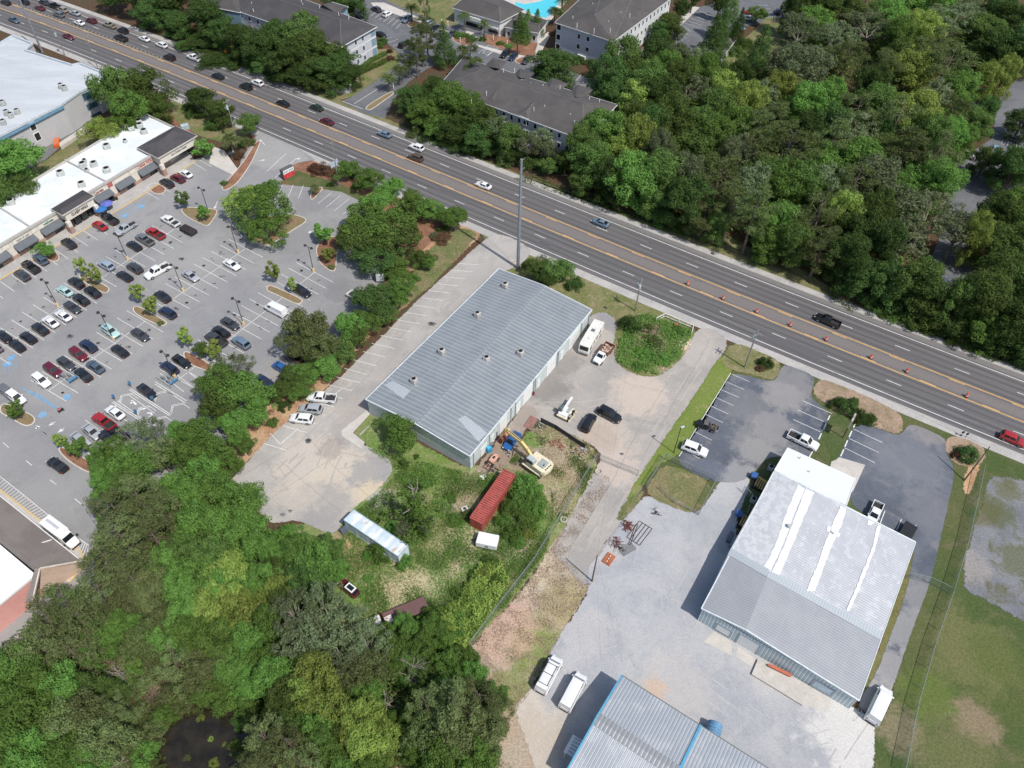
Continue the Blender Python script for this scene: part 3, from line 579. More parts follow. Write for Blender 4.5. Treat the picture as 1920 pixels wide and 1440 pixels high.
# repaired cracks and tar joints
mc = MB()
def crack(pts, w=.055, mb=None):
    P = densify([G(*q) for q in pts], .6, .16, pts[0][0], closed=False)
    for a, b in zip(P, P[1:]): line(mb or mc, a, b, w, .069)
for pts in ([(50, 803), (108, 848), (170, 888)], [(131, 925), (150, 945), (175, 975), (185, 990)], [(905, 440), (945, 475), (962, 495)], [(355, 800), (300, 760)], [(140, 560), (230, 585)], [(600, 640), (660, 590), (690, 520)],
            [(480, 985), (500, 940), (560, 900), (640, 850), (700, 860)], [(430, 905), (560, 830), (640, 760), (780, 600), (870, 500)], [(520, 860), (600, 930), (640, 960)], [(640, 920), (700, 900), (735, 885)], [(560, 800), (620, 870), (690, 930)], [(700, 800), (730, 850)], [(830, 610), (690, 760)],
            [(1000, 740), (1080, 790), (1140, 830)], [(1080, 670), (1180, 720), (1260, 740)], [(1250, 720), (1200, 800), (1150, 900), (1080, 1010)], [(1330, 640), (1260, 760), (1210, 850)], [(1000, 760), (1060, 720), (1110, 700)], [(1160, 870), (1205, 895)], [(1180, 960), (1120, 1040)], [(1030, 730), (1120, 780), (1190, 790)],
            [(1030, 160), (1060, 150)], [(487, 250), (560, 282), (640, 318), (700, 345)], [(1395, 720), (1340, 820), (1290, 870)], [(1010, 690), (1100, 640), (1140, 610)]): crack(pts)
for k in range(4):
    a = random.uniform(0, 1); x0, y0 = 450+random.random()*260, 850+random.random()*110; crack([(x0, y0), (x0+random.uniform(-35, 35), y0+random.uniform(-22, 22)), (x0+random.uniform(-55, 55), y0+random.uniform(-35, 35))], .05)
mc.build('pavement_cracks', ground_mat('crack_tar', (.20, .195, .185), (.25, .24, .225), grain=.2), kind='structure')
# pale wheel tracks
TZ = [.0538]
mt_ = MB()
def track(pts, w=.28, gap=1.6):
    P = [G(*q) for q in pts]; Q = P
    for _ in range(3): Q = [Q[0]]+[c for a, b in zip(Q, Q[1:]) for c in (a.lerp(b, .25), a.lerp(b, .75))]+[Q[-1]]
    for off in (-gap/2, gap/2):
        R_ = []
        for i in range(len(Q)):
            d = (Q[min(i+1, len(Q)-1)]-Q[max(i-1, 0)]).normalized(); R_.append(Q[i]+Vector((-d.y, d.x, 0))*off)
        TZ[0] += .0005; run = []
        for i, a in enumerate(R_+[None]):
            if a is not None and mnoise.noise(Vector((a.x*.35, a.y*.35, off))) > -.12: run.append((a, (R_[min(i+1, len(R_)-1)]-R_[max(i-1, 0)]).normalized())); continue
            for (p, d), (q, e) in zip(run, run[1:]):
                w0 = w*(.5+abs(mnoise.noise(Vector((p.x, p.y, 3)))))/2; w1 = w*(.5+abs(mnoise.noise(Vector((q.x, q.y, 3)))))/2; n0 = Vector((-d.y, d.x, 0)); n1 = Vector((-e.y, e.x, 0)); u = Vector((0, 0, TZ[0]))
                mt_.face((p-n0*w0+u, q-n1*w1+u, q+n1*w1+u, p+n0*w0+u))
            run = []
for pts in ([(1240, 1080), (1290, 1180), (1250, 1300), (1180, 1260)], [(1230, 1110), (1235, 1180), (1240, 1240)], [(1270, 1120), (1300, 1170), (1320, 1220)], [(1330, 1030), (1280, 1100), (1240, 1200), (1120, 1230)], [(1200, 960), (1180, 1060), (1150, 1180), (1090, 1250)], [(1400, 1000), (1340, 1110), (1290, 1200), (1300, 1280)],
            [(1600, 1350), (1540, 1420), (1500, 1480)], [(1440, 1300), (1500, 1350), (1560, 1400)], [(1450, 1340), (1400, 1290), (1330, 1230)], [(1610, 1360), (1500, 1400), (1400, 1330), (1330, 1280)], [(1250, 1240), (1310, 1290), (1390, 1350)], [(1560, 1440), (1590, 1390), (1625, 1340)]): track(pts, .2)
mt_.build('wheel_tracks', ground_mat('track_gravel', (.375, .378, .388), (.42, .42, .418), s3=9, grain=.12), kind='structure')
mt_ = MB()
for pts in ([(1340, 640), (1280, 730), (1210, 850), (1130, 990), (1085, 1080)], [(1330, 660), (1260, 760), (1190, 880), (1110, 1020)], [(1300, 690), (1200, 730), (1120, 760), (1020, 760)], [(1270, 740), (1200, 790), (1150, 850)], [(640, 780), (560, 850), (480, 930)], [(930, 500), (840, 590), (740, 700), (640, 790), (600, 880)], [(905, 505), (800, 620), (700, 730), (600, 820), (520, 900)], [(700, 800), (640, 860), (620, 940)]): track(pts, .4)
mt_.build('wheel_tracks', ground_mat('track_dust', (.345, .325, .30), (.41, .38, .345), s3=9, grain=.14), kind='structure')
# tarred repairs on the highway
mp_ = MB()
for s0_, s1_, t0_, t1_ in ((-58, -49, 4.3, 7.3), (-22, -12, -3.7, -.8), (34, 40, 8.0, 11.2), (70, 83, -7.6, -4.3), (95, 101, 4.4, 7.2), (-110, -96, -3.6, -.7), (-140, -128, 7.8, 11.2), (12, 15, -7.6, -4.2)): road_strip(mp_, s0_, s1_, t0_, t1_, Z*8.6, 3)
mp_.build('asphalt_patches', road_mat('patched_asphalt', (.10, .097, .10), (.125, .12, .122), []), kind='structure')
# drain covers
for x, y in ((341, 486), (131, 630), (809, 607), (1135, 848*0+577), (1336, 476), (578, 826)):
    p = G(x, y); m = MB(); m.box((p.x, p.y, .05), (.9, .6, .06), R(-32)); 
    o = m.build('drain_cover', plain('cast_iron', (.06, .055, .05), .7)); tag(o, 'x', 'drain cover', 'drain covers in the paving'); o['px'] = x
unique_labels([(o, o['px'], 'dark iron drain cover', 'dark iron drain covers', 'set in the paving') for o in bpy.data.objects if o.name.startswith('drain_cover')])
# ------------------------------------------------------------------ buildings
def raypt(x, y): return (FWD*FPX+RT*(x-960)-UP*(y-720))
def onplane(P, Q, x, y):
    """where the bearing (x, y) meets the upright plane through P and Q -> distance along PQ, height"""
    d = raypt(x, y); u = Vector((Q.x-P.x, Q.y-P.y, 0)); Ln = u.length; u /= Ln; n = Vector((u.y, -u.x, 0))
    t = (Vector((P.x, P.y, 0))-CAMP).dot(n)/d.dot(n); X = CAMP+d*t
    return (X-Vector((P.x, P.y, 0))).dot(u), X.z
def wallrect(name, parent, P, Q, t0, t1, z0, z1, mat, proud=.06, frame=None, fw=.12, side=1):
    u = Vector((Q.x-P.x, Q.y-P.y, 0)).normalized(); n = Vector((u.y, -u.x, 0))*side; b = Vector((P.x, P.y, 0))
    if t1 < t0: t0, t1 = t1, t0
    def slab(a0, a1, c0, c1, d0, d1, mb):
        poly = [b+u*a0+n*d0, b+u*a1+n*d0, b+u*a1+n*d1, b+u*a0+n*d1]; mb.prism([(p.x, p.y) for p in poly], c0, c1, 0, True, True); return mb
    m = MB(); slab(t0, t1, z0, z1, -.02, proud, m)
    for k in m.uv: pass
    o = m.build(name, mat, parent)
    if frame is not None:
        f = MB(); e = proud+.03
        slab(t0-fw, t1+fw, z1, z1+fw, -.02, e, f); slab(t0-fw, t1+fw, z0-fw, z0, -.02, e, f)
        slab(t0-fw, t0, z0, z1, -.02, e, f); slab(t1, t1+fw, z0, z1, -.02, e, f)
        f.build(name+'_frame', frame, o)
    return o
def wallpx(name, parent, P, Q, px, mat, **k):
    """rectangle on a wall from its upper-left and lower-right corners as seen"""
    (t0, z1), (t1, z0) = onplane(P, Q, *px[0]), onplane(P, Q, *px[1])
    return wallrect(name, parent, P, Q, t0, t1, z0, z1, mat, **k)
def text_on(parent, P, Q, pa, pb, size, s, mat, proud=.1, z=None, name='lettering'):
    (t0, z0), (t1, z1) = onplane(P, Q, *pa), onplane(P, Q, *pb)
    u = Vector((Q.x-P.x, Q.y-P.y, 0)).normalized(); n = Vector((u.y, -u.x, 0))
    c = bpy.data.curves.new(name, 'FONT'); c.body = s; c.size = size; c.extrude = .03; c.align_x = 'CENTER'; c.align_y = 'CENTER'; c.offset = .012
    c.materials.append(mat)
    o = bpy.data.objects.new(name, c); COL.objects.link(o)
    tm = (t0+t1)/2; zz_ = (z0+z1)/2 if z is None else z
    p = Vector((P.x, P.y, 0))+u*tm+n*proud+Vector((0, 0, zz_))
    bpy.context.view_layer.update()
    wd = o.dimensions.x
    M = Matrix(((u.x, 0, n.x, p.x), (u.y, 0, n.y, p.y), (0, 1, 0, p.z), (0, 0, 0, 1)))
    sc_ = abs(t1-t0)/max(wd, .01)
    o.matrix_world = M @ Matrix.Diagonal((sc_, 1, 1, 1))
    me = bpy.data.meshes.new_from_object(o); me.transform(o.matrix_world); bpy.data.objects.remove(o)
    if parent is not None: me.transform(Matrix.Translation(-parent.location))
    o = bpy.data.objects.new(name, me); COL.objects.link(o); o.parent = parent
    return o
M_glass = plain('dark_window_glass', (.018, .022, .026), .12, var=.3, spec=.6)
M_glassb = plain('blue_window_glass', (.05, .09, .12), .15, var=.3, spec=.6)
M_trim = plain('white_trim', (.72, .72, .70), .6, var=.05)
M_wroof = ground_mat('white_roof_membrane', (.62, .66, .68), (.72, .74, .75), (.52, .57, .60), s1=.15, s2=.35, s3=2, grain=.05, rough=.6, amt3=.5)
M_shing = ground_mat('dark_shingles', (.062, .060, .064), (.078, .074, .076), (.055, .053, .056), s1=.2, s2=1, s3=6, grain=.2)
M_shing3 = ground_mat('brown_grey_shingles', (.19, .165, .15), (.23, .20, .18), s1=.2, s3=6, grain=.12)
M_shing2 = ground_mat('grey_shingles', (.080, .075, .074), (.100, .093, .09), (.07, .066, .066), s1=.2, s2=1, s3=6, grain=.2)
M_stucco = ground_mat('cream_stucco', (.60, .56, .49), (.64, .60, .53), s3=3, grain=.06)
M_brick = ground_mat('pinkish_brick', (.33, .21, .17), (.38, .26, .21), s1=.5, s3=8, grain=.22)
M_unit = plain('roof_unit_metal', (.42, .44, .42), .6, var=.2, scale=2, dirt=(.2, .17, .14, .5))
M_dkhole = plain('dark_opening', (.012, .012, .012), .9)
M_gutter = plain('pale_gutter', (.60, .64, .65), .5)
V = Vector
def roof_unit(name, parent, x, y, z, s=1.2, h=.9, rz=-.56, mat=None):
    p = G(x, y, z+h*.5); m = MB(); m.box((p.x, p.y, z+h/2), (s, s, h), rz); o = m.build(name, mat or M_unit, parent, bevel=.05)
    m = MB(); m.cyl((p.x, p.y, z+h), (p.x, p.y, z+h+.12), s*.36, n=12); m.build('fan_grille', M_dkhole, o)
    m = MB(); m.cyl((p.x, p.y, z+h+.01), (p.x, p.y, z+h+.1), s*.43, s*.43, n=12, caps=False); m.build('fan_collar', M_trim, o)
    return o
# ---- A: the long grey metal hall
zE, zR = 4.4, 5.3
NW, SW, SE, NE = G(935, 504, zE), G(685, 749, zE), G(881, 856, zE), G(1110, 581, zE)
c0 = (NW+SW+SE+NE)/4
hall = empty('metal_hall', (c0.x, c0.y, 0), 0, 'long low grey metal hall with white roll-up doors, in the centre', 'building')
RN_, RS_ = (NW+NE)/2, (SW+SE)/2; RN_.z = RS_.z = zR
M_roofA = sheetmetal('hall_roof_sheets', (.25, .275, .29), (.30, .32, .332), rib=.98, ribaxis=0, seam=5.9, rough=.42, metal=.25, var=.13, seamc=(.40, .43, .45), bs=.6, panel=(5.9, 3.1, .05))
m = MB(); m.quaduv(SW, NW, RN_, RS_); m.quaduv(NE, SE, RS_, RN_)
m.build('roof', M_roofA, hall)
M_wallA = sheetmetal('hall_wall_sheets', (.50, .54, .55), (.56, .60, .60), rib=.42, ribaxis=0, rough=.5, metal=.1, var=.3, bs=.9)
M_block = ground_mat('painted_block', (.40, .42, .44), (.45, .46, .48), s1=.4, s3=4, grain=.12)
def inset(p, c, d): q = p-c; q.z = 0; l = q.length; return V((p.x-q.x/l*d, p.y-q.y/l*d, p.z))
wN, wS, wSE, wNE = [inset(p, c0, .35) for p in (NW, SW, SE, NE)]
def up(p, z): return V((p.x, p.y, z))
m = MB(); m.quaduv(up(wN, 0), up(wS, 0), up(wS, zE-.04), up(wN, zE-.04)); m.quaduv(up(wNE, 0), up(wN, 0), up(wN, zE-.04), up(wNE, zE-.04)); m.face((up(wNE, zE-.04), up(wN, zE-.04), up((wN+wNE)/2, zR-.05)), [(0, 0), (1, 0), (0, 1)])
m.quaduv(up(wS, 1.9), up(wSE, 1.9), up(wSE, zE-.04), up(wS, zE-.04)); m.face((up(wS, zE-.04), up(wSE, zE-.04), up((wS+wSE)/2, zR-.05)), [(0, zE), (24, zE), (12, zR)])
m.build('wall', M_wallA, hall)
m = MB(); m.quaduv(up(wS, 0), up(wSE, 0), up(wSE, 1.9), up(wS, 1.9)); m.build('block_wall', M_block, hall)
m = MB(); m.quaduv(up(wSE, 0), up(wNE, 0), up(wNE, zE-.04), up(wSE, zE-.04)); m.build('front_wall', plain('pale_teal_wall', (.50, .55, .54), .6, var=.08, dirt=(.35, .36, .34, .4)), hall)
m = MB()
for a, b in ((SW, SE), (NE, NW)): mid = V(((a.x+b.x)/2, (a.y+b.y)/2, zR)); m.beam(a, mid, .16, .22); m.beam(mid, b, .16, .22)
m.beam(SW, NW, .16, .16); m.beam(SE, NE, .22, .18); m.build('roof_trim', M_gutter, hall)
Lw = (wNE-wSE).length
M_door = sheetmetal('roll_up_door', (.70, .71, .69), (.74, .75, .73), rib=.3, ribaxis=1, rough=.5, metal=.05, var=.1, bs=.4)
for k, (f0, f1) in enumerate(((.075, .115), (.15, .155), (.215, .27), (.345, .375), (.40, .475), (.52, .54), (.60, .675), (.725, .745), (.80, .90))):
    big = f1-f0 > .05
    wallrect('roll_up_door' if big else 'door', hall, wSE, wNE, Lw*f0, Lw*f1 if f1-f0 > .01 else Lw*f0+1, .05, 3.4 if big else 2.2, M_door, proud=.05, frame=M_gutter, fw=.1)
for f in (.02, .135, .30, .335, .485, .50, .69, .70, .915, .985):
    p = wSE.lerp(wNE, f); n = V((wNE.y-wSE.y, -(wNE.x-wSE.x), 0)).normalized(); m = MB(); m.box((p.x+n.x*.12, p.y+n.y*.12, 2.15), (.16, .16, 4.2), .9); m.build('downpipe', plain('downpipe_grey', (.33, .37, .38), .5), hall)
for a in (((720, 722), (737, 714), (770, 732), (756, 748)), ((858, 786), (873, 779), (914, 812), (897, 828))):
    pts = []
    for x, y in a:
        lo = 4.3
        for _ in range(30):   # find the roof height under this bearing
            P_ = G(x, y, lo); s_ = (P_-NW).dot((SW-NW).normalized()); ax = (NE-NW).normalized(); wdt = (NE-NW).length; tt = (P_-NW-(SW-NW).normalized()*s_).dot(ax)
            lo = zE+(zR-zE)*(1-abs(tt/wdt*2-1))
        pts.append(G(x, y, lo+.04))
    m = MB(); m.quaduv(*pts); m.build('skylight_sheet', sheetmetal('translucent_sheet', (.35, .385, .40), (.40, .43, .45), rib=.49, ribaxis=0, seam=1.5, metal=.05, var=.15), hall)
for x, y in ((947, 534), (895, 589), (828, 658), (776, 713), (912, 672), (976, 661)):
    p = G(x, y, 5.2); s_ = roof_unit('roof_cowl', hall, x, y, 4.9, 1.1, 1.0, -.56, plain('rusty_white_cowl', (.48, .45, .42), .7, var=.3, scale=3, dirt=(.12, .08, .06, .7)))
# ---- B: big white-coated warehouse
zW, zT, zK = 4.3, 5.3, 4.1
BW0, BW1, BE1, BE0 = G(1451, 884, zW), G(1315, 1141, zW), G(1611, 1314, zK), G(1717, 1017, zK)
BR0, BR1 = G(1511, 912, zT), G(1398, 1181, zT)
fw_, fe_ = .455, .56
Wm, Em, Rm = G(1370, 1029, zW+.02), G(1655, 1187, zK), G(1444, 1071, zT)
c0 = (BW0+BW1+BE1+BE0)/4
ware = empty('warehouse', (c0.x, c0.y, 0), 0, 'wide metal warehouse with white-coated roof beside the dark car park', 'building')
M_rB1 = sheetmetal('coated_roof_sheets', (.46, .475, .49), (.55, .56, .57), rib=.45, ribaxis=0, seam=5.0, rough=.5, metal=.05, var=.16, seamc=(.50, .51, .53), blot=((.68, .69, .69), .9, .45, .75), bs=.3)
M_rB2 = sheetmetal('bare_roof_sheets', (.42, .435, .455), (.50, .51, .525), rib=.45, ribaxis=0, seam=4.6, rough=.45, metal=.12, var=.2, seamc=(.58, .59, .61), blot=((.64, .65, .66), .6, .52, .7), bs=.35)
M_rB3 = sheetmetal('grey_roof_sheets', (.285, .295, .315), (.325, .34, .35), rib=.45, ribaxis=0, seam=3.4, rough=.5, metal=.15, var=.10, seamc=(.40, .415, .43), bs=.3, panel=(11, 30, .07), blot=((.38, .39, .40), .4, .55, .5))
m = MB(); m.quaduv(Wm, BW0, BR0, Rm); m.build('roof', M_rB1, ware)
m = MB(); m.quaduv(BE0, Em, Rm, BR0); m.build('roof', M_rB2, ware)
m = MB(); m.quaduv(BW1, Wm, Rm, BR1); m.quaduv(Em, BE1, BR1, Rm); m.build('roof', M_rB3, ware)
M_coat = ground_mat('white_roof_coating', (.74, .75, .76), (.80, .80, .80), (.66, .67, .68), s1=.4, s3=3, grain=.05, rough=.6)
def zroofB(P_):
    a = BR0; d = (BR1-BR0); d.z = 0; d.normalize(); n = V((-d.y, d.x, 0)); t_ = (P_-a).dot(n); ew = (BW0-a).dot(n); ee = (BE0-a).dot(n)
    return zT+(zW-zT)*min(1, t_/ew) if t_*ew > 0 else zT+(zK-zT)*min(1, t_/ee)
def roofpt(x, y, dz=.07):
    z = 4.8
    for _ in range(12): z = zroofB(G(x, y, z))
    return G(x, y, z+dz)
for L_, R_ in ((((1496, 908), (1476, 955), (1460, 1005), (1445, 1040), (1430, 1067)), ((1509, 916), (1490, 961), (1474, 1006), (1459, 1042), (1444, 1071))), (((1511, 917), (1493, 962), (1477, 1006), (1462, 1042), (1447, 1072)), ((1527, 924), (1508, 967), (1492, 1008), (1475, 1047), (1461, 1078))),
               (((1576, 948), (1560, 985), (1546, 1020), (1532, 1060), (1512, 1108)), ((1587, 953), (1578, 985), (1560, 1022), (1546, 1060), (1528, 1108))),
               (((1646, 984), (1634, 1030), (1618, 1070), (1602, 1110), (1587, 1145)), ((1652, 986), (1640, 1030), (1624, 1072), (1608, 1112), (1592, 1146)))):
    def dens(q):
        o_ = []
        for a, b in zip(q, q[1:]):
            for j in range(8): f = j/8; o_.append(roofpt(a[0]+(b[0]-a[0])*f+random.uniform(-1.1, 1.1), a[1]+(b[1]-a[1])*f))
        return o_+[roofpt(*q[-1])]
    A_, B_ = dens(L_), dens(R_); m = MB()
    for k in range(len(A_)-1): m.face((A_[k], B_[k], B_[k+1], A_[k+1]))
    [None for _ in range(1)]; m.build('coating_strip', M_coat, ware)
for q in (((1552, 985), (1576, 1001), (1572, 1008), (1550, 995)), ((1628, 975), (1640, 980), (1632, 985), (1626, 983))):
    m = MB(); m.face([roofpt(x, y, .07) for x, y in q]); m.build('coating_patch', M_coat, ware)
m = MB()
for a, b in ((Wm, Rm), (Rm, Em)):
    d = (BW1-BW0).normalized()*1.0; h_ = V((0, 0, .06)); m.quaduv(a+h_-d*.2, b+h_-d*.2, b+h_+d*1.3, a+h_+d*1.3)
m.build('flashing_band', sheetmetal('pale_flashing', (.40, .44, .46), (.44, .475, .49), rib=.45, seam=5, metal=.1, var=.08, bs=.2), ware)
M_wB = sheetmetal('blue_wall_ribs', (.42, .50, .53), (.48, .56, .58), rib=.55, ribaxis=0, rough=.45, metal=.1, var=.42, bs=1.0)
iw = [inset(p, c0, .25) for p in (BW0, BW1, BE1, BE0)]; iR1 = inset(BR1, c0, .25); iR0 = inset(BR0, c0, .25)
m = MB(); zz_ = .05
m.quaduv(up(iw[0], 0), up(iw[1], 0), up(iw[1], zW-zz_), up(iw[0], zW-zz_)); m.quaduv(up(iw[2], 0), up(iw[3], 0), up(iw[3], zK-zz_), up(iw[2], zK-zz_))
m.quaduv(up(iw[1], 0), up(iw[2], 0), up(iw[2], zK-zz_), up(iw[1], zK-zz_)); m.face((up(iw[1], zW-zz_), up(iw[2], zK-zz_), up(iR1, zT-zz_)), [(0, 4), (30, 4), (9, 5)])
m.quaduv(up(iw[3], 0), up(iw[0], 0), up(iw[0], zK-zz_), up(iw[3], zK-zz_)); m.face((up(iw[3], zK-zz_), up(iw[0], zW-zz_), up(iR0, zT-zz_)), [(0, 4), (30, 4), (9, 5)])
m.build('wall', M_wB, ware)
m = MB(); m.beam(BW1, BR1, .2, .2); m.beam(BR1, BE1, .2, .2); m.beam(BE1, BE0, .12, .12); m.beam(BW0, BW1, .16, .16); m.beam(BW0, BR0, .3, .14); m.beam(BR0, BE0, .3, .14); m.build('roof_trim', M_gutter, ware)
P_, Q_ = iw[1], iw[2]
wallpx('garage_door', ware, P_, Q_, ((1346, 1170), (1366, 1193)), M_door, proud=.03, frame=plain('bluegrey_trim', (.28, .34, .37), .5), fw=.3)
wallpx('garage_door', ware, P_, Q_, ((1389, 1189), (1415, 1226)), M_door, proud=.04, frame=plain('bluegrey_trim', (.28, .34, .37), .5), fw=.2)
wallpx('garage_door', ware, P_, Q_, ((1530, 1276), (1556, 1303)), plain('bluish_door', (.50, .60, .66), .5), proud=.04, frame=plain('bluegrey_trim', (.28, .34, .37), .5), fw=.25)
p = roofpt(1479, 988, 0); m = MB(); m.cyl(p, p+V((0, 0, .5)), .35, n=12); m.build('roof_vent', M_unit, ware)
# white annex
a0, a1, a2, a3 = G(1477, 840, 3.7), G(1604, 898, 3.5), G(1587, 948, 3.9), G(1452, 882, 4.1)
ca = (a0+a1+a2+a3)/4
annex = empty('annex', (ca.x, ca.y, 0), 0, 'smooth white lean-to office roof at the highway end of the warehouse', 'building')
m = MB(); m.quaduv(a0, a1, a2, a3); m.build('roof', sheetmetal('annex_roof_sheets', (.66, .70, .70), (.70, .735, .735), rib=.4, ribaxis=0, metal=.05, var=.07, bs=.3), annex)
m = MB(); q = [inset(p, ca, .3) for p in (a0, a3, a2, a1)]
for i in range(4): j = (i+1) % 4; m.quaduv(up(q[i], 0), up(q[j], 0), up(q[j], q[j].z-.05), up(q[i], q[i].z-.05))
m.build('wall', M_wB, annex); m = MB(); m.beam(a0, a1, .16, .14); m.beam(a1, a2, .14, .14); m.beam(a3, a0, .14, .14); m.build('roof_trim', M_trim, annex)
u_ = (a1-a0).normalized(); 
wallrect('door', annex, up(q[3], 0), up(q[0], 0), 5, 6.1, .05, 2.2, M_glass, side=1); wallrect('window', annex, up(q[3], 0), up(q[0], 0), 8, 10, 1, 2.2, M_glass, side=1)
for x, y in ((1500, 858), (1517, 884)):
    p = G(x, y, 4); m = MB(); m.cyl((p.x, p.y, 3.7), (p.x, p.y, 4.3), .1, n=8); m.build('vent_pipe', M_unit, annex)
# ---- C: grey ribbed shed with blue trim at the bottom
zC, zCr = 4.6, 6.0
C0 = G(1166, 1266, zC); Cx = G(1314, 1360, zC); dN = (Cx-C0); dN.z = 0; dN.normalize(); CR = G(1122, 1350, zCr); perp = V((CR.x-C0.x, CR.y-C0.y, 0)); perp = perp-dN*perp.dot(dN)
Lc = 48; C1 = C0+dN*Lc; R0 = up(C0+perp, zCr); R1 = up(C1+perp, zCr); W0 = C0+perp*2.0; W1 = C1+perp*2.0
cc_ = (C0+C1+W0+W1)/4
shed = empty('ribbed_shed', (cc_.x, cc_.y, 0), 0, 'grey ribbed metal shed with bright blue edge trim at the bottom', 'building')
M_rC = sheetmetal('shed_roof_ribs', (.33, .355, .385), (.385, .41, .435), rib=.5, ribaxis=0, seam=None, rough=.45, metal=.15, var=.20, blot=((.52, .53, .54), .25, .5, .5), bs=1.0)
m = MB(); m.quaduv(C0, C1, R1, R0); m.quaduv(W1, W0, R0, R1); m.build('roof', M_rC, shed)
m = MB(); b_ = perp.normalized(); m.quaduv(R0-b_*1.0+V((0, 0, -.02)), R1-b_*1.0+V((0, 0, -.02)), R1+V((0, 0, .1)), R0+V((0, 0, .1))); m.quaduv(R0+V((0, 0, .1)), R1+V((0, 0, .1)), R1+b_*.9+V((0, 0, -.02)), R0+b_*.9+V((0, 0, -.02))); m.build('ridge_cap', sheetmetal('ridge_sheets', (.27, .28, .295), (.31, .32, .33), rib=.62, ribaxis=0, metal=.2, var=.25, seamc=(.38, .39, .4)), shed)
M_blue = plain('blue_trim', (.10, .32, .48), .4, var=.12, scale=.6)
m = MB(); m.beam(C0, R0, .24, .3); m.beam(R0, W0, .24, .3); m.build('blue_trim', M_blue, shed)
m = MB(); sx_ = (Cx-C0).dot(dN); m.beam(C0+dN*sx_+V((0, 0, .1)), up(C0+perp, zCr)+dN*sx_+V((0, 0, .1)), .38, .12); m.beam(up(C0+perp, zCr)+dN*sx_+V((0, 0, .1)), W0+dN*sx_+V((0, 0, .1)), .38, .12); m.build('blue_trim', M_blue, shed)
m = MB(); q = [inset(p, cc_, .3) for p in (C0, C1, W1, W0)]
for i in range(4): j = (i+1) % 4; m.quaduv(up(q[j], 0), up(q[i], 0), up(q[i], zC-.05), up(q[j], zC-.05))
m.face((up(q[0], zC-.05), up(q[3], zC-.05), up((q[0]+q[3])/2, zCr-.1)), [(0, 0), (1, 0), (0, 1)]); m.build('wall', M_wB, shed)
m = MB(); m.beam(C0+V((0, 0, -.05)), C1+V((0, 0, -.05)), .14, .14); m.build('gutter', plain('dark_gutter', (.12, .13, .12), .6), shed)
p0, p1, p2, p3 = G(1077, 1379, 2.4), G(1098, 1391, 2.8), G(1078, 1424, 2.8), G(1059, 1412, 2.4)
m = MB(); m.quaduv(p0, p3, p2, p1); aw = m.build('awning', sheetmetal('awning_ribs', (.50, .54, .55), (.58, .62, .62), rib=.5, ribaxis=0, metal=.1, var=.5, bs=1), shed)
m = MB(); m.beam(p0, p3, .5, .1); m.build('awning_edge', M_trim, aw); [MB().cyl(up(p, 0), p, .05, n=6).build('awning_post', M_trim, aw) for p in (p0, p3)]
# blue tank lying beside it
t0_, t1_ = G(1333, 1388, 1.2), G(1341, 1357, 1.2)
tk = empty('storage_tank', (t0_.x, t0_.y, 0), 0, 'blue ribbed cylindrical tank beside the blue-trimmed shed', 'tank')
m = MB(); m.cyl(t0_, t1_, 1.1, n=22); m.build('tank_body', plain('tank_blue', (.09, .21, .34), .45, var=.25, scale=1.5, dirt=(.30, .38, .45, .5)), tk, smooth=True, merge=True)
m = MB()
for k in range(5): c_ = t0_.lerp(t1_, .1+.2*k); d_ = (t1_-t0_).normalized()*.05; m.cyl(c_-d_, c_+d_, 1.13, n=22, caps=True)
m.build('tank_hoops', plain('tank_blue_light', (.16, .30, .44), .45), tk); m = MB(); m.box((t0_.x+.4, t0_.y+.5, .12), (1.8, .3, .24), .9); m.box((t1_.x, t1_.y-.5, .12), (1.8, .3, .24), .9); m.build('saddle', M_conc, tk)
# ---- D: white three-storey block, top left
zD = 8.3
D = [G(x, y, zD) for x, y in ((-80, 128), (24, 67), (61, 82), (47, 94), (135, 122), (150, 119), (194, 137), (186, 155), (150, 172), (116, 196), (0, 255), (-90, 302))]
cD = sum(D, V((0, 0, 0)))/len(D)
blk = empty('white_block', (cD.x, cD.y, 0), 0, 'large flat-roofed white three-storey block at the left edge', 'building')
m = MB(); m.prism([(p.x, p.y) for p in D], 0, zD-.05, top=False); m.build('wall', ground_mat('white_render', (.42, .42, .43), (.46, .46, .46), s3=3, grain=.05), blk)
m = MB(); m.face([(p.x, p.y, zD-.3) for p in D]); m.build('roof', ground_mat('block_roof_membrane', (.44, .47, .50), (.51, .54, .56), (.39, .42, .45), s1=.12, s2=.3, s3=2, grain=.05, rough=.6, stretch=(.5, .3)), blk)
m = MB()
for i in range(len(D)): j = (i+1) % len(D); m.beam(D[i], D[j], .45, .55)
m.build('parapet', plain('parapet_white', (.46, .51, .54), .6), blk)
P_, Q_ = G(-90, 302, zD), G(194, 137, zD)
P_, Q_ = up(D[-1], 0), up(D[-2], 0)
m = MB(); n_ = V((Q_.y-P_.y, -(Q_.x-P_.x), 0)).normalized(); a_, b_ = up(D[-1], zD-.75)+n_*.25, up(D[-3], zD-.75)+n_*.25; m.beam(a_, b_, .5, .35); m.build('blue_fascia', plain('fascia_blue', (.12, .26, .38), .5), blk)
for px in (((54, 233), (69, 241)), ((63, 252), (78, 260))): wallpx('window', blk, up(D[-2], 0), up(D[-3], 0), px, M_glass, frame=M_trim, fw=.2)
for i in range(3):
    a_ = up(D[-4], 0)
    wallpx('window_band', blk, up(D[-4], 0), up(D[-5], 0), ((153+i*8.5, 177+i*20), (176+i*8, 181+i*17)), M_glassb, frame=plain('band_mullion', (.20, .32, .36), .5), fw=.15)
for x, y in ((6, 229), (12, 211), (20, 216), (32, 209), (114, 161), (121, 165), (5, 193)): roof_unit('condenser', blk, x, y, zD-.28, 1.3, 1.3, .5, plain('condenser_grey', (.33, .34, .33), .6, dirt=(.5, .5, .48, .5)))
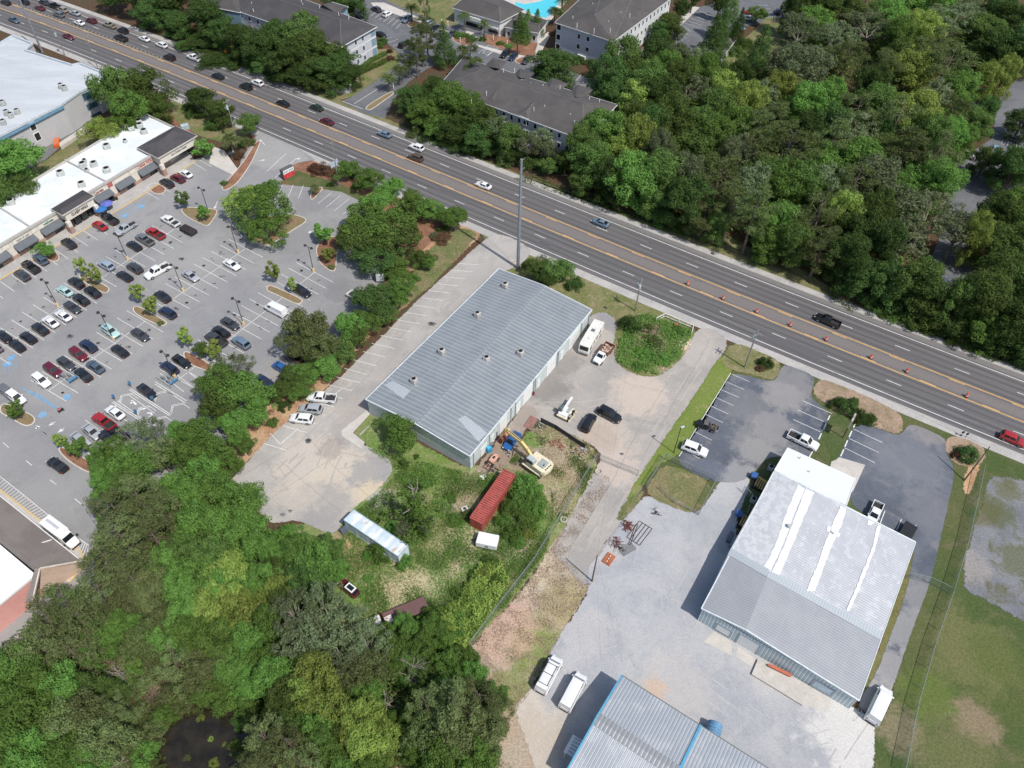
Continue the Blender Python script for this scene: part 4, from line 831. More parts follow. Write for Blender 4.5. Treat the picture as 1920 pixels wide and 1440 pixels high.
m = MB(); p, q = G(110, 274), G(108, 258); m.face((G(104, 257), G(111, 258), G(117, 272), G(108, 275))); 
p = G(109, 272); o = empty('tilted_skip', (p.x, p.y, 0), 0, 'orange skip standing in the service lane behind the white block', 'skip')
m = MB(); m.box((p.x, p.y, .7), (3.6, 1.5, 1.2), 1.9); m.build('skip_body', plain('skip_orange', (.60, .13, .03), .5, var=.1), o, bevel=.1); m = MB(); m.box((p.x, p.y, 1.32), (3.3, 1.25, .06), 1.9); m.build('skip_load', plain('skip_lid', (.55, .16, .07), .6), o)
m = MB(); m.prism([tuple(G(x, y)[:2]) for x, y in ((112, 274), (176, 232), (179, 237), (116, 281))], 0, .9); o = m.build('service_wall', M_conc); tag(o, 'low pale concrete wall along the lane behind the white block', 'wall')
# ---- E: row of shops
zS = 5.0
E0, E1, E2, E3 = G(-70, 418, zS), G(272, 214, zS), G(345, 248, zS), G(310, 276, zS)
E4 = G(-70, 502, zS)
cE = (E0+E1+E2+E4)/4
shops = empty('shop_row', (cE.x, cE.y, 0), 0, 'long cream row of shops with white flat roof and grey awnings', 'building')
ring = [E4, E3, E2, E1, E0]
m = MB(); m.prism([(p.x, p.y) for p in ring], 0, zS-.3, top=False); m.build('wall', M_stucco, shops)
m = MB(); m.face([(p.x, p.y, zS-.25) for p in ring]); m.build('roof', M_wroof, shops)
m = MB()
for i, (a, b) in enumerate(zip(ring, ring[1:]+ring[:1])): m.beam(a, b, .5 if i == 0 else .3, .6)
m.build('parapet', plain('parapet_taupe', (.42, .40, .37), .7, var=.08), shops)
FP, FQ = up(E4, 0), up(E3, 0)        # front plane
Lf = (FQ-FP).length
n_ = V((FQ.y-FP.y, -(FQ.x-FP.x), 0)).normalized()
m = MB(); a_, b_ = FP+n_*.12, FQ+n_*.12; m.beam(a_+V((0, 0, .5)), b_+V((0, 0, .5)), .2, .9); m.build('brick_plinth', M_brick, shops)
for a, b in (((0, 390), (-1, 0)),): pass
M_awn = plain('grey_awning_cloth', (.115, .125, .14), .8, var=.08)
def awning(px):
    (x0, y0), (x1, y1) = px[0], px[1]
    (t0, z0), (t1, z1) = onplane(FP, FQ, x0, y0), onplane(FP, FQ, x1, y1)
    zt = 3.25; u = (FQ-FP).normalized(); a = FP+u*t0; b = FP+u*t1
    m = MB(); A_, B_ = up(a, zt), up(b, zt); C_, D_ = up(b+n_*1.5, zt-1.0), up(a+n_*1.5, zt-1.0)
    m.face((D_, C_, B_, A_)); m.face((D_, C_, C_-V((0, 0, .25)), D_-V((0, 0, .25)))); m.face((A_, D_, up(a, zt-1.0))); m.face((B_, up(b, zt-1.0), C_)); m.build('awning', M_awn, shops)
    k = max(2, int(abs(t1-t0)/2.2))
    for i in range(k):
        s0 = t0+(t1-t0)*(i+.06)/k; s1 = t0+(t1-t0)*(i+.94)/k
        wallrect('shop_door' if i == k//2 else 'shop_window', shops, FP, FQ, s0, s1, .15 if i == k//2 else .95, 2.7, M_glass, proud=.08 if i != k//2 else .24, frame=plain('shopfront_frame', (.42, .40, .38), .6), fw=.07)
for px in (((-40, 493), (12, 469)), ((24, 461), (63, 440)), ((74, 432), (111, 410)), ((172, 368), (205, 353)), ((214, 346), (245, 329)), ((257, 321), (289, 303))): awning(px)
# panels on the fascia
M_pan = plain('fascia_panel', (.66, .62, .54), .7, var=.03)
for px in (((2, 462), (18, 462)), ((22, 452), (55, 444)), ((58, 433), (70, 434)), ((72, 427), (103, 412)), ((172, 362), (198, 354)), ((214, 342), (241, 327)), ((244, 325), (255, 322)), ((257, 318), (286, 299))):
    (t0, _), (t1, _) = onplane(FP, FQ, *px[0]), onplane(FP, FQ, *px[1]); wallrect('fascia_panel', shops, FP, FQ, t0, t1, 3.45, 4.45, M_pan, proud=.07, frame=plain('panel_moulding', (.50, .46, .39), .7), fw=.08)
M_red = plain('sign_red', (.42, .035, .04), .5); M_blk = plain('sign_black', (.03, .03, .035), .5); M_grn = plain('sign_green', (.04, .17, .15), .5); M_brn = plain('sign_brown', (.22, .08, .06), .5)
text_on(shops, FP, FQ, (258, 316), (285, 301), 1.15, 'CHINA WOK', M_red, .14, z=4.0)
text_on(shops, FP, FQ, (174, 362), (192, 352), 1.1, 'Cypress', M_brn, .14, z=3.95)
text_on(shops, FP, FQ, (80, 420), (99, 410), .9, 'wellness', M_grn, .14, z=3.95)
text_on(shops, FP, FQ, (28, 448), (52, 438), .8, 'salon & spa', plain('sign_grey', (.33, .32, .32), .6), .14, z=3.95)
(t0, _), (t1, _) = onplane(FP, FQ, 202, 350), onplane(FP, FQ, 211, 346); wallrect('square_sign', shops, FP, FQ, t0, t1, 3.4, 4.5, plain('square_sign_red', (.42, .12, .10), .6), proud=.12)
for x, y in ((246, 240), (270, 246), (262, 235), (200, 274), (176, 307), (200, 318), (155, 308), (113, 324), (66, 351), (153, 345), (20, 378), (260, 228)): roof_unit('rooftop_unit', shops, x, y, zS-.22, 1.7, 1.1, .52)
for x, y in ((234, 263), (162, 318), (158, 300)):
    p = G(x, y, 5.4); m = MB(); m.cyl((p.x, p.y, 4.8), (p.x, p.y, 5.6), .55, n=12); o = m.build('exhaust_fan', M_unit, shops); m = MB(); m.cyl((p.x, p.y, 5.6), (p.x, p.y, 5.75), .4, n=12); m.build('fan_throat', M_dkhole, o)
for (a, b) in (((122, 300), (198, 340)), ((0, 389), (56, 425))):
    m = MB(); p, q = G(*a, zS), G(*b, zS); m.beam(up(p, zS), up(q, zS), .35, .4); m.build('parapet_wall', plain('parapet_taupe', (.42, .40, .37), .7), shops)
# hipped entrance towers
def tower(name, eave, r0, r1, zE_, zR_, front, inset_=.7, sign=None):
    P4 = [G(x, y, zE_) for x, y in eave]; c_ = sum(P4, V((0, 0, 0)))/4
    R0_, R1_ = G(*r0, zR_), G(*r1, zR_)
    m = MB(); BL, BR, FR, FL = P4      # back-left, back-right, front-right, front-left
    m.face((FL, FR, R1_, R0_)); m.face((BR, BL, R0_, R1_)); m.face((BL, FL, R0_)); m.face((FR, BR, R1_)); rf = m.build('tower_roof', M_shing, shops)
    m = MB()
    for i in range(4): m.beam(P4[i]-V((0, 0, .1)), P4[(i+1) % 4]-V((0, 0, .1)), .12, .28)
    m.build('eave_fascia', plain('eave_trim', (.52, .47, .43), .7), rf)
    W4 = [inset(p, c_, inset_) for p in P4]; BLw, BRw, FRw, FLw = W4
    m = MB(); m.prism([(p.x, p.y) for p in W4], 3.3, zE_-.12, bottom=True); m.build('tower_body', M_stucco, shops)
    for q in (FLw, FRw):
        m = MB(); d = (FRw-FLw); rz = math.atan2(d.y, d.x); m.box((q.x, q.y, 1.0), (1.1, 1.1, 2.0), rz); m.build('pillar_base', M_brick, shops); m = MB(); m.box((q.x, q.y, 2.65), (.95, .95, 1.3), rz); m.build('pillar', M_stucco, shops)
    m = MB(); t_ = up(BLw.lerp(FLw, .35), 0), up(BRw.lerp(FRw, .35), 0)
    for k in range(4):
        Ld = (t_[1]-t_[0]).length; wallrect('shop_window', shops, t_[0], t_[1], Ld*(k+.08)/4, Ld*(k+.92)/4, .3, 2.7, M_glass, proud=1.2)
    return up(FLw, 0), up(FRw, 0)
a_, b_ = tower('t1', ((256, 277), (329, 236), (370, 254), (296, 297)), (296, 266), (323, 246), 5.6, 6.9, None)
text_on(shops, a_, b_, (323, 296), (351, 280), .75, 'Low Country Dental', plain('sign_dark_grey', (.16, .17, .15), .6), .08, z=4.3)
a_, b_ = tower('t2', ((95, 392), (155, 356), (177, 368), (117, 404)), (113, 393), (160, 365), 5.6, 6.4, None)
text_on(shops, a_, b_, (136, 407), (166, 390), .95, 'CLASSY NAILS', M_blk, .08, z=4.3)
# ---- F: store at the lower left
zf = 3.6; zt_ = 6.4
F0, F1 = G(-90, 858, zf), G(153, 1052, zf); F2, F3 = G(75, 1066, zt_), G(-90, 935, zt_)
cF = (F0+F1+F2+F3)/4
store = empty('corner_store', (cF.x, cF.y, 0), 0, 'store with sloping grey shingle roof and pink side wall, lower left', 'building')
m = MB(); m.face((F0, F1, F2, F3)); m.face((F3+V((0, 0, 0)), F2, G(64, 1070, zt_-1.2), G(-90, 945, zt_-1.2))); m.build('mansard_roof', M_shing3, store)
m = MB(); m.face((G(66, 1066, zt_), F2, G(60, 1133, 5.3), G(47, 1128, 5.3))); m.build('side_roof', M_shing3, store)
m = MB(); m.beam(F1, F2, .16, .3); m.beam(F2, G(60, 1133, 5.3), .16, .3); m.build('roof_trim', plain('cream_trim', (.62, .55, .47), .6), store)
m = MB(); m.beam(F0, F1, .14, .22); m.beam(G(58, 1024, 4.9), G(97, 1012, 4.15), .14, .1); m.build('roof_edge', M_trim, store)
wr = [G(x, y, 5.4) for x, y in ((-90, 945), (62, 1073), (58, 1085), (-90, 1205))]
m = MB(); m.face([(p.x, p.y, 5.2) for p in wr]); m.build('roof', ground_mat('bright_roof_membrane', (.80, .80, .80), (.84, .84, .84), s3=3, grain=.04, rough=.7), store)
m = MB(); m.beam(wr[2], wr[3], .35, .4); m.build('parapet', M_trim, store)
b0, b1 = up(wr[2], 0), up(wr[3], 0)
m = MB(); m.quaduv(b1, b0, up(b0, 5.4), up(b1, 5.4)); m.build('pink_wall', ground_mat('pink_block', (.60, .30, .27), (.64, .34, .31), s1=.3, s3=4, grain=.08), store)
gb = up(G(83, 1128), 0); M_tan = ground_mat('tan_brick', (.52, .38, .30), (.57, .43, .35), s1=.4, s3=6, grain=.15)
m = MB(); f1 = up(F1, 0); ins = inset(F1, cF, 1.2)
m.face((up(b0, 0), up(ins, 0), up(ins, zf-.1), up(F2, zt_-.15), up(b0, 5.3))); m.build('brick_gable', M_tan, store)
f0i = F0-(F0-F3).normalized()*-1.2 if False else F0.lerp(F3, .22); 
m = MB(); m.quaduv(up(F0.lerp(F3, .2), 0), up(ins, 0), up(ins, zf), up(F0.lerp(F3, .2), zf)); m.build('front_wall', M_tan, store)
m = MB(); m.prism([tuple(G(x, y)[:2]) for x, y in ((-90, 868), (0, 918), (70, 972), (148, 1022), (157, 1042), (152, 1066), (130, 1092), (100, 1085), (140, 1045), (0, 935), (-90, 880))], 0, .14); m.build('store_pavement', M_conc, kind='structure')
pts = [G(x, y) for x, y in ((0, 918), (70, 972), (140, 1020), (155, 1040), (152, 1066), (131, 1093))]; m = MB()
for a, b in zip(pts, pts[1:]): m.beam(a+V((0, 0, .09)), b+V((0, 0, .09)), .2, .18)
m.build('yellow_kerb', MATS['kerb_yellow'], kind='structure')
m = MB(); p = G(105, 1078, 2.9); 
# ---- blocks of flats
M_ltw = ground_mat('lilac_siding', (.47, .48, .53), (.50, .51, .55), s1=.3, s3=3, grain=.05)
M_bpan = plain('blue_siding', (.19, .29, .36), .7, var=.06); M_wpan = plain('white_siding', (.60, .62, .62), .7, var=.06); M_dpan = plain('deep_blue_siding', (.07, .12, .17), .7)
def hip(name, label, eave, r0, r1, zE_, zR_, wallm, roofm):
    """eave px: front-left, front-right, back-right, back-left"""
    P4 = [G(x, y, zE_) for x, y in eave]; c_ = sum(P4, V((0, 0, 0)))/4; o = empty(name, (c_.x, c_.y, 0), 0, label, 'building')
    R0_, R1_ = G(*r0, zR_), G(*r1, zR_); FL, FR, BR, BL = P4; m = MB()
    m.face((FL, FR, R1_, R0_)); m.face((FR, BR, R1_)); m.face((BR, BL, R0_, R1_)); m.face((BL, FL, R0_)); m.build('roof', roofm, o)
    m = MB(); W4 = [inset(p, c_, .8) for p in P4]; m.prism([(p.x, p.y) for p in W4], 0, zE_-.05, top=False); m.build('wall', wallm, o)
    m = MB()
    for i in range(4): m.beam(P4[i]-V((0, 0, .1)), P4[(i+1) % 4]-V((0, 0, .1)), .14, .22)
    m.build('eave_trim', M_trim, o)
    m = MB(); m.prism([(p.x, p.y) for p in P4], zE_-.16, zE_-.1, bottom=True); m.build('soffit', M_trim, o)
    m = MB(); Rr = [(R0_, R1_), (FL, R0_), (FR, R1_), (BR, R1_), (BL, R0_)]
    for a, b in Rr: m.beam(a+V((0, 0, .04)), b+V((0, 0, .04)), .25, .06)
    m.build('ridge_tiles', plain('ridge_grey', (.13, .12, .12), .8), o)
    return o, [up(p, 0) for p in W4]
def bay(o, pts, r0, r1, zE_, zf_, zb_, wallm, base=True, roofm=None):
    """pop-out with its own little gable: eave px a b c d (a-b outer edge), ridge r0 (outer) to r1 (joins the main roof)"""
    A_, B_, C_, D_ = [G(x, y, zE_) for x, y in pts]; a_, b_ = G(*r0, zf_), G(*r1, zb_); m = MB()
    m.face((A_, B_, a_)); m.face((B_, C_, b_, a_)); m.face((D_, A_, a_, b_)); m.build('bay_roof', roofm or M_shing2, o)
    if base:
        m = MB(); c_ = (A_+B_+C_+D_)/4; m.prism([(p.x, p.y) for p in [inset(q, c_, .4) for q in (A_, B_, C_, D_)]], 0, zE_-.1, top=False); m.build('bay_wall', wallm, o)
        m = MB(); m.beam(A_, B_, .12, .2); m.beam(B_, C_, .12, .2); m.beam(A_, D_, .12, .2); m.build('bay_trim', M_trim, o)
    return up(A_, 0), up(B_, 0)
def grid(o, P, Q, n, floors, zE_, mat=None, w=.9, h=1.35, skip=(), side=1):
    Ln = (Q-P).length
    for f in range(floors):
        for k in range(n):
            if (k, f) in skip: continue
            t_ = Ln*(k+.5)/n; z0 = .9+f*zE_/floors
            wallrect('window', o, P, Q, t_-w/2, t_+w/2, z0, z0+h, mat or M_glass, frame=M_trim, fw=.13, side=side)
G1, W4 = hip('block_of_flats', 'long dark-roofed three-storey flats behind the trees above the highway queue', ((380, -2), (640, 88), (707, 50), (470, -40)), (455, -22), (638, 37), 9.3, 12.2, M_ltw, M_shing)
FL, FR, BR, BL = W4
grid(G1, FL, FR, 16, 3, 9.3, side=1)
Ln = (BR-FR).length
for f in range(3):
    wallrect('balcony_panel', G1, FR, BR, .3, 2.4, f*3.1+.5, f*3.1+2.7, M_bpan, side=1); wallrect('balcony_panel', G1, FR, BR, Ln-2.4, Ln-.3, f*3.1+.5, f*3.1+2.7, M_bpan, side=1)
    for t_ in (.42, .62): wallrect('window', G1, FR, BR, Ln*t_-.5, Ln*t_+.5, f*3.1+.9, f*3.1+2.3, M_glassb, frame=M_trim, fw=.15, side=1)
    wallrect('band_course', G1, FR, BR, 0, Ln, f*3.1+2.85, f*3.1+3.05, M_trim, proud=.07, side=1)
bay(G1, ((653, 13), (633, 26), (600, 16), (622, 4)), (645, 16), (604, 8), 9.3, 10.6, 11.2, M_bpan); bay(G1, ((400, 14), (450, 24), (470, 2), (405, -20)), (436, 8), (440, -12), 9.3, 10.8, 11.6, M_bpan)
for x, y in ((472, 7), (504, 9), (541, 22), (475, 19), (565, 3), (568, 9), (599, 13), (635, 26), (654, 29), (654, 36), (657, 46), (646, 50), (628, 50), (560, 38)):
    p = G(x, y, 10.6); m = MB(); m.cyl((p.x, p.y, 10.0), (p.x, p.y, 11.1), .1, n=6); m.build('roof_pipe', M_trim, G1)
G2, W4 = hip('block_of_flats', 'broad grey-roofed three-storey flats behind trees in the centre top', ((822, 162), (1092, 262), (1158, 196), (868, 108)), (900, 132), (1093, 194), 8.8, 12.0, M_ltw, M_shing2)
FL, FR, BR, BL = W4; grid(G2, FL, FR, 18, 3, 8.8)
P_, Q_ = bay(G2, ((957, 209), (990, 224), (1004, 212), (985, 196)), (986, 208), (1000, 190), 8.8, 10.0, 10.8, M_wpan); grid(G2, P_, Q_, 3, 3, 8.8)
P_, Q_ = bay(G2, ((1010, 218), (1042, 230), (1058, 219), (1036, 200)), (1040, 213), (1057, 192), 8.8, 10.0, 11.0, M_dpan); wallrect('arched_opening', G2, P_, Q_, 2.2, 4.4, .2, 7.2, M_dkhole, frame=M_trim, fw=.3)
P_, Q_ = bay(G2, ((905, 190), (932, 196), (940, 180), (922, 168)), (922, 183), (931, 168), 8.8, 9.9, 10.6, M_wpan)
for f in range(3): wallrect('balcony_opening', G2, P_, Q_, .6, 2.6, f*2.9+.9, f*2.9+2.5, M_dkhole, frame=M_trim, fw=.2)
for pts, r0, r1 in ((((951, 116), (925, 108), (908, 124), (938, 130)), (936, 117), (932, 128)), (((1003, 137), (975, 128), (965, 138), (992, 147)), (990, 139), (975, 146)), (((1066, 157), (1036, 146), (1023, 157), (1054, 168)), (1050, 158), (1030, 170)), (((1112, 168), (1082, 159), (1068, 172), (1100, 182)), (1098, 170), (1080, 182))):
    bay(G2, pts, r0, r1, 8.8, 9.9, 11.2, M_ltw, False)
for x, y in ((945, 165), (994, 182), (1001, 204), (1021, 200), (1069, 216), (1077, 229), (965, 131), (944, 132), (978, 152), (995, 158), (1018, 161), (1050, 164), (1105, 185), (1124, 189), (912, 174), (884, 190)):
    p = G(x, y, 10.4); m = MB(); m.cyl((p.x, p.y, 9.4), (p.x, p.y, 10.9), .1, n=6); m.build('roof_pipe', M_trim, G2)
p = G(1059, 217, 9.8)
G3, W4 = hip('block_of_flats', 'three-storey flats with lilac-grey end wall right of the pool', ((1040, 42), (1150, 78), (1262, -6), (1140, -50)), (1115, 29), (1195, -28), 9.6, 13.0, M_ltw, M_shing2)
FL, FR, BR, BL = W4
for px in (((1083.5, 63), (1088, 73)), ((1100.5, 68), (1105, 78)), ((1082, 82), (1086.5, 92)), ((1098.5, 88), (1103.5, 97))): wallpx('window', G3, FL, FR, px, M_glass, frame=M_trim, fw=.15)
wallpx('entrance', G3, FL, FR, ((1084, 103), (1096, 114)), M_dkhole, frame=M_trim, fw=.3, proud=.4)
for f in range(3): wallrect('balcony_opening', G3, FL, FR, .3, 1.8, f*3.2+.9, f*3.2+2.6, M_dkhole, frame=M_trim, fw=.2); wallrect('balcony_opening', G3, FL, FR, (FR-FL).length-1.8, (FR-FL).length-.3, f*3.2+.9, f*3.2+2.6, M_dkhole, frame=M_trim, fw=.2)
grid(G3, FR, BR, 15, 3, 9.6)
for f in range(3): wallrect('white_cladding', G3, FR, BR, 0, (BR-FR).length, f*3.2, f*3.2+3.0, M_wpan, proud=.02)
for pts, r0, r1 in ((((1168, 56), (1186, 37), (1165, 22), (1140, 38)), (1168, 38), (1140, 25)), (((1197, 38), (1217, 14), (1198, 2), (1176, 20)), (1200, 19), (1178, 10)), (((1222, 14), (1240, -6), (1222, -14), (1205, 0)), (1225, -3), (1210, -10))):
    P_, Q_ = bay(G3, pts, r0, r1, 9.6, 10.9, 11.8, M_wpan); grid(G3, P_, Q_, 3, 3, 9.6)
bay(G3, ((1090, 8), (1072, 22), (1095, 30), (1110, 15)), (1082, 12), (1118, 20), 9.6, 10.8, 12.2, M_ltw, False)
for x, y in ((1082, 46), (1114, 56), (1141, 42), (1144, 56), (1164, 25), (1181, 28), (1111, 8), (1114, 12), (1074, 33), (1171, 9)):
    p = G(x, y, 11.4); m = MB(); m.cyl((p.x, p.y, 10.2), (p.x, p.y, 11.9), .1, n=6); m.build('roof_pipe', M_trim, G3)
G4, W4 = hip('clubhouse', 'grey-roofed clubhouse with white shades facing the pool car park', ((847, 14), (938, 42), (984, 18), (895, -24)), (880, -8), (936, 12), 5.2, 8.0, M_wpan, M_shing2)
FL, FR, BR, BL = W4
wallpx('porch_shade', G4, FL, FR, ((882, 29), (902, 42)), M_trim, proud=.9); wallpx('porch_opening', G4, FL, FR, ((875, 40), (905, 55)), M_dkhole, proud=.5); wallpx('porch_shade', G4, FL, FR, ((917, 47), (934, 55)), M_trim, proud=.6); wallpx('porch_opening', G4, FL, FR, ((917, 54), (934, 64)), M_glass, proud=.4)
bay(G4, ((882, 19), (908, 27), (920, 18), (895, 6)), (902, 10), (905, 4), 5.2, 6.8, 6.9, M_dpan, False)
G6, W4 = hip('clubhouse_wing', 'low grey-roofed wing between the clubhouse and the pool', ((944, 50), (1010, 62), (1028, 38), (975, 22)), (962, 38), (1012, 46), 3.8, 5.6, M_wpan, M_shing2)
grid(G6, W4[0], W4[1], 5, 1, 3.8)
G5, W4 = hip('garage_block', 'low garage with grey roof beside the tall conifers', ((1326, 98), (1353, 109), (1384, 70), (1356, 64)), (1342, 92), (1368, 72), 2.7, 4.1, M_wpan, M_shing2)
# far car port at the top
m = MB(); q = [G(x, y, 3) for x, y in ((1338, -14), (1420, -4), (1440, -20), (1360, -30))]; cq = sum(q, V((0, 0, 0)))/4
# ------------------------------------------------------------------ vehicles
def paint(name, c, coat=.6): return plain('paint_'+name, c, .3, var=.03, spec=.5, coat=coat)
PAINT = {k: paint(k.replace(' ', '_'), c) for k, c in {
    'black': (.012, .013, .016), 'dark grey': (.045, .048, .055), 'grey': (.13, .14, .15), 'silver': (.34, .36, .38), 'white': (.72, .73, .73), 'red': (.33, .018, .022), 'dark red': (.12, .012, .022),
    'maroon': (.10, .012, .025), 'navy': (.015, .025, .06), 'blue': (.02, .10, .30), 'slate blue': (.07, .10, .14), 'blue-grey': (.13, .19, .25), 'pale blue': (.28, .34, .42), 'mint': (.38, .55, .53), 'brown': (.09, .06, .045), 'dark green': (.02, .04, .03), 'gold': (.28, .25, .20)}.items()}
M_tyre = plain('tyre_rubber', (.018, .018, .018), .9); M_rim = plain('wheel_rim', (.32, .33, .34), .4, metal=.5); M_cglass = plain('car_glass', (.010, .014, .018), .06, var=.2, spec=.7)
M_head = plain('headlight_lens', (.60, .62, .62), .2, spec=.6); M_tail = plain('tail_light_red', (.30, .01, .012), .3); M_bump = plain('black_plastic', (.02, .02, .022), .7); M_bed = plain('bed_liner', (.03, .03, .032), .8)
def section(x, w, z0, z1, sh=.16, tuck=.88):
    return [V((x, -w*tuck, z0)), V((x, -w, z0+.18)), V((x, -w, z1-sh)), V((x, -w*.90, z1)), V((x, w*.90, z1)), V((x, w, z1-sh)), V((x, w, z0+.18)), V((x, w*tuck, z0))]
SPEC = {   # stations (x, half width, top)  | cabin: base rear/front x, top rear/front x, base z, roof z, base hw, roof hw
    'sedan': dict(L=4.75, st=[(-2.36, .66, .72), (-2.25, .84, .94), (-1.7, .91, 1.0), (-1.0, .93, .98), (0, .93, .96), (.9, .93, .96), (1.5, .90, .88), (2.05, .85, .76), (2.30, .70, .62), (2.37, .62, .5)], cab=(-1.95, 1.15, -1.05, .30, .94, 1.44, .82, .63), wx=(-1.42, 1.42), wr=.33),
    'suv': dict(L=4.7, st=[(-2.33, .74, .85), (-2.25, .88, 1.05), (-1.6, .94, 1.1), (0, .95, 1.08), (.9, .95, 1.08), (1.5, .93, 1.02), (2.05, .88, .92), (2.28, .76, .76), (2.34, .68, .6)], cab=(-2.22, 1.12, -1.85, .35, 1.05, 1.70, .86, .70), wx=(-1.4, 1.42), wr=.37),
    'pickup': dict(L=5.7, st=[(-.72, .96, 1.12), (0, .98, 1.12), (1.2, .98, 1.12), (1.8, .96, 1.10), (2.5, .92, 1.04), (2.78, .82, .88), (2.86, .74, .7)], cab=(-.70, 1.50, -.55, .72, 1.08, 1.80, .86, .72), wx=(-1.75, 1.85), wr=.40),
    'van': dict(L=5.8, st=[(-2.9, .92, 1.15), (-2.8, .98, 1.2), (0, .99, 1.2), (1.6, .98, 1.2), (2.2, .95, 1.1), (2.65, .88, .95), (2.85, .76, .8), (2.9, .68, .65)], cab=(-2.86, 2.1, -2.78, 1.35, 1.15, 2.25, .92, .80), wx=(-1.9, 1.95), wr=.36),
}
def make_vehicle(kind, bodymat):
    s = SPEC[kind]; o = empty({'sedan': 'sedan_car', 'suv': 'sport_utility_car', 'pickup': 'pickup_truck', 'van': 'panel_van'}[kind], (0, 0, 0))
    m = L(); m.loft([section(x, w_, .24, z) for x, w_, z in s['st']])
    br, bf, tr, tf, zb, zr, wb, wt = s['cab']
    B_ = [V((br, -wb, zb-.06)), V((bf, -wb*.94, zb-.06)), V((bf, wb*.94, zb-.06)), V((br, wb, zb-.06))]; T_ = [V((tr, -wt, zr)), V((tf, -wt, zr-.02)), V((tf, wt, zr-.02)), V((tr, wt, zr))]
    for i in range(4): j = (i+1) % 4; m.face((B_[i], B_[j], T_[j], T_[i]))
    c_ = sum(T_, V((0, 0, 0)))/4; Ti = [c_+(p-c_)*.86+V((0, 0, .045)) for p in T_]
    for i in range(4): j = (i+1) % 4; m.face((T_[i], T_[j], Ti[j], Ti[i]))
    m.face(Ti)
    for sg in (-1, 1): m.box((bf-.28, sg*(wb+.13), zb+.1), (.16, .22, .13))
    if kind == 'pickup':
        for sg in (-1, 1): m.box((-1.78, sg*.92, .78), (2.14, .12, .68))
        m.box((-2.82, 0, .74), (.1, 1.9, .62)); 
    body = m.build('body', bodymat, o, smooth=True, merge=True)
    if kind == 'pickup':
        m = L(); m.box((-1.78, 0, .56), (2.1, 1.74, .1)); m.build('bed', M_bed, o)
    def pane(name, a, b, c, d, f0=.06, f1=.94, g0=.12, g1=.92):
        def q(u_, v_): return a.lerp(b, u_).lerp(d.lerp(c, u_), v_)
        n = (b-a).cross(d-a).normalized()*.012
        m = L(); m.face([q(f0, g0)+n, q(f1, g0)+n, q(f1, g1)+n, q(f0, g1)+n]); m.build(name, M_cglass, o)
    pane('windscreen', B_[1], B_[2], T_[2], T_[1]); 
    if kind != 'van': pane('rear_window', B_[3], B_[0], T_[0], T_[3])
    if kind == 'van':
        pane('side_window', B_[0], B_[1], T_[1], T_[0], .76, .93, .3, .9); pane('side_window', B_[2], B_[3], T_[3], T_[2], .07, .24, .3, .9)
    else:
        pane('side_window', B_[0], B_[1], T_[1], T_[0], .14, .48); pane('side_window', B_[0], B_[1], T_[1], T_[0], .52, .86); pane('side_window', B_[2], B_[3], T_[3], T_[2], .14, .48); pane('side_window', B_[2], B_[3], T_[3], T_[2], .52, .86)
    r = s['wr']; hw = .97 if kind in ('pickup', 'van') else .93
    for x in s['wx']:
        for sg in (-1, 1):
            m = L(); m.cyl((x, sg*(hw-.22), r), (x, sg*(hw+.015), r), r, n=14); w_ = m.build('wheel', M_tyre, o)
            m = L(); m.cyl((x, sg*(hw+.0), r), (x, sg*(hw+.03), r), r*.62, n=10); m.build('rim', M_rim, w_)
    xf = s['st'][-1][0]; xr = s['st'][0][0] if kind != 'pickup' else -2.87; zf_ = s['st'][-2][2]
    for sg in (-1, 1):
        m = L(); m.box((xf-.12, sg*.62, zf_-.04), (.22, .30, .13)); m.build('headlight', M_head, o)
        m = L(); m.box((xr+.05, sg*(.68 if kind != 'pickup' else .9), s['st'][0][2]-.12 if kind != 'pickup' else .9), (.12, .22 if kind != 'pickup' else .12, .16 if kind == 'sedan' else .26)); m.build('tail_light', M_tail, o)
    m = L(); m.box((xf-.02, 0, .42), (.12, 1.3, .22)); m.build('bumper', M_bump, o); m = L(); m.box((xr+.0, 0, .42), (.10, 1.4, .2)); m.build('bumper', M_bump, o)
    return o
VP = {}
ROWDIR = G(433, 480)-G(465, 498)          # nose towards the shops
def heading(mode):
    return {'U': math.atan2(ROWDIR.y, ROWDIR.x), 'D': math.atan2(-ROWDIR.y, -ROWDIR.x), 'W': math.atan2(-RD.y, -RD.x), 'E': math.atan2(RD.y, RD.x)}[mode]
CARS = []
def car(x, y, kind, col, dirn, where, noun=None, sc=1.0, extra=None):
    """dirn: U D W E or a (dx, dy) bearing of the nose in the photo"""
    if kind not in VP: VP[kind] = make_vehicle(kind, PAINT['white']); o = VP[kind]
    else: o = copy_tree(VP[kind])
    p = G(x, y, .75)
    if isinstance(dirn, str): h_ = heading(dirn)
    else: q = G(x+dirn[0], y+dirn[1], .75); h_ = math.atan2(q.y-p.y, q.x-p.x)
    o.location = (p.x, p.y, .052 if where.find('highway') < 0 else .04); o.rotation_euler = (0, 0, h_+random.uniform(-.025, .025)); o.scale = (sc, sc, sc)
    for ch in CH_of(o):
        if ch.name.startswith('body'): ch.material_slots[0].link = 'OBJECT'; ch.material_slots[0].material = PAINT[col]
    o['category'] = {'sedan': 'car', 'suv': 'car', 'pickup': 'pickup', 'van': 'van'}[kind]; o['group'] = 'cars on the highway' if 'highway' in where else 'parked cars and trucks'
    nn = noun or {'sedan': 'saloon car', 'suv': 'high-roofed car', 'pickup': 'pickup', 'van': 'panel van'}[kind]
    CARS.append((o, x, f'{col} {nn}', f'{col} {nn}s', where)); return o
def CH_of(o): return o.children if o.name in () else [c for c in o.children]
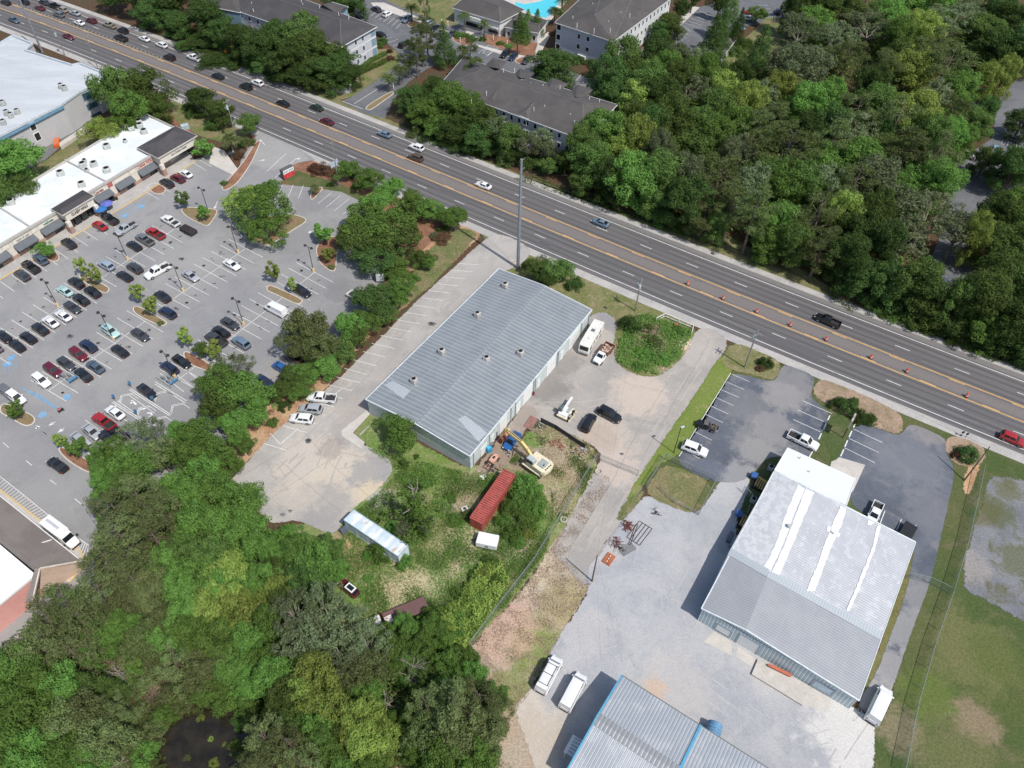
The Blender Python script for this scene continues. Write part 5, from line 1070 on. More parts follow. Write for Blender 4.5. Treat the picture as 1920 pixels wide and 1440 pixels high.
S_ = 'in the bay row along the shop pavement'; LA = 'in the driving lane before the shops'; RB = 'in the upper middle bay row'; RC = 'in the bay row left of the twin-tree island'; RA = 'in the middle bay row by the central lamp'; RA2 = 'in the lower middle bay row'; RD_ = 'in the bay row nearest the tree belt'; RL = 'by the lower left island'; RN2 = 'in the row below the numbered bays'
for r_ in '''186.5 422.5 sedan red U S;205 410 pickup black U S;128.5 456 suv black U S;76 486 suv slate_blue U S;57 500 pickup black U S;41 515.5 suv dark_grey U S;312.5 343 suv black U S;333 334 suv dark_red U S;347 325 sedan white U S
319 414 pickup white U B;291 437.5 pickup red U B;271 449 pickup grey U B;251 460 sedan black U B;199 497 suv pale_blue U B;252 502 suv dark_grey U B;233 517 sedan black U B
142.5 530 suv black U C;173 547 suv black U C;121 545 sedan mint U C;151.5 561 suv black U C;136 575.5 sedan dark_grey D C;118 591 sedan white U C;94 602.5 sedan white U C;74.5 616 suv black U C;52 632 sedan black U C;31 647 sedan black U C;6 630 sedan black U C;-12 650 suv grey U C
434.5 496 sedan white D A;357.5 517 sedan silver D A;304 555.5 suv black U A;314 586 suv navy U A
207.5 621 suv mint D A2;263 627 sedan dark_grey D A2;165 648 suv navy U A2;224 657 sedan black U A2;147.5 664 suv dark_red D A2;124 681 sedan dark_grey D A2;178 687 sedan slate_blue U A2;155.5 702 suv black U A2;99.5 694 suv maroon D A2;77.5 713 suv white D A2
431.5 606 sedan dark_grey D D;414 621 sedan black U D;405 636 pickup dark_grey U D;452 642 suv blue-grey U D;340.5 677 sedan black D D;317.5 690 suv navy U D;566 546 suv black D D;275 733 sedan black D N;530 690 sedan blue D D;550 670 sedan brown U D;497 715 sedan navy D D
30 745 suv white D L;215 773 sedan white U N;194 790 pickup red U N;172 809 sedan silver D N;150 824 sedan silver D N;185 855 sedan white U N;222 812 sedan black U N;200 820 sedan black U N;14 735 suv grey D L'''.replace('\n', ';').split(';'):
    q = r_.split(); W_ = {'S': S_, 'B': RB, 'C': RC, 'A': RA, 'A2': RA2, 'D': RD_, 'N': RN2, 'L': RL}[q[5]]
    car(float(q[0]), float(q[1]), q[2], q[3].replace('_', ' '), q[4], W_)
car(236, 428, 'pickup', 'silver', (-29, 18), LA); car(295, 508.5, 'pickup', 'white', (-44, 24), 'crossing the lane in the middle of the car park', sc=1.08)
car(107, 871, 'sedan', 'black', (-40, -28), 'on the drive above the lower left store')
car(517, 581, 'van', 'white', (-40, -20), 'parked below the small kerbed island of the large car park')
car(670, 558, 'pickup', 'white', (40, 22), 'half under the tree belt beside the white trailer', sc=.95)
Pp = 'on the pale car park left of the grey hall'
car(603, 746, 'pickup', 'white', (-45, -4), Pp, sc=1.03); car(582, 767, 'suv', 'silver', (-45, -4), Pp); car(565, 785, 'suv', 'white', (-45, -4), Pp)
Yd = 'in the yard right of the grey hall'
car(1104, 792, 'suv', 'black', (20, -38), Yd, sc=1.02); car(1142.5, 777, 'suv', 'black', (36, 20), Yd+', upper one', sc=1.08, noun='minivan')
car(960, 826, 'sedan', 'blue', (-22, 28), 'under the excavator arm beside the grey hall')
Dk = 'in the dark car park before the warehouse'
car(1302.5, 842, 'suv', 'white', (45, 16), Dk, sc=1.08); car(1506, 826, 'pickup', 'white', (42, 20), 'nosed up to the grass island by the warehouse', sc=1.05)
car(1640, 962, 'pickup', 'white', (-14, 30), 'tucked against the right side of the warehouse', sc=.95)
car(1030, 1265, 'van', 'white', (32, -60), 'with a roof rack, left of the pair by the blue-trimmed shed', sc=1.06); VL = CARS[-1][0]
car(1075, 1297, 'van', 'white', (32, -60), 'with a plain roof, nearest the blue-trimmed shed', sc=1.06)
car(1648, 1322, 'van', 'white', (22, -50), 'with a high roof, alone on the drive below the warehouse corner', sc=1.10)
HWn = 'in the highway queue above the white block'; HW = 'on the highway'
for r_ in '''10 4 suv black W H;26 37 sedan slate_blue E S2;45 3 suv black W H;74 14 sedan dark_red W H;82 4 suv dark_grey W H;102 11 pickup black W H;117 18 suv gold W H;110 27 suv grey W H;140 24 sedan silver W H;148 42 sedan white W H;171 38 suv dark_red W H;205 47 pickup gold W H;230 57 suv black W H;226 71 pickup black W H
270 72 sedan white W H2;302.5 84 suv white W H2;317.5 107 suv black W H2;363.5 108 pickup white W H2;408 142 sedan black W H2;461 162 suv black W H2;482 155 suv white W H2;128 68 sedan dark_red E S2
530 193 sedan black W H3;593 201 sedan dark_green W H3;612.5 227 sedan maroon W H3;720.5 251 sedan blue-grey W H3;781 276 suv white W H3;779 295 suv brown W H3;906 347 sedan white W H3
1126 417 sedan blue-grey W H4;1552 601 pickup black W H4;1899 823 suv red E H4'''.replace('\n', ';').split(';'):
    q = r_.split(); W_ = {'H': 'in the highway queue at the top left', 'H2': 'on the highway above the shops', 'H3': 'on the highway before the flats', 'H4': 'on the right half of the highway', 'S2': 'on the near side of the highway, top left'}[q[5]]
    car(float(q[0]), float(q[1]), q[2], q[3].replace('_', ' '), q[4], W_)
F_ = 'parked before the clubhouse'; F2_ = 'parked by the long flats'; F3_ = 'in the right flats car park'; F4_ = 'on the shaded flats road at the right'
for x, y, k, c, d, w_ in ((705, 17, 'suv', 'dark grey', (-12, -6), F2_), (727, 26, 'suv', 'white', (10, -6), F2_), (763, 36, 'suv', 'blue-grey', (-10, 6), F_), (801, 45, 'suv', 'pale blue', (-10, 6), F_), (815, 52, 'sedan', 'black', (-10, 6), F_), (714, 64, 'sedan', 'black', (12, 5), F2_), (757, 83, 'suv', 'black', (10, -6), F2_), (947, 101, 'suv', 'black', (-10, 8), F_), (962, 106, 'sedan', 'navy', (-10, 8), F_), (987, 113, 'suv', 'dark grey', (-10, 8), F_),
                          (1223, 104, 'sedan', 'white', (12, 4), F3_), (1401, 33, 'sedan', 'white', (-12, -2), F3_), (1405, 23, 'suv', 'red', (-12, -2), F3_), (1388, 50, 'suv', 'blue-grey', (10, 8), F3_), (1526, 6, 'sedan', 'black', (8, 8), F3_), (1459, 21, 'suv', 'navy', (2, -8), F3_), (1474, 23, 'sedan', 'white', (2, -8), F3_), (1826, 197, 'sedan', 'blue-grey', (10, 4), F4_), (1901, 261, 'sedan', 'dark grey', (10, 4), F4_), (1770, 529, 'sedan', 'white', (14, -12), F4_), (1842, 175, 'suv', 'silver', (8, 4), F4_), (1890, 300, 'suv', 'white', (8, 4), F4_), (1815, 290, 'suv', 'white', (8, 4), F4_), (1905, 300, 'suv', 'silver', (8, 4), F4_), (848, 62, 'sedan', 'dark grey', (-8, 6), F_), (1372, 96, 'suv', 'dark grey', (8, 4), F3_)):
    car(x, y, k, c, d, w_, sc=1.0)
car(653, 1102, 'suv', 'maroon', (-22, -18), 'abandoned in the weeds, with a white roof and black sunroof', sc=.86); q_ = CARS[-1][0]
m = L(); m.box((-.75, 0, 1.76), (2.0, 1.3, .06)); m.build('roof_panel', paint('white', (.72, .73, .73)), q_); m = L(); m.box((-.75, 0, 1.81), (1.4, .85, .05)); m.build('sunroof', M_cglass, q_)
m = L(); [m.box((x, 0, 2.42), (.06, 1.7, .06)) for x in (-2.2, -.6, .9)]; [m.box((-.6, y, 2.47), (3.2, .06, .06)) for y in (-.72, .72)]; m.build('roof_rack', M_bump, VL)
unique_labels(CARS)
# black stripped off-roader
o = empty('off_road_car', G(1323, 802, 0).to_tuple(), angle(G(1323, 802), G(1300, 795)), 'black open-topped off-roader with exposed rear frame in the dark car park', 'car')
m = L(); m.loft([section(x, w_, .45, z) for x, w_, z in ((-.6, .78, 1.1), (.6, .78, 1.15), (1.6, .68, 1.1), (1.95, .62, 1.0))]); m.build('body', PAINT['black'], o, smooth=True, merge=True)
m = L(); m.box((.1, 0, 1.55), (.9, 1.3, .08)); [m.beam((x, y, 1.1), (x*.8, y, 1.6), .07, .07) for x in (-.6, .7) for y in (-.66, .66)]; m.beam((-2, -.6, .9), (-.6, -.6, 1.1), .08, .08); m.beam((-2, .6, .9), (-.6, .6, 1.1), .08, .08); m.beam((-2, -.6, .9), (-2, .6, .9), .08, .08); m.build('roll_frame', plain('dull_metal', (.12, .11, .10), .6, var=.4, scale=5), o)
m = L(); [m.box((random.uniform(-1.8, -.7), random.uniform(-.5, .5), random.uniform(.8, 1.1)), (.35, .3, .25), random.random()*3) for _ in range(9)]; m.build('engine_parts', plain('greasy_parts', (.15, .11, .08), .7, var=.5, scale=6), o)
for x in (-1.35, 1.35):
    for sg in (-1, 1): m = L(); m.cyl((x, sg*.62, .42), (x, sg*.95, .42), .42, n=14); w_ = m.build('wheel', M_tyre, o); m = L(); m.cyl((x, sg*.93, .42), (x, sg*.97, .42), .22, n=10); m.build('rim', M_rim, w_)
m = L(); m.cyl((-2.1, 0, .95), (-2.35, 0, .95), .38, n=14); m.build('spare_wheel', M_tyre, o)
def wheels(o, xs, hw, r=.42, wd=.25):
    for x in xs:
        for sg in (-1, 1):
            m = L(); m.cyl((x, sg*(hw-wd), r), (x, sg*hw, r), r, n=14); w_ = m.build('wheel', M_tyre, o); m = L(); m.cyl((x, sg*(hw-.01), r), (x, sg*(hw+.02), r), r*.55, n=10); m.build('rim', M_rim, w_)
def rootpx(name, x, y, nose, label, cat, z=0): 
    p = G(x, y, z); q = G(nose[0], nose[1], z); return empty(name, (p.x, p.y, 0), math.atan2(q.y-p.y, q.x-p.x), label, cat)
# motorhome beside the hall
o = rootpx('motorhome', 1109, 632, (1090, 664), 'long cream motorhome parked along the front of the grey hall', 'motorhome', 1.5)
M_mh = plain('motorhome_cream', (.66, .65, .60), .5, var=.10, scale=.8, dirt=(.42, .41, .38, .35))
m = L(); prof = [(-4.3, .5), (-4.35, 2.7), (-4.1, 2.95), (3.6, 2.95), (4.2, 2.6), (4.55, 1.3), (4.6, .5)]
m.loft([[V((x, -1.2, z)) for x, z in prof], [V((x, 1.2, z)) for x, z in prof]]); m.build('body', M_mh, o, merge=True, bevel=.06)
m = L(); m.face((V((4.28, -.95, 2.45)), V((4.53, -.95, 1.5)), V((4.53, .95, 1.5)), V((4.28, .95, 2.45)))); m.build('windscreen', M_cglass, o)
m = L(); m.box((4.62, 0, .75), (.12, 2.2, .35)); m.build('bumper', plain('chrome_dull', (.35, .37, .37), .3, metal=.6), o)
for x0, x1, z0, z1 in ((2.9, 3.9, 1.4, 2.1), (1.2, 1.7, 1.5, 2.1), (-.6, .4, 1.5, 2.1), (-2.6, -1.4, 1.5, 2.1)):
    for sg in (-1, 1): m = L(); m.box(((x0+x1)/2, sg*1.21, (z0+z1)/2), (x1-x0, .04, z1-z0)); m.build('side_window', M_cglass, o)
m = L(); m.box((-.6, 0, 3.02), (.75, .75, .14)); m.build('roof_hatch', plain('hatch_grey', (.14, .14, .15), .6), o)
m = L(); m.box((1.9, .3, 3.05), (.9, .65, .22)); m.build('roof_unit', M_mh, o, bevel=.04)
m = L(); [m.box((x, sg*1.0, 2.98), (7.6, .06, .05)) for x, sg in ((-.3, 1), (-.3, -1))]; m.build('roof_rail', M_trim, o)
wheels(o, (-2.4, 3.1), 1.2)
# white work truck with rusty box
o = rootpx('work_truck', 1131, 663, (1110, 688), 'white cab truck with rusty open tipper bed full of rubble beside the motorhome', 'truck', 1)
m = L(); m.loft([section(x, w_, .4, z) for x, w_, z in ((.3, .95, 1.2), (1.6, .98, 1.25), (2.2, .95, 1.2), (2.9, .88, 1.08), (3.05, .75, .85))]); B_ = [V((.35, -.86, 1.18)), V((1.75, -.84, 1.18)), V((1.75, .84, 1.18)), V((.35, .86, 1.18))]; T_ = [V((.45, -.72, 1.92)), V((1.2, -.72, 1.92)), V((1.2, .72, 1.92)), V((.45, .72, 1.92))]
for i in range(4): j = (i+1) % 4; m.face((B_[i], B_[j], T_[j], T_[i]))
m.face(T_); m.build('cab', PAINT['white'], o, smooth=True, merge=True)
m = L(); a_, b_, c_, d_ = [p+V((.012, 0, .01)) for p in (B_[1], B_[2], T_[2], T_[1])]; m.face([a_.lerp(c_, .1), b_.lerp(d_, .1), c_.lerp(a_, .08), d_.lerp(b_, .08)]); m.build('windscreen', M_cglass, o)
for sg in (-1, 1): m = L(); m.face([V((.6, sg*.87, 1.3)), V((1.5, sg*.87, 1.3)), V((1.2, sg*.77, 1.8)), V((.65, sg*.77, 1.8))]); m.build('side_window', M_cglass, o); m = L(); m.box((3.0, sg*.6, .85), (.12, .3, .16)); m.build('headlight', M_head, o)
m = L(); m.box((3.08, 0, .7), (.1, 1.2, .35)); m.build('grille', M_bump, o)
M_rust = plain('rusted_steel', (.15, .055, .035), .85, var=.35, scale=1.6, dirt=(.26, .11, .06, .6))
m = L(); m.box((-1.4, 0, .95), (3.3, 2.2, .12)); m.box((-1.4, 1.06, 1.3), (3.3, .1, .7)); m.box((-1.4, -1.06, 1.3), (3.3, .1, .7)); m.box((-3.02, 0, 1.3), (.1, 2.1, .7)); m.box((.22, 0, 1.4), (.1, 2.1, .9)); m.build('tipper_bed', M_rust, o)
m = L(); rr = random.Random(4); [m.box((rr.uniform(-2.7, -.3), rr.uniform(-.8, .8), 1.05+rr.random()*.3), (rr.uniform(.15, .5), rr.uniform(.12, .35), rr.uniform(.08, .3)), rr.random()*3) for _ in range(60)]; m.build('rubble', plain('pale_rubble', (.48, .36, .28), .9, var=.35, scale=3), o)
wheels(o, (-1.9, 2.2), 1.0)
# high-backed delivery truck at the lower left store
o = rootpx('delivery_van', 111, 996, (150, 1025), 'white high-roofed box van parked along the grey-roofed store kerb', 'van', 2)
m = L(); m.box((-1.0, 0, 1.75), (5.0, 2.15, 2.5)); m.build('box_body', PAINT['white'], o, bevel=.06); m = L(); m.box((-1.3, .1, 3.02), (3.2, .45, .05)); m.build('roof_strip', plain('roof_strip_grey', (.42, .43, .44), .6), o)
m = L(); m.loft([section(x, w_, .35, z, sh=.3) for x, w_, z in ((1.5, 1.02, 2.5), (2.1, 1.02, 2.5), (2.6, 1.0, 1.75), (3.0, .98, 1.25), (3.45, .9, 1.05), (3.6, .75, .8))]); m.build('cab', PAINT['white'], o, smooth=True, merge=True)
m = L(); m.face((V((2.16, -.85, 2.47)), V((2.66, -.88, 1.74)), V((2.66, .88, 1.74)), V((2.16, .85, 2.47)))); m.build('windscreen', M_cglass, o)
for sg in (-1, 1): m = L(); m.box((2.75, sg*1.25, 1.7), (.14, .35, .3)); m.build('mirror', M_bump, o); m = L(); m.box((3.5, sg*.66, .8), (.15, .3, .2)); m.build('headlight', M_head, o)
wheels(o, (-2.3, 2.6), 1.03, .38); m = L(); m.box((3.62, 0, .5), (.1, 1.7, .3)); m.build('bumper', M_bump, o)
# covered utility trailer behind the white pickup
o = rootpx('utility_trailer', 353, 431, (330, 419), 'dark flat-topped utility trailer behind the white pickup near the shops', 'trailer', .8)
m = L(); m.box((0, 0, .75), (4.3, 2.0, .8)); m.build('trailer_body', plain('dark_brown_tarp', (.035, .028, .028), .7, var=.3), o, bevel=.05); m = L(); m.beam((2.1, .5, .55), (3.2, 0, .5), .08, .08); m.beam((2.1, -.5, .55), (3.2, 0, .5), .08, .08); m.build('drawbar', M_bump, o); wheels(o, (-.4, .45), 1.12, .32, .2)
# small enclosed white trailers
def cargo(x, y, nose, l, w_, h_, label, mat, z=1.2):
    o = rootpx('enclosed_trailer', x, y, nose, label, 'trailer', z); m = L(); m.box((0, 0, .55+h_/2), (l, w_, h_)); m.build('trailer_body', mat, o, bevel=.07)
    m = L(); m.beam((l/2, .4, .5), (l/2+1.1, 0, .45), .08, .08); m.beam((l/2, -.4, .5), (l/2+1.1, 0, .45), .08, .08); m.build('drawbar', M_bump, o); wheels(o, (0,), w_/2+.12, .32, .2)
    m = L(); m.box((-l/2-.01, 0, .55+h_/2), (.03, w_*.86, h_*.84)); m.build('rear_door', M_trim, o); return o
cargo(713, 516, (712, 530), 3.0, 1.8, 1.9, 'silver-white enclosed trailer beside the tree belt', plain('trailer_silver', (.50, .54, .56), .4))
o = cargo(914, 1015, (880, 1008), 3.6, 2.3, 1.3, 'small plain white trailer standing in grass below the red container', PAINT['white'], 1.0)
m = L(); m.box((-.1, 1.16, 1.15), (.5, .04, .3)); m.build('side_vent', M_cglass, o)
# dark covered trailer by the warehouse
o = rootpx('covered_trailer', 1702, 996, (1695, 1008), 'dark covered trailer at the right edge of the warehouse', 'trailer', .8); m = L(); m.box((0, 0, .8), (3.2, 2.2, 1.0)); m.build('trailer_body', PAINT['dark grey'], o, bevel=.08); m = L(); m.box((0, 0, 1.33), (3.0, 2.0, .05)); m.build('tarpaulin', plain('dark_tarp', (.02, .022, .026), .7), o); wheels(o, (0,), 1.2, .35, .2)
# rusty flatbed truck in the weeds
o = rootpx('rusted_truck', 738, 1155, (702, 1170), 'abandoned truck with patchy white cab and long brown flatbed in the weeds', 'truck', 1.2)
M_patch = plain('patchy_white_paint', (.62, .60, .57), .7, var=.1, scale=1.0, dirt=(.20, .08, .06, .95))
m = L(); m.loft([section(x, w_, .5, z) for x, w_, z in ((2.0, 1.0, 1.35), (3.4, 1.0, 1.4), (4.6, .95, 1.35), (4.9, .88, 1.2))]); B_ = [V((2.0, -.92, 1.33)), V((3.5, -.9, 1.36)), V((3.5, .9, 1.36)), V((2.0, .92, 1.33))]; T_ = [V((2.1, -.8, 2.1)), V((3.1, -.8, 2.1)), V((3.1, .8, 2.1)), V((2.1, .8, 2.1))]
for i in range(4): j = (i+1) % 4; m.face((B_[i], B_[j], T_[j], T_[i]))
m.face(T_); m.build('cab', M_patch, o, smooth=True, merge=True)
m = L(); a_, b_, c_, d_ = [p+V((.015, 0, .01)) for p in (B_[1], B_[2], T_[2], T_[1])]; m.face([a_.lerp(c_, .08), b_.lerp(d_, .08), c_.lerp(a_, .06), d_.lerp(b_, .06)]); m.build('windscreen', M_cglass, o)
for sg in (-1, 1): m = L(); m.box((4.15, sg*.45, 1.41), (.9, .6, .03)); m.build('bonnet_panel', M_rust, o)
for sg in (-1, 1): m = L(); m.face([V((2.2, sg*.93, 1.45)), V((3.2, sg*.92, 1.45)), V((3.0, sg*.85, 1.98)), V((2.25, sg*.85, 1.98))]); m.build('side_window', M_cglass, o)
M_deck = sheetmetal('brown_deck_boards', (.12, .065, .06), (.15, .085, .08), rib=.3, ribaxis=0, rough=.8, metal=0, var=.3, bs=.6)
m = L(); m.prism([(-5.6, -1.25), (1.5, -1.25), (1.5, 1.25), (-5.6, 1.25)], 1.0, 1.15, bottom=True); m.build('flatbed', M_deck, o); m = L(); m.box((1.58, 0, 1.6), (.1, 2.4, 1.1)); m.build('headboard', M_rust, o); m = L(); m.box((.9, .2, 1.22), (1.2, 1.2, .1), .1); m.build('white_sheet', M_patch, o); wheels(o, (-4.0, -2.9, 4.0), 1.05, .5)
# ---- shipping containers
M_red_c = sheetmetal('red_container_ribs', (.30, .055, .045), (.38, .085, .07), rib=.45, ribaxis=0, rough=.7, metal=0, var=.55, bs=1.0, blot=((.16, .045, .035), .9, .46, .8))
def container(name, pn, l, w_, h_, label, mat, px, nose, ztop):
    o = rootpx(name, px[0], px[1], nose, label, 'container', ztop); m = L(); m.prism([(-l/2, -w_/2), (l/2, -w_/2), (l/2, w_/2), (-l/2, w_/2)], .15, h_); m.build('shell', mat, o)
    m = L(); 
    for z in (.2, h_):
        for a, b in (((-l/2, -w_/2), (l/2, -w_/2)), ((l/2, -w_/2), (l/2, w_/2)), ((l/2, w_/2), (-l/2, w_/2)), ((-l/2, w_/2), (-l/2, -w_/2))): m.beam((*a, z), (*b, z), .14, .14)
    m.build('edge_frame', pn, o)
    for sg in (-1, 1): m = L(); m.box((-l/2-.03, sg*w_/4, h_/2), (.05, w_/2-.12, h_-.4)); m.build('door', pn, o)
    return o
pa, pb = G(893, 975, 2.6), G(956, 884, 2.6)
container('shipping_container', plain('container_red', (.33, .07, .055), .7, var=.2), (pb-pa).length, 2.44, 2.6, 'long rust-red shipping container half covered by a green bush', M_red_c, (924.5, 929.5), (956, 884), 2.6)
pa, pb = G(652, 965, 2.6), G(757, 1035, 2.6)
M_wht_c = sheetmetal('pale_trailer_skin', (.46, .56, .62), (.66, .68, .68), rib=2.4, ribaxis=0, rough=.6, metal=0, var=.06, bs=.2, blot=((.45, .32, .24), .3, .56, .85))
o = container('trailer_body', plain('faded_blue', (.32, .42, .48), .6, var=.2), (pb-pa).length*.97, 2.5, 2.9, 'faded blue and white box trailer with rust stains in the weeds', M_wht_c, (704.5, 1000), (757, 1035), 2.7); o['category'] = 'trailer'; o.name = 'box_trailer'
dr = rootpx('steel_steps', 645, 989, (640, 985), 'dark metal steps leaning at the end of the blue and white trailer', 'steps', .8)
m = L(); [m.beam((-.1*k-.3, -.9, 1.5-.3*k), (-.1*k-.3, .9, 1.5-.3*k), .25, .05) for k in range(5)]; m.beam((-.2, -.95, 1.7), (-.8, -.95, 0), .08, .08); m.beam((-.2, .95, 1.7), (-.8, .95, 0), .08, .08); m.build('stair_flight', plain('steps_blue_grey', (.10, .12, .16), .6), dr)
# ---- excavator
M_yel = plain('machine_yellow', (.62, .48, .20), .55, var=.12, scale=1.2, dirt=(.40, .30, .16, .4)); M_cream = plain('machine_cream', (.66, .60, .44), .6, var=.1, scale=1.5, dirt=(.36, .28, .17, .4))
p = G(1006, 869, 1.2); q = G(958, 835, 1.2); o = empty('excavator', (p.x, p.y, 0), math.atan2(q.y-p.y, q.x-p.x), 'yellow tracked excavator with its arm reaching over the blue car', 'excavator'); o.scale = (1.15, 1.15, 1.15)
for sg in (-1, 1):
    m = L(); prof = [(-1.9, .15), (-2.15, .5), (-1.9, .9), (1.9, .9), (2.15, .5), (1.9, .15)]; m.loft([[V((x, sg*1.05, z)) for x, z in prof], [V((x, sg*1.65, z)) for x, z in prof]]); m.build('track', plain('track_steel', (.10, .085, .07), .8, var=.4, scale=4), o, merge=True)
    m = L(); m.box((0, sg*1.35, .93), (3.6, .42, .05)); m.build('track_cover', M_cream, o)
m = L(); m.box((0, 0, .7), (2.2, 2.0, .5)); m.cyl((0, 0, .9), (0, 0, 1.2), .8, n=18); m.build('undercarriage', M_cream, o)
m = L(); m.prism([(1.2, -1.35), (1.2, 1.35), (-2.0, 1.4), (-2.6, 1.1), (-2.8, 0), (-2.6, -1.1), (-2.0, -1.4)], 1.15, 2.05, bottom=True); m.build('house', M_cream, o, bevel=.06)
m = L(); m.box((-1.3, 0, 2.15), (1.3, 1.5, .22)); m.build('engine_cover', plain('engine_cover_grey', (.30, .33, .33), .6, var=.2, scale=3), o, bevel=.04); m = L(); [m.box((-2.35, y, 2.08), (.22, .22, .06)) for y in (-.6, -.2, .2, .6)]; m.build('vents', M_bump, o)
m = L(); m.cyl((-1.7, .3, 2.2), (-1.7, .3, 2.65), .07, n=8); m.build('exhaust', M_bump, o)
m = L(); m.box((.45, .85, 2.2), (1.5, .95, 1.3)); m.build('cab', plain('cab_grey', (.28, .32, .33), .5), o, bevel=.06); m = L(); m.box((.45, .85, 2.88), (1.35, .85, .08)); m.build('cab_roof', plain('cab_roof_grey', (.38, .41, .42), .5), o)
m = L(); m.box((.45, 1.34, 2.3), (1.2, .03, .8)); m.build('cab_window', M_cglass, o); m = L(); m.box((1.21, .85, 2.3), (.03, .8, .9)); m.build('cab_window', M_cglass, o)
def arm(m, pts, ws, y=0.0, t=.34):
    for (a, b, w0, w1) in zip(pts, pts[1:], ws, ws[1:]):
        a, b = V((a[0], y, a[1])), V((b[0], y, b[1])); d = (b-a).normalized(); n = V((-d.z, 0, d.x)); hh = V((0, t/2, 0))
        A_ = [a-n*w0-hh, a+n*w0-hh, a+n*w0+hh, a-n*w0+hh]; B_ = [b-n*w1-hh, b+n*w1-hh, b+n*w1+hh, b-n*w1+hh]; m.loft([A_, B_])
m = L(); arm(m, [(1.0, 1.4), (2.3, 2.7), (3.6, 3.5), (6.9, 3.9)], [.28, .38, .34, .2], -.15, .42); m.build('boom', M_yel, o)
m = L(); m.cyl((1.1, -.5, 1.6), (3.0, -.5, 3.0), .09, n=8); m.cyl((3.4, -.15, 4.05), (6.0, -.15, 4.45), .09, n=8); m.cyl((6.9, -.15, 3.5), (7.4, -.15, 1.9), .08, n=8); m.build('hydraulic_ram', plain('ram_steel', (.42, .38, .30), .4, metal=.4), o)
m = L(); arm(m, [(6.1, 4.5), (6.9, 4.0), (7.6, 1.5)], [.16, .24, .12], -.15, .32); m.build('dipper_arm', M_yel, o)
m = L(); prof = [(7.2, 1.6), (7.0, .9), (7.3, .25), (7.9, .15), (8.0, .6), (7.6, .9), (7.75, 1.6)]; m.loft([[V((x, -.7, z)) for x, z in prof], [V((x, .4, z)) for x, z in prof]]); m.build('bucket', plain('bucket_rust', (.17, .06, .045), .8, var=.4, scale=3), o, merge=True)
# ---- wheeled crane-like machine in the yard
p = G(1060, 773, .9); q = G(1072, 757, .9); o = empty('lifting_machine', (p.x, p.y, 0), math.atan2(q.y-p.y, q.x-p.x), 'white and cream wheeled machine with a short jib in the yard', 'machine')
m = L(); m.box((0, .1, .95), (2.4, 1.9, .7)); m.build('chassis', PAINT['white'], o, bevel=.05); m = L(); m.box((-1.2, 0, .8), (.7, 2.3, .3)); m.box((1.0, -.9, .7), (1.6, .35, .35)); m.build('side_tank', M_cream, o)
m = L(); arm(m, [(-.2, 1.3), (1.2, 1.7), (3.3, 2.0)], [.3, .25, .14], .35, .4); m.build('jib', PAINT['white'], o); m = L(); m.box((-.2, .9, 1.7), (1.0, .8, .9)); m.build('cab', plain('cab_glassgrey', (.10, .13, .13), .3, spec=.5), o)
m = L(); m.box((.5, -.5, 1.33), (1.5, .7, .1)); m.build('engine_cover', plain('engine_cover_grey', (.30, .33, .33), .6), o); m = L(); m.beam((-1.4, -1.5, .3), (.6, -1.7, .25), .15, .15); m.beam((.6, -1.7, .25), (1.5, -1.0, .4), .15, .15); m.build('outrigger', M_cream, o); m = L(); m.beam((1.2, -1.0, .3), (2.0, -1.5, .1), .14, .14); m.build('outrigger', M_cream, o)
for x in (-1.0, 1.1):
    for sg in (-1, 1): m = L(); m.cyl((x, sg*1.0, .5), (x, sg*1.4, .5), .5, n=14); w_ = m.build('wheel', M_tyre, o); m = L(); m.cyl((x, sg*1.38, .5), (x, sg*1.42, .5), .25, n=10); m.build('rim', plain('rim_tan', (.40, .30, .20), .7), w_)
# ---- small pink tractor at the hall corner
p = G(922, 865, .6); q = G(930, 856, .6); o = empty('garden_tractor', (p.x, p.y, 0), math.atan2(q.y-p.y, q.x-p.x), 'faded pink garden tractor in the dirt at the corner of the grey hall', 'tractor')
m = L(); m.loft([section(x, w_, .4, z) for x, w_, z in ((-.3, .5, .9), (.6, .62, 1.1), (1.4, .55, 1.0), (1.8, .4, .85))]); m.build('bonnet', plain('faded_pink', (.55, .32, .24), .6, var=.25, scale=3), o, smooth=True, merge=True); m = L(); m.box((.7, 0, 1.1), (.6, .4, .06)); m.build('engine', M_bump, o)
m = L(); [m.beam((-.5, y, .5), (-1.8, y*1.4, .3), .08, .08) for y in (-.5, 0, .5)]; m.beam((-1.8, -.8, .3), (-1.8, .8, .3), .08, .08); m.beam((-1.0, -.8, .4), (-1.0, .8, .4), .08, .08); m.build('rear_frame', M_rust, o); wheels(o, (-.6, 1.2), .8, .38, .25)
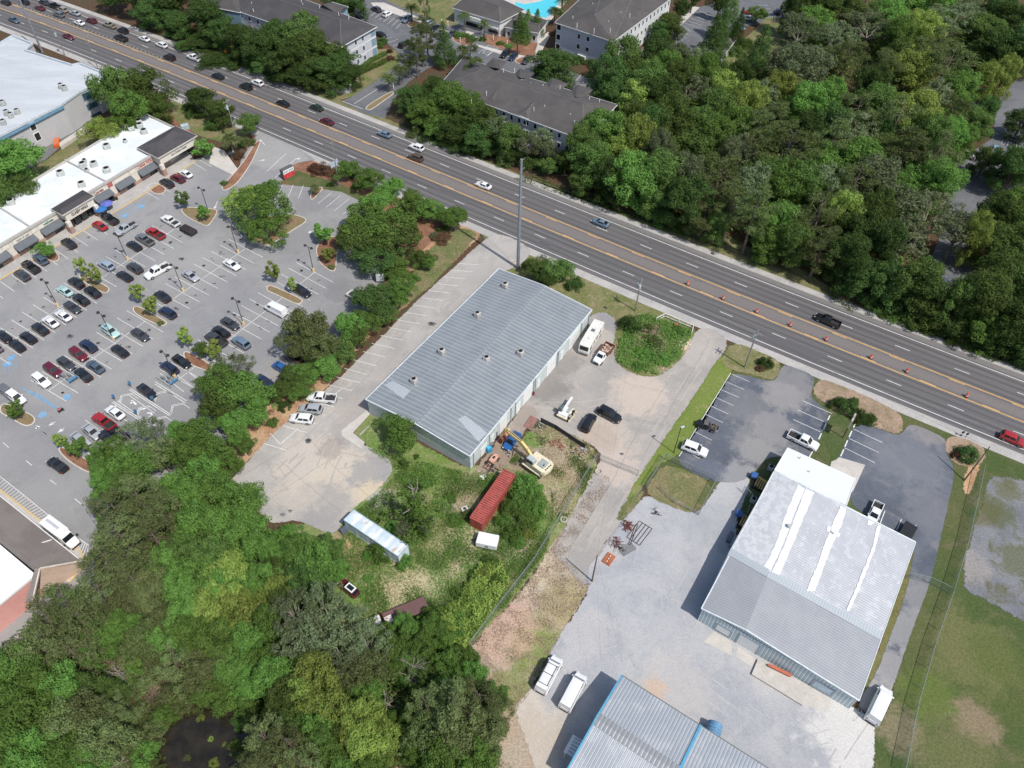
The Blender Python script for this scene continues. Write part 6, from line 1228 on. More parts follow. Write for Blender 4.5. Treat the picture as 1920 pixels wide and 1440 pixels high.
# ------------------------------------------------------------------ poles, wires, fences, signs, loose things
M_steel = plain('galvanised_steel', (.26, .29, .32), .5, metal=.3, var=.1); M_wood = plain('weathered_pole', (.13, .10, .08), .95, var=.3, scale=2); M_wood2 = plain('grey_pole', (.22, .21, .19), .9, var=.2, scale=2)
WIRE = {}
def pole(x, y, h, label, r=.17, mat=None, arm=None, rz=0, trans=0, name='utility_pole', lean=(0, 0), cat='pole'):
    p = G(x, y); o = empty(name, (p.x, p.y, 0), 0, label, cat, 'utility poles along the highway'); m = L(); m.cyl((0, 0, 0), (lean[0], lean[1], h), r, r*.62, 10); m.build('mast', mat or M_wood2, o)
    c_, s_ = math.cos(rz), math.sin(rz)
    if arm:
        for k, (za, ln) in enumerate(arm):
            m = L(); m.beam((-c_*ln/2+lean[0], -s_*ln/2+lean[1], h-za), (c_*ln/2+lean[0], s_*ln/2+lean[1], h-za), .11, .13); a_ = m.build('crossarm', mat or M_wood2, o)
            m = L(); [m.cyl((c_*t+lean[0], s_*t+lean[1], h-za+.06), (c_*t+lean[0], s_*t+lean[1], h-za+.32), .06, n=6) for t in (-ln*.45, ln*.1, ln*.45)]; m.build('insulators', plain('porcelain', (.45, .47, .47), .4), a_)
    for k in range(trans):
        a = rz+1.3+k*2.2; m = L(); m.cyl((.45*math.cos(a), .45*math.sin(a), h-2.6), (.45*math.cos(a), .45*math.sin(a), h-1.6), .26, n=12); m.build('transformer', plain('transformer_grey', (.42, .50, .50), .5), o)
    WIRE[(x, y)] = V((p.x+lean[0], p.y+lean[1], h)); return o
aR = math.atan2(RN.y, RN.x)
o = pole(971, 503, 29.2, 'very tall grey steel transmission pole beside the highway at the centre', .42, M_steel)
for k in range(14): 
    pass
m = L(); [m.cyl((0, 0, z), (1.4*math.cos(aR), 1.4*math.sin(aR), z+.3), .06, .04, 6) for z in (24, 26.3, 28.6)]; m.build('standoff_arm', M_steel, o); m = L(); m.cyl((-.12, -.12, 0), (-.12, -.12, 12), .05, n=6); [m.box((.3, 0, 2+k*.9), (.25, .06, .06)) for k in range(22)]; m.build('climbing_pegs', M_steel, o)
pole(80, 99, 24, 'tall pale steel pole between the white block and the highway', .36, M_steel)
pole(445, 266, 12.6, 'grey pole with two transformers beside the palm and shops', .17, M_wood2, [(.5, 2.2), (2.0, 2.0)], aR, 2)
pole(636, 349, 13.3, 'slim grey pole beside the round brown hedge', .16, M_wood2, [(.7, 1.0)], aR)
pole(185, 131, 11, 'thin grey pole at the corner of the white block', .15, M_wood2, [(.8, 1.0), (2.4, 1.0)], aR)
pole(122, 104, 9, 'short pole with white transformers on the lawn behind the white block', .15, M_wood2, [(.5, 1.6)], aR, 2)
pole(1191, 583, 9.5, 'pair pole with a transformer above the motorhome', .16, M_wood2, [(1.2, 2.2), (2.0, 1.4)], aR+.1, 2)
pole(1396, 689, 10.8, 'wooden pole with transformer on the bed beside the driveway', .17, M_wood2, [(.9, 2.0), (2.0, 1.6)], aR, 1)
pole(428, 100, 9, 'thin wooden pole before the long flats', .13, M_wood)
pole(1808, 901, 8.6, 'dark leaning wooden pole beside the orange soil at the right', .15, M_wood, None, 0, 0, lean=(1.2, 1.4))
pole(1110, 1090, 8.6, 'dark wooden pole at the edge of the gravel yard', .15, M_wood)
# street lamps on concrete feet
M_lampk = plain('lamp_bronze', (.045, .038, .035), .5)
LAMP = None
for k, (x, y, tx, ty) in enumerate(((240, 487, 222, 455), (447, 474, 433, 439), (344, 546, 328, 511), (109, 574, 89, 542), (457, 609, 442, 576), (213, 636, 193, 605), (588, 509, 576, 474), (329, 709, 316, 690), (392, 400, 372, 364), (-8, 670, -20, 640))):
    p = G(x, y)
    if LAMP is None:
        o = LAMP = empty('street_lamp', (p.x, p.y, 0)); m = L(); m.cyl((0, 0, 0), (0, 0, 1.0), .32, .30, 12); m.build('concrete_foot', plain('foot_yellow', (.62, .46, .25), .8, var=.1, dirt=(.45, .40, .33, .4)), o)
        m = L(); m.cyl((0, 0, 1.0), (0, 0, 7.2), .09, .07, 8); m.build('mast', M_lampk, o); m = L(); m.beam((-.7, 0, 7.2), (.7, 0, 7.2), .07, .07); m.build('arm', M_lampk, o)
        for s_ in (-1, 1): m = L(); m.cyl((s_*.95, 0, 7.1), (s_*.95, 0, 7.35), .36, .30, 12); m.build('lamp_head', M_lampk, o)
    else: o = copy_tree(LAMP); o.location = (p.x, p.y, 0)
    if (x, y) == (392, 400): pass
    o.rotation_euler = (0, 0, -.55); tag(o, 'x', 'street lamp', 'twin-headed car park lamps'); o['px'] = x
unique_labels([(o, o['px'], 'bronze twin-headed lamp', 'bronze twin-headed lamps', 'in the large car park') for o in bpy.data.objects if o.name.startswith('street_lamp')])
p = G(1263, 849); o = empty('area_light', (p.x, p.y, 0), 0, 'single-headed lamp post on the grass strip beside the dark car park', 'street lamp'); m = L(); m.cyl((0, 0, 0), (0, 0, 7.6), .1, .07, 8); m.build('mast', M_lampk, o); m = L(); m.box((.35, .2, 7.6), (.75, .35, .14), .5); m.build('lamp_head', plain('lamp_glass', (.42, .50, .55), .4), o)
p = G(1580, 821); o = empty('roadside_sign', (p.x, p.y, 0), aR, 'pale double-sided sign on a single post over the grass island', 'sign'); m = L(); m.cyl((0, 0, 0), (0, 0, 6.4), .1, n=8); m.build('post', M_lampk, o); m = L(); m.box((0, 0, 5.2), (2.3, .3, 2.2)); m.build('sign_box', plain('sign_box_pale', (.42, .36, .32), .6), o); 
for s_ in (-1, 1): m = L(); m.box((0, s_*.16, 5.2), (2.1, .02, 2.0)); m.build('sign_face', plain('sign_face_pale', (.52, .50, .48), .5), o)
# overhead wires
M_wire = plain('wire_black', (.03, .03, .03), .6)
def wire(a, b, sag, label, n=24, r=.014, group='overhead wires'):
    m = MB(); P_ = [a.lerp(b, k/n)-V((0, 0, sag*4*(k/n)*(1-k/n))) for k in range(n+1)]
    for p, q in zip(P_, P_[1:]): m.cyl(p, q, r, n=4, caps=False)
    o = m.build('overhead_wire', M_wire); tag(o, label, 'wire', group)
W_ = lambda k, dz=0, dn=0: WIRE[k]+V((0, 0, dz))+RN*dn
wire(W_((1191, 583), -.9, .9), W_((1396, 689), -.6, .8), .5, 'upper of the wires between the two transformer poles')
wire(W_((1191, 583), -2.2), W_((1396, 689), -2.4), .7, 'lower of the wires between the two transformer poles')
wire(W_((1396, 689), -.6, .8), W_((1808, 901), -.2), .8, 'long wire from the driveway pole to the leaning pole')
wire(W_((445, 266), -.3, .9), W_((636, 349), -.3, .4), .8, 'upper wire from the transformer pole towards the round hedge'); wire(W_((445, 266), -2.2), W_((636, 349), -2.2), .9, 'lower wire from the transformer pole towards the round hedge')
wire(W_((185, 131), -.4), W_((445, 266), -.4), 1.2, 'wire from the white block corner to the shops pole'); wire(W_((636, 349), -.5), W_((1191, 583), -.8), 2.0, 'long roadside wire passing the tall steel pole')
pe = G(1110, 1090, 0); ps = C0+V((0, 0, .3))
for k, dx in enumerate((-.45, .35)): wire(V((pe.x+dx*.3, pe.y, 8.2-k*.3)), ps+V((-1.2+dx*4, 2.0-dx, 0)), .6, ['left', 'right'][k]+' of the two wires over the gravel yard to the blue-trimmed shed', r=.009)
wire(V((pe.x, pe.y, 8.2)), W_((1396, 689), -2.6), 1.8, 'long service wire above the driveway beside the wire fence', r=.012)
wire(V((pe.x, pe.y, 8.0)), WIRE[(1191, 583)]-V((0, 0, 2.5)), 1.8, 'service wire above the yard towards the transformer pole', r=.012)
# ---- chain-link fences
t = NT('chain_link'); tr = t.n('ShaderNodeBsdfTransparent'); df = t.n('ShaderNodeBsdfPrincipled'); df.inputs['Base Color'].default_value = (.30, .35, .34, 1); df.inputs['Roughness'].default_value = .5; df.inputs['Metallic'].default_value = .4
uv = t.n('ShaderNodeUVMap').outputs[0]; sx = t.n('ShaderNodeSeparateXYZ'); t.l(uv, sx.inputs[0])
a_ = t.math('FRACT', t.math('MULTIPLY', t.math('ADD', sx.outputs[0], sx.outputs[1]), 9)); b_ = t.math('FRACT', t.math('MULTIPLY', t.math('SUBTRACT', sx.outputs[0], sx.outputs[1]), 9))
f_ = t.ramp(t.noise(1.5, 2, .5), .3, .7, .20, .28); mx = t.n('ShaderNodeMixShader'); t.l(f_, mx.inputs[0]); t.l(tr.outputs[0], mx.inputs[1]); t.l(df.outputs[0], mx.inputs[2]); t.l(mx.outputs[0], t.out.inputs[0]); M_link = t.m
M_fp = plain('fence_post_grey', (.24, .28, .27), .5, metal=.3)
def fence(px, h, label, step=3.0, h2=None, z=0, closed=False, barb=False):
    P_ = [G(x, y, 0) for x, y in px]; o = empty('wire_fence', P_[0].to_tuple(), 0, label, 'fence', 'chain-link fences'); m = MB(); rail = MB()
    for a, b in zip(P_, P_[1:]):
        m.quaduv(a, b, up(b, h), up(a, h)); rail.cyl(up(a, h), up(b, h), .045, n=6)
        n = max(1, int((b-a).length/step))
        for k in range(n+1):
            q = a.lerp(b, k/n); pm = MB(); pm.cyl(up(q, 0), up(q, h+.08), .035, n=6)
            pm.build('post', M_fp, o)
    m.build('mesh_panel', M_link, o); rail.build('top_rail', M_fp, o); return o
fence([(1118, 862), (1060, 958), (1000, 1058), (940, 1135), (880, 1216)], 2.0, 'long grey wire fence between the weeds and the worn driveway')
fence([(1119, 862), (1195, 893)], 1.9, 'wire gate span across the driveway', 2.8)
fence([(1246, 861), (1211, 917)], 1.9, 'short wire fence at the left side of the fenced grass square'); fence([(1246, 862), (1290, 882), (1341, 903)], 1.9, 'wire fence along the top of the small grass square'); fence([(1341, 905), (1310, 966)], 1.9, 'wire fence on the right side of the small grass square')
o = fence([(1235, 917), (1262, 943), (1308, 966)], 1.0, 'sagging broken wire fence at the foot of the grass square')
fence([(1838, 884), (1826, 940), (1808, 1020), (1780, 1115), (1745, 1215), (1712, 1330), (1688, 1450)], 2.1, 'long green-grey wire fence along the right-hand field'); fence([(1697, 1084), (1740, 1094), (1776, 1112)], 2.0, 'short wire fence crossing the drive beside the warehouse')
fence([(714, 1450), (752, 1392)], 1.8, 'short piece of wire fence among brown brush at the bottom'); fence([(1392, 922), (1408, 938), (1398, 968)], 1.8, 'bent wire fence end in the shade of the warehouse')
# ---- roadside barrier and board fences
def board_fence(px, label, mat, h=1.1, name='board_fence', rails=3):
    P_ = [G(x, y, 0) for x, y in px]; o = empty(name, P_[0].to_tuple(), 0, label, 'fence')
    for a, b in zip(P_, P_[1:]):
        n = max(1, int((b-a).length/2.4))
        for k in range(n+1): q = a.lerp(b, k/n); pm = MB(); pm.box((q.x, q.y, h/2), (.14, .14, h)); pm.build('post', mat, o)
        for r_ in range(rails): rm = MB(); z_ = h*(.3+.65*r_/(rails-1) if rails > 1 else .8); rm.beam(up(a, z_), up(b, z_), .12, .16); rm.build('rail', mat, o)
    return o
board_fence([(1014, 792), (1042, 806), (1096, 842)], 'dark wooden rail fence between the yard and the excavator lot', plain('dark_timber', (.06, .052, .05), .9), 1.4, rails=4)
board_fence([(1230, 603), (1246, 595), (1299, 617), (1296, 628)], 'white tubular rail round the headwall beside the driveway', M_trim, 1.2, 'guard_rail', 2)
p = G(1268, 608, .6); o = empty('red_bush_flag', (p.x, p.y, 0), 0, 'faded red barrel lying behind the white rail', 'barrel'); m = L(); m.cyl((-.4, 0, .35), (.5, .1, .35), .35, n=12); m.build('drum', plain('faded_red', (.50, .10, .10), .7), o); o.name = 'fallen_barrel'
m = L(); m.cyl((.46, .1, .35), (.56, .1, .35), .39, n=12); m.build('drum_rim', M_bump, o)
# ---- traffic drums
DR = None
for k, (x, y) in enumerate(((1289, 534), (1355, 561), (1418, 586), (1481, 611), (1548, 638), (1632, 672), (1699, 698), (1811, 744))):
    p = G(x, y)
    if DR is None:
        o = DR = empty('traffic_drum', (p.x, p.y, .05)); mo_ = plain('drum_orange', (.62, .10, .045), .5, var=.1); mw_ = plain('drum_white', (.66, .60, .56), .5)
        for i, (z0, z1, r0, r1, mt, nm) in enumerate(((.08, .3, .30, .29, mo_, 'orange_band'), (.3, .45, .29, .28, mw_, 'white_band'), (.45, .62, .28, .27, mo_, 'orange_band'), (.62, .77, .27, .26, mw_, 'white_band'), (.77, 1.05, .26, .22, mo_, 'orange_band'))):
            m = L(); m.cyl((0, 0, z0), (0, 0, z1), r0, r1, 14); m.build(nm, mt, o)
        m = L(); m.cyl((0, 0, 0), (0, 0, .08), .45, .42, 12); m.build('rubber_base', M_tyre, o); m = L(); m.beam((-.08, 0, 1.14), (.08, 0, 1.14), .05, .16); m.build('handle', mo_, o)
    else: o = copy_tree(DR); o.location = (p.x, p.y, .05); o.rotation_euler = (0, 0, k)
    tag(o, 'x', 'traffic drum', 'orange traffic drums in the turn lane'); o['px'] = x
unique_labels([(o, o['px'], 'orange traffic drum', 'orange and white traffic drums', 'in the turn lane') for o in bpy.data.objects if o.name.startswith('traffic_drum')])
# ---- signs
def signbox(name, x, y, rz, w_, d_, z0, z1, label, parts):
    p = G(x, y); o = empty(name, (p.x, p.y, 0), 0, label, 'sign'); m = L(); m.box((0, 0, z0/2+.02), (w_*.9, d_*.8, z0), rz); m.build('sign_base', M_brick, o); m = L(); m.box((0, 0, (z0+z1)/2), (w_, d_, z1-z0), rz); m.build('cabinet', plain('cabinet_dark', (.10, .10, .10), .6), o); return o
p = G(540, 334); q0, q1 = G(533, 336), G(551, 327); rz = angle(q0, q1)
o = signbox('shop_sign', 541, 332, rz, 3.6, 1.3, .3, 2.9, 'low red and white shop sign at the car park entrance', None)
P_, Q_ = V((o.location.x-1.8*math.cos(rz)+.66*math.sin(rz), o.location.y-1.8*math.sin(rz)-.66*math.cos(rz), 0)), V((o.location.x+1.8*math.cos(rz)+.66*math.sin(rz), o.location.y+1.8*math.sin(rz)-.66*math.cos(rz), 0))
wallrect('white_panel', o, P_, Q_, .1, 3.5, 1.75, 2.8, plain('sign_white', (.66, .68, .68), .5), proud=.05); wallrect('red_panel', o, P_, Q_, .1, 3.5, .35, 1.7, plain('panel_red', (.55, .05, .06), .5, var=.3, scale=1.0, dirt=(.66, .25, .25, .6)), proud=.05)
for k in range(6): wallrect('black_lettering', o, P_, Q_, .45+k*.48, .45+k*.48+(.34 if k != 2 else .16), 2.1, 2.42, plain('faded_lettering', (.20, .26, .26), .6), proud=.075)
p = G(597, 338); 
o = empty('round_hedge', G(596, 322).to_tuple(), 0)
bpy.data.objects.remove(o)
p = G(628, 317); o = empty('real_estate_sign', (p.x, p.y, 0), aR, 'pale blue board sign by the round brown hedge', 'sign'); m = L(); m.box((0, 0, 1.6), (2.6, .12, 1.7)); m.build('board', plain('board_pale_blue', (.38, .45, .52), .6), o); m = L(); m.cyl((-1.3, 0, 0), (-1.3, 0, 2.6), .06, n=6); m.cyl((1.3, 0, 0), (1.3, 0, 2.6), .06, n=6); m.build('posts', M_trim, o)
p = G(634, 172); o = empty('entrance_wall_sign', (p.x, p.y, 0), 0, 'curved grey entrance wall sign of the flats below the dark trees', 'sign'); m = L()
for k in range(10):
    a0, a1 = -2.6+k*.17, -2.6+(k+1)*.17; m.beam((4.5*math.cos(a0)+1.2, 4.5*math.sin(a0)+3.5, .8), (4.5*math.cos(a1)+1.2, 4.5*math.sin(a1)+3.5, .8), .4, 1.6)
m.build('curved_wall', plain('entrance_wall', (.38, .38, .37), .8), o)
for s_ in ((-2.9, 1.2), (4.0, 0.2)): m = L(); m.box((s_[0], s_[1], 1.2), (.6, .6, 2.4)); m.build('wall_pier', M_conc, o)
p = G(427, 108); o = empty('road_work_sign', (p.x, p.y, 0), angle(V((0, 0, 0)), V((1, -.5, 0))), 'orange diamond road work sign on a stand beside the highway', 'sign'); m = L(); m.face([V((0, -.75, 2.2)), V((0, 0, 2.95)), V((0, .75, 2.2)), V((0, 0, 1.45))]); m.face([V((-.03, 0, 1.45)), V((-.03, .75, 2.2)), V((-.03, 0, 2.95)), V((-.03, -.75, 2.2))]); m.build('diamond_panel', plain('sign_orange', (.70, .20, .02), .5), o)
m = L(); [m.cyl((0, 0, 1.5), (.9*math.cos(a), .9*math.sin(a), 0), .05, n=5) for a in (.5, 2.1, 3.7, 5.3)]; m.build('stand', plain('sign_orange', (.70, .20, .02), .5), o)
# ---- planters, boxes and small equipment
def thing_box(name, x, y, size, rz, label, cat, mat, parts=(), z=0):
    p = G(x, y, z); o = empty(name, (p.x, p.y, z), rz, label, cat); m = L(); m.box((0, 0, size[2]/2), size); m.build('body', mat, o, bevel=min(size)*.06)
    for nm, c_, s_, mt in parts: m = L(); m.box(c_, s_); m.build(nm, mt, o)
    return o
thing_box('waste_bin', 917, 846, (1.0, .9, 1.1), .6, 'bright blue plastic tank at the foot of the grey hall', 'tank', plain('bin_blue', (.04, .24, .42), .5), (('lid', (0, 0, 1.15), (.7, .6, .08), plain('lid_blue', (.05, .42, .66), .5)),))
thing_box('gas_cage', 922, 837, (.9, .8, .8), .6, 'dark square crate behind the bright blue tank', 'crate', plain('crate_dark', (.07, .08, .08), .7), (('crate_lid', (0, 0, .82), (.6, .5, .04), plain('crate_lid_grey', (.18, .18, .17), .7)),))
thing_box('orange_mat', 950, 811, (1.4, .9, .05), .4, 'orange-red mat on the dirt behind the blue car', 'mat', plain('mat_orange', (.62, .18, .13), .8), (('mat_rib', (0, .2, .06), (1.2, .06, .03), M_rust), ('mat_rib', (0, -.2, .06), (1.2, .06, .03), M_rust)))
thing_box('steel_plate', 996, 793, (3.2, 1.9, .06), -1.0+2.1, 'reddish-brown steel plate lying in the yard by the rail fence', 'plate', plain('plate_red_brown', (.24, .13, .11), .8, var=.2), (('plate_edge', (0, .96, .05), (3.2, .05, .08), M_rust),))
thing_box('rusted_plate', 1041, 831, (2.4, 1.4, .08), .3, 'dull red rusted sheet in the weeds below the rail fence', 'sheet', M_rust, (('plate_lip', (0, .7, .09), (2.3, .06, .06), M_rust),)); thing_box('rusted_disc', 1052, 839, (1.2, 1.2, .1), .9, 'smaller rust-red plate beside the larger rusted sheet', 'sheet', M_rust, (('plate_lip', (0, .55, .1), (1.1, .06, .06), M_rust),))
thing_box('fire_hydrant', 1000, 740, (.5, .5, .7), 0, 'small dark red barrel beside the hall downpipe', 'barrel', plain('barrel_red', (.25, .03, .05), .5), (('barrel_lid', (0, 0, .72), (.4, .4, .05), M_bump),))
thing_box('white_scrap', 905, 893, (1.3, .5, .15), .2, 'white scrap piece on the dirt at the hall corner', 'scrap', M_trim, (('scrap_stem', (0, -.5, .08), (.4, .7, .12), M_trim),))
thing_box('timber_pallet', 653, 1021, (2.0, 1.0, .14), -.75, 'orange-brown timber pallet lying by the blue and white trailer', 'pallet', plain('pallet_wood', (.50, .27, .16), .8), tuple(('pallet_board', (-.8+.4*k, 0, .17), (.22, .95, .05), plain('pallet_wood_pale', (.58, .36, .22), .8)) for k in range(5)))
thing_box('red_pump', 747, 1056, (.6, .5, .5), .3, 'small orange-red pump with a pale bar behind the trailer', 'pump', plain('pump_red', (.55, .10, .05), .6), (('lever', (-.8, -.2, .3), (1.6, .08, .08), plain('lever_pale', (.55, .45, .33), .7)),))
thing_box('concrete_block', 871, 955, (1.2, .9, .35), .5, 'pale concrete slab in the grass left of the red container', 'slab', M_conc, (('slab_hole', (0, 0, .36), (.5, .4, .02), M_dkhole),))
thing_box('orange_rack', 1447, 1252, (.1, .1, .1), 0, 'x', 'rack', M_rust).name = 'tmp_remove'
for o in [o for o in bpy.data.objects if o.name.startswith('tmp_remove')]:
    for c in list(o.children): bpy.data.objects.remove(c)
    bpy.data.objects.remove(o)
a, b = G(1441, 1246, .9), G(1484, 1267, .9); o = empty('orange_beam', (a.x, a.y, .45), 0, 'long orange-red steel beam on the dock against the warehouse wall', 'beam'); m = MB(); m.beam(a+V((0, 0, 0)), b, .5, .14); m.build('flange', plain('beam_orange', (.45, .13, .08), .5), o); m = MB(); m.beam(a-V((0, 0, .2)), b-V((0, 0, .2)), .12, .3); m.build('web', plain('beam_orange', (.45, .13, .08), .5), o)
# pipes racks with blue drums in the warehouse shade
for k, (x, y) in enumerate(((1424, 912), (1396, 985))):
    p = G(x, y); o = empty('pipe_rack', (p.x, p.y, 0), 1.05, ('upper' if k == 0 else 'lower')+' stack of yellow pipes with blue cover in the warehouse shade', 'pipe rack', 'pipe racks beside the warehouse')
    for j in range(5): m = L(); m.cyl((-1.1+j*.1, -.9+j*.42, .5+.12*(j % 2)), (1.3+j*.1, -.9+j*.42, .5+.12*(j % 2)), .14, n=8); m.build('yellow_pipe', plain('pipe_yellow', (.50, .34, .12), .6), o)
    m = L(); m.box((1.2, 1.6, .9), (1.2, 1.3, .7), .2); m.build('blue_cover', plain('cover_blue', (.05, .12, .32), .5), o, bevel=.15); m = L(); m.box((0, 0, .2), (2.2, 2.4, .3)); m.build('rack_frame', M_bump, o)
for x, y, lb in ((1444, 880, 'grey air unit in the shade beside the white annex'), (1411, 940, 'dark air unit in the grass beside the warehouse wall')):
    p = G(x, y); o = empty('air_unit', (p.x, p.y, 0), 1.0, lb, 'air conditioner'); m = L(); m.box((0, 0, .5), (1, 1, 1)); m.build('case', M_unit, o, bevel=.05); m = L(); m.cyl((0, 0, 1), (0, 0, 1.08), .38, n=12); m.build('fan_grille', M_dkhole, o)
thing_box('storage_bin', 1375, 1018, (2.6, .9, .8), 1.05, 'long grey bin against the shaded warehouse wall', 'bin', plain('bin_grey', (.22, .23, .25), .6), (('bin_lid', (0, 0, .84), (2.5, .8, .05), plain('bin_lid_grey', (.27, .28, .3), .6)),))
thing_box('storage_bin', 1368, 1009, (2.2, .7, .6), 1.05, 'narrow dark bin left of the long grey bin', 'bin', plain('bin_dark', (.10, .11, .13), .6), (('bin_lid', (0, 0, .64), (2.1, .6, .05), plain('bin_lid_dark', (.14, .15, .17), .6)),))
# steel frames and scrap on the gravel
def frame_grid(x, y, rz, l, w_, n, label, mat, z=.12):
    p = G(x, y); o = empty('metal_grille', (p.x, p.y, 0), rz, label, 'steel frame', 'steel frames on the gravel'); m = L(); 
    for a, b in (((-l/2, -w_/2), (l/2, -w_/2)), ((l/2, -w_/2), (l/2, w_/2)), ((l/2, w_/2), (-l/2, w_/2)), ((-l/2, w_/2), (-l/2, -w_/2))): m.beam((*a, z), (*b, z), .08, .1)
    m.build('outer_frame', mat, o)
    for k in range(1, n): m = L(); y_ = -w_/2+w_*k/n; m.beam((-l/2+.05, y_, z), (l/2-.05, y_, z), .10, .08); m.build('bar', mat, o)
    return o
M_dst = plain('dark_scrap_steel', (.07, .055, .055), .8, var=.3)
frame_grid(1199, 1000, angle(G(1190, 1015), G(1209, 990)), 4.2, 2.6, 4, 'large dark gate-like steel frame lying on the pale gravel', M_dst); frame_grid(1176, 1030, angle(G(1168, 1036), G(1186, 1026)), 2.6, 1.5, 7, 'small grey grille-like frame on the pale gravel', plain('grey_scrap', (.17, .18, .18), .7)); frame_grid(1187, 1003, angle(G(1180, 1015), G(1192, 983)), 4.4, .35, 1, 'narrow ladder-like frame beside the large steel frame', M_dst)
def scrap(x, y, n, s_, label, mat, seed):
    r_ = random.Random(seed); p = G(x, y); o = empty('scrap_pile', (p.x, p.y, 0), 0, label, 'scrap pile', 'scrap on the gravel'); m = L()
    for _ in range(n):
        a = r_.uniform(0, 3.14); l = s_*r_.uniform(.3, .8); cx, cy = r_.gauss(0, s_*.16), r_.gauss(0, s_*.16); z_ = r_.uniform(.05, .5); m.beam((cx-l/2*math.cos(a), cy-l/2*math.sin(a), z_), (cx+l/2*math.cos(a), cy+l/2*math.sin(a), z_*r_.uniform(.5, 1.3)), .05, .05)
    m.build('tangled_bars', mat, o); m = L(); [m.box((r_.gauss(0, s_*.1), r_.gauss(0, s_*.14), .2), (r_.uniform(.2, .5), r_.uniform(.1, .4), r_.uniform(.1, .3)), r_.random()*3) for _ in range(max(2, n//4))]; m.build('scrap_pieces', mat, o)
M_scr = plain('scrap_rust', (.14, .045, .035), .85, var=.4, scale=2)
scrap(1176, 986, 26, 3.0, 'dense rust-red scrap heap at the edge of the gravel yard', M_scr, 1); scrap(1155, 1017, 14, 3.0, 'loose crossed rusty bars below the scrap heap', M_scr, 2); scrap(1163, 1026, 10, 2.2, 'small tangle of thin dark bars beside the grille frame', M_dst, 3); scrap(1228, 962, 8, 2.2, 'dark tangled branches of wire on the gravel above the large frame', M_dst, 4)
thing_box('rusty_skid', 1141, 1049, (2.2, 1.5, .25), angle(G(1136, 1056), G(1146, 1042)), 'orange-rust steel skid with small white fittings on the gravel', 'skid', plain('rust_orange', (.33, .11, .05), .85, var=.25), tuple(('fitting', (-.6+.6*k, 0, .3), (.3, .12, .1), M_trim) for k in range(3)))
for k, (x, y, s_) in enumerate(((1057, 975, .55), (1107, 906, .5), (1122, 885, .6))):
    p = G(x, y); m = MB(); n = 16
    for i in range(n):
        a0, a1 = 2*math.pi*i/n, 2*math.pi*(i+1)/n; m.cyl((p.x+s_*math.cos(a0), p.y+s_*math.sin(a0), .15), (p.x+s_*math.cos(a1), p.y+s_*math.sin(a1), .15), .16, n=7, caps=False)
    o = m.build('pale_ring', plain('pale_tyre', (.42, .38, .33), .9)); tag(o, ['pale old tyre beside the lower part of the wire fence', 'pale old tyre beside the middle of the wire fence', 'pale old tyre at the top end of the wire fence'][k], 'tyre', 'old tyres by the fence'); o.name = 'old_tyre'
# rock heap and rubble
def rocks(x, y, n, s_, label, mat, seed, sz=.35):
    r_ = random.Random(seed); p = G(x, y); m = MB()
    for _ in range(n):
        cx, cy = p.x+r_.gauss(0, s_), p.y+r_.gauss(0, s_); q = sz*r_.uniform(.4, 1.2); pts = [V((cx+q*r_.uniform(.5, 1)*math.cos(a), cy+q*r_.uniform(.5, 1)*math.sin(a), r_.uniform(0, .1))) for a in (0, 1.2, 2.4, 3.7, 5.0)]; t_ = V((cx, cy, q*r_.uniform(.5, .9)))
        for i in range(5): m.face((pts[i], pts[(i+1) % 5], t_))
    o = m.build('rubble_heap', mat); tag(o, label, 'rubble', None, 'stuff')
M_rub = plain('rubble_pale', (.50, .42, .34), .9, var=.3, scale=1.5)
rocks(1282, 645, 70, .9, 'pale rubble heap at the driveway edge of the roadside plot', M_rub, 1); rocks(1035, 930, 120, 1.4, 'scattered pink-grey stones right of the green bush', plain('rubble_pink', (.42, .32, .27), .9, var=.3, scale=2), 2, .22); rocks(963, 492, 60, .8, 'pale stones round the foot of the tall steel pole', M_rub, 3, .25); rocks(848, 1125, 50, 1.0, 'broken pale concrete at the end of the flatbed truck', M_rub, 4, .3); rocks(965, 1022, 60, 1.6, 'bits of pale stone in the grass by the small white trailer', M_rub, 5, .18); rocks(905, 885, 90, 1.6, 'small bits of debris in the dirt at the hall corner', M_rub, 6, .12); rocks(1240, 700, 60, 1.5, 'pale stones along the lower edge of the roadside plot', M_rub, 7, .2)
rj = random.Random(12)
for k, (x, y, lb) in enumerate(((958, 848, 'small heap of brown junk under the excavator arm'), (1010, 800, 'loose junk at the upper end of the rail fence'), (1085, 848, 'small heap of brown junk at the lower end of the rail fence'), (935, 882, 'brown junk on the dirt beside the red container'))):
    p = G(x, y); o = empty('junk_heap', (p.x, p.y, 0), 0, lb, 'junk'); 
    for nm, mt, n_ in (('timber', plain('junk_timber', (.26, .19, .13), .9, var=.3), 7), ('sheet_scraps', plain('junk_metal', (.32, .32, .32), .6, var=.4), 5), ('rags', plain('junk_dark', (.07, .06, .06), .9, var=.4), 6)):
        m = L(); [m.box((rj.gauss(0, .9), rj.gauss(0, .7), rj.uniform(.05, .3)), (rj.uniform(.2, 1.3), rj.uniform(.08, .4), rj.uniform(.05, .25)), rj.random()*3) for _ in range(n_)]; m.build(nm, mt, o)
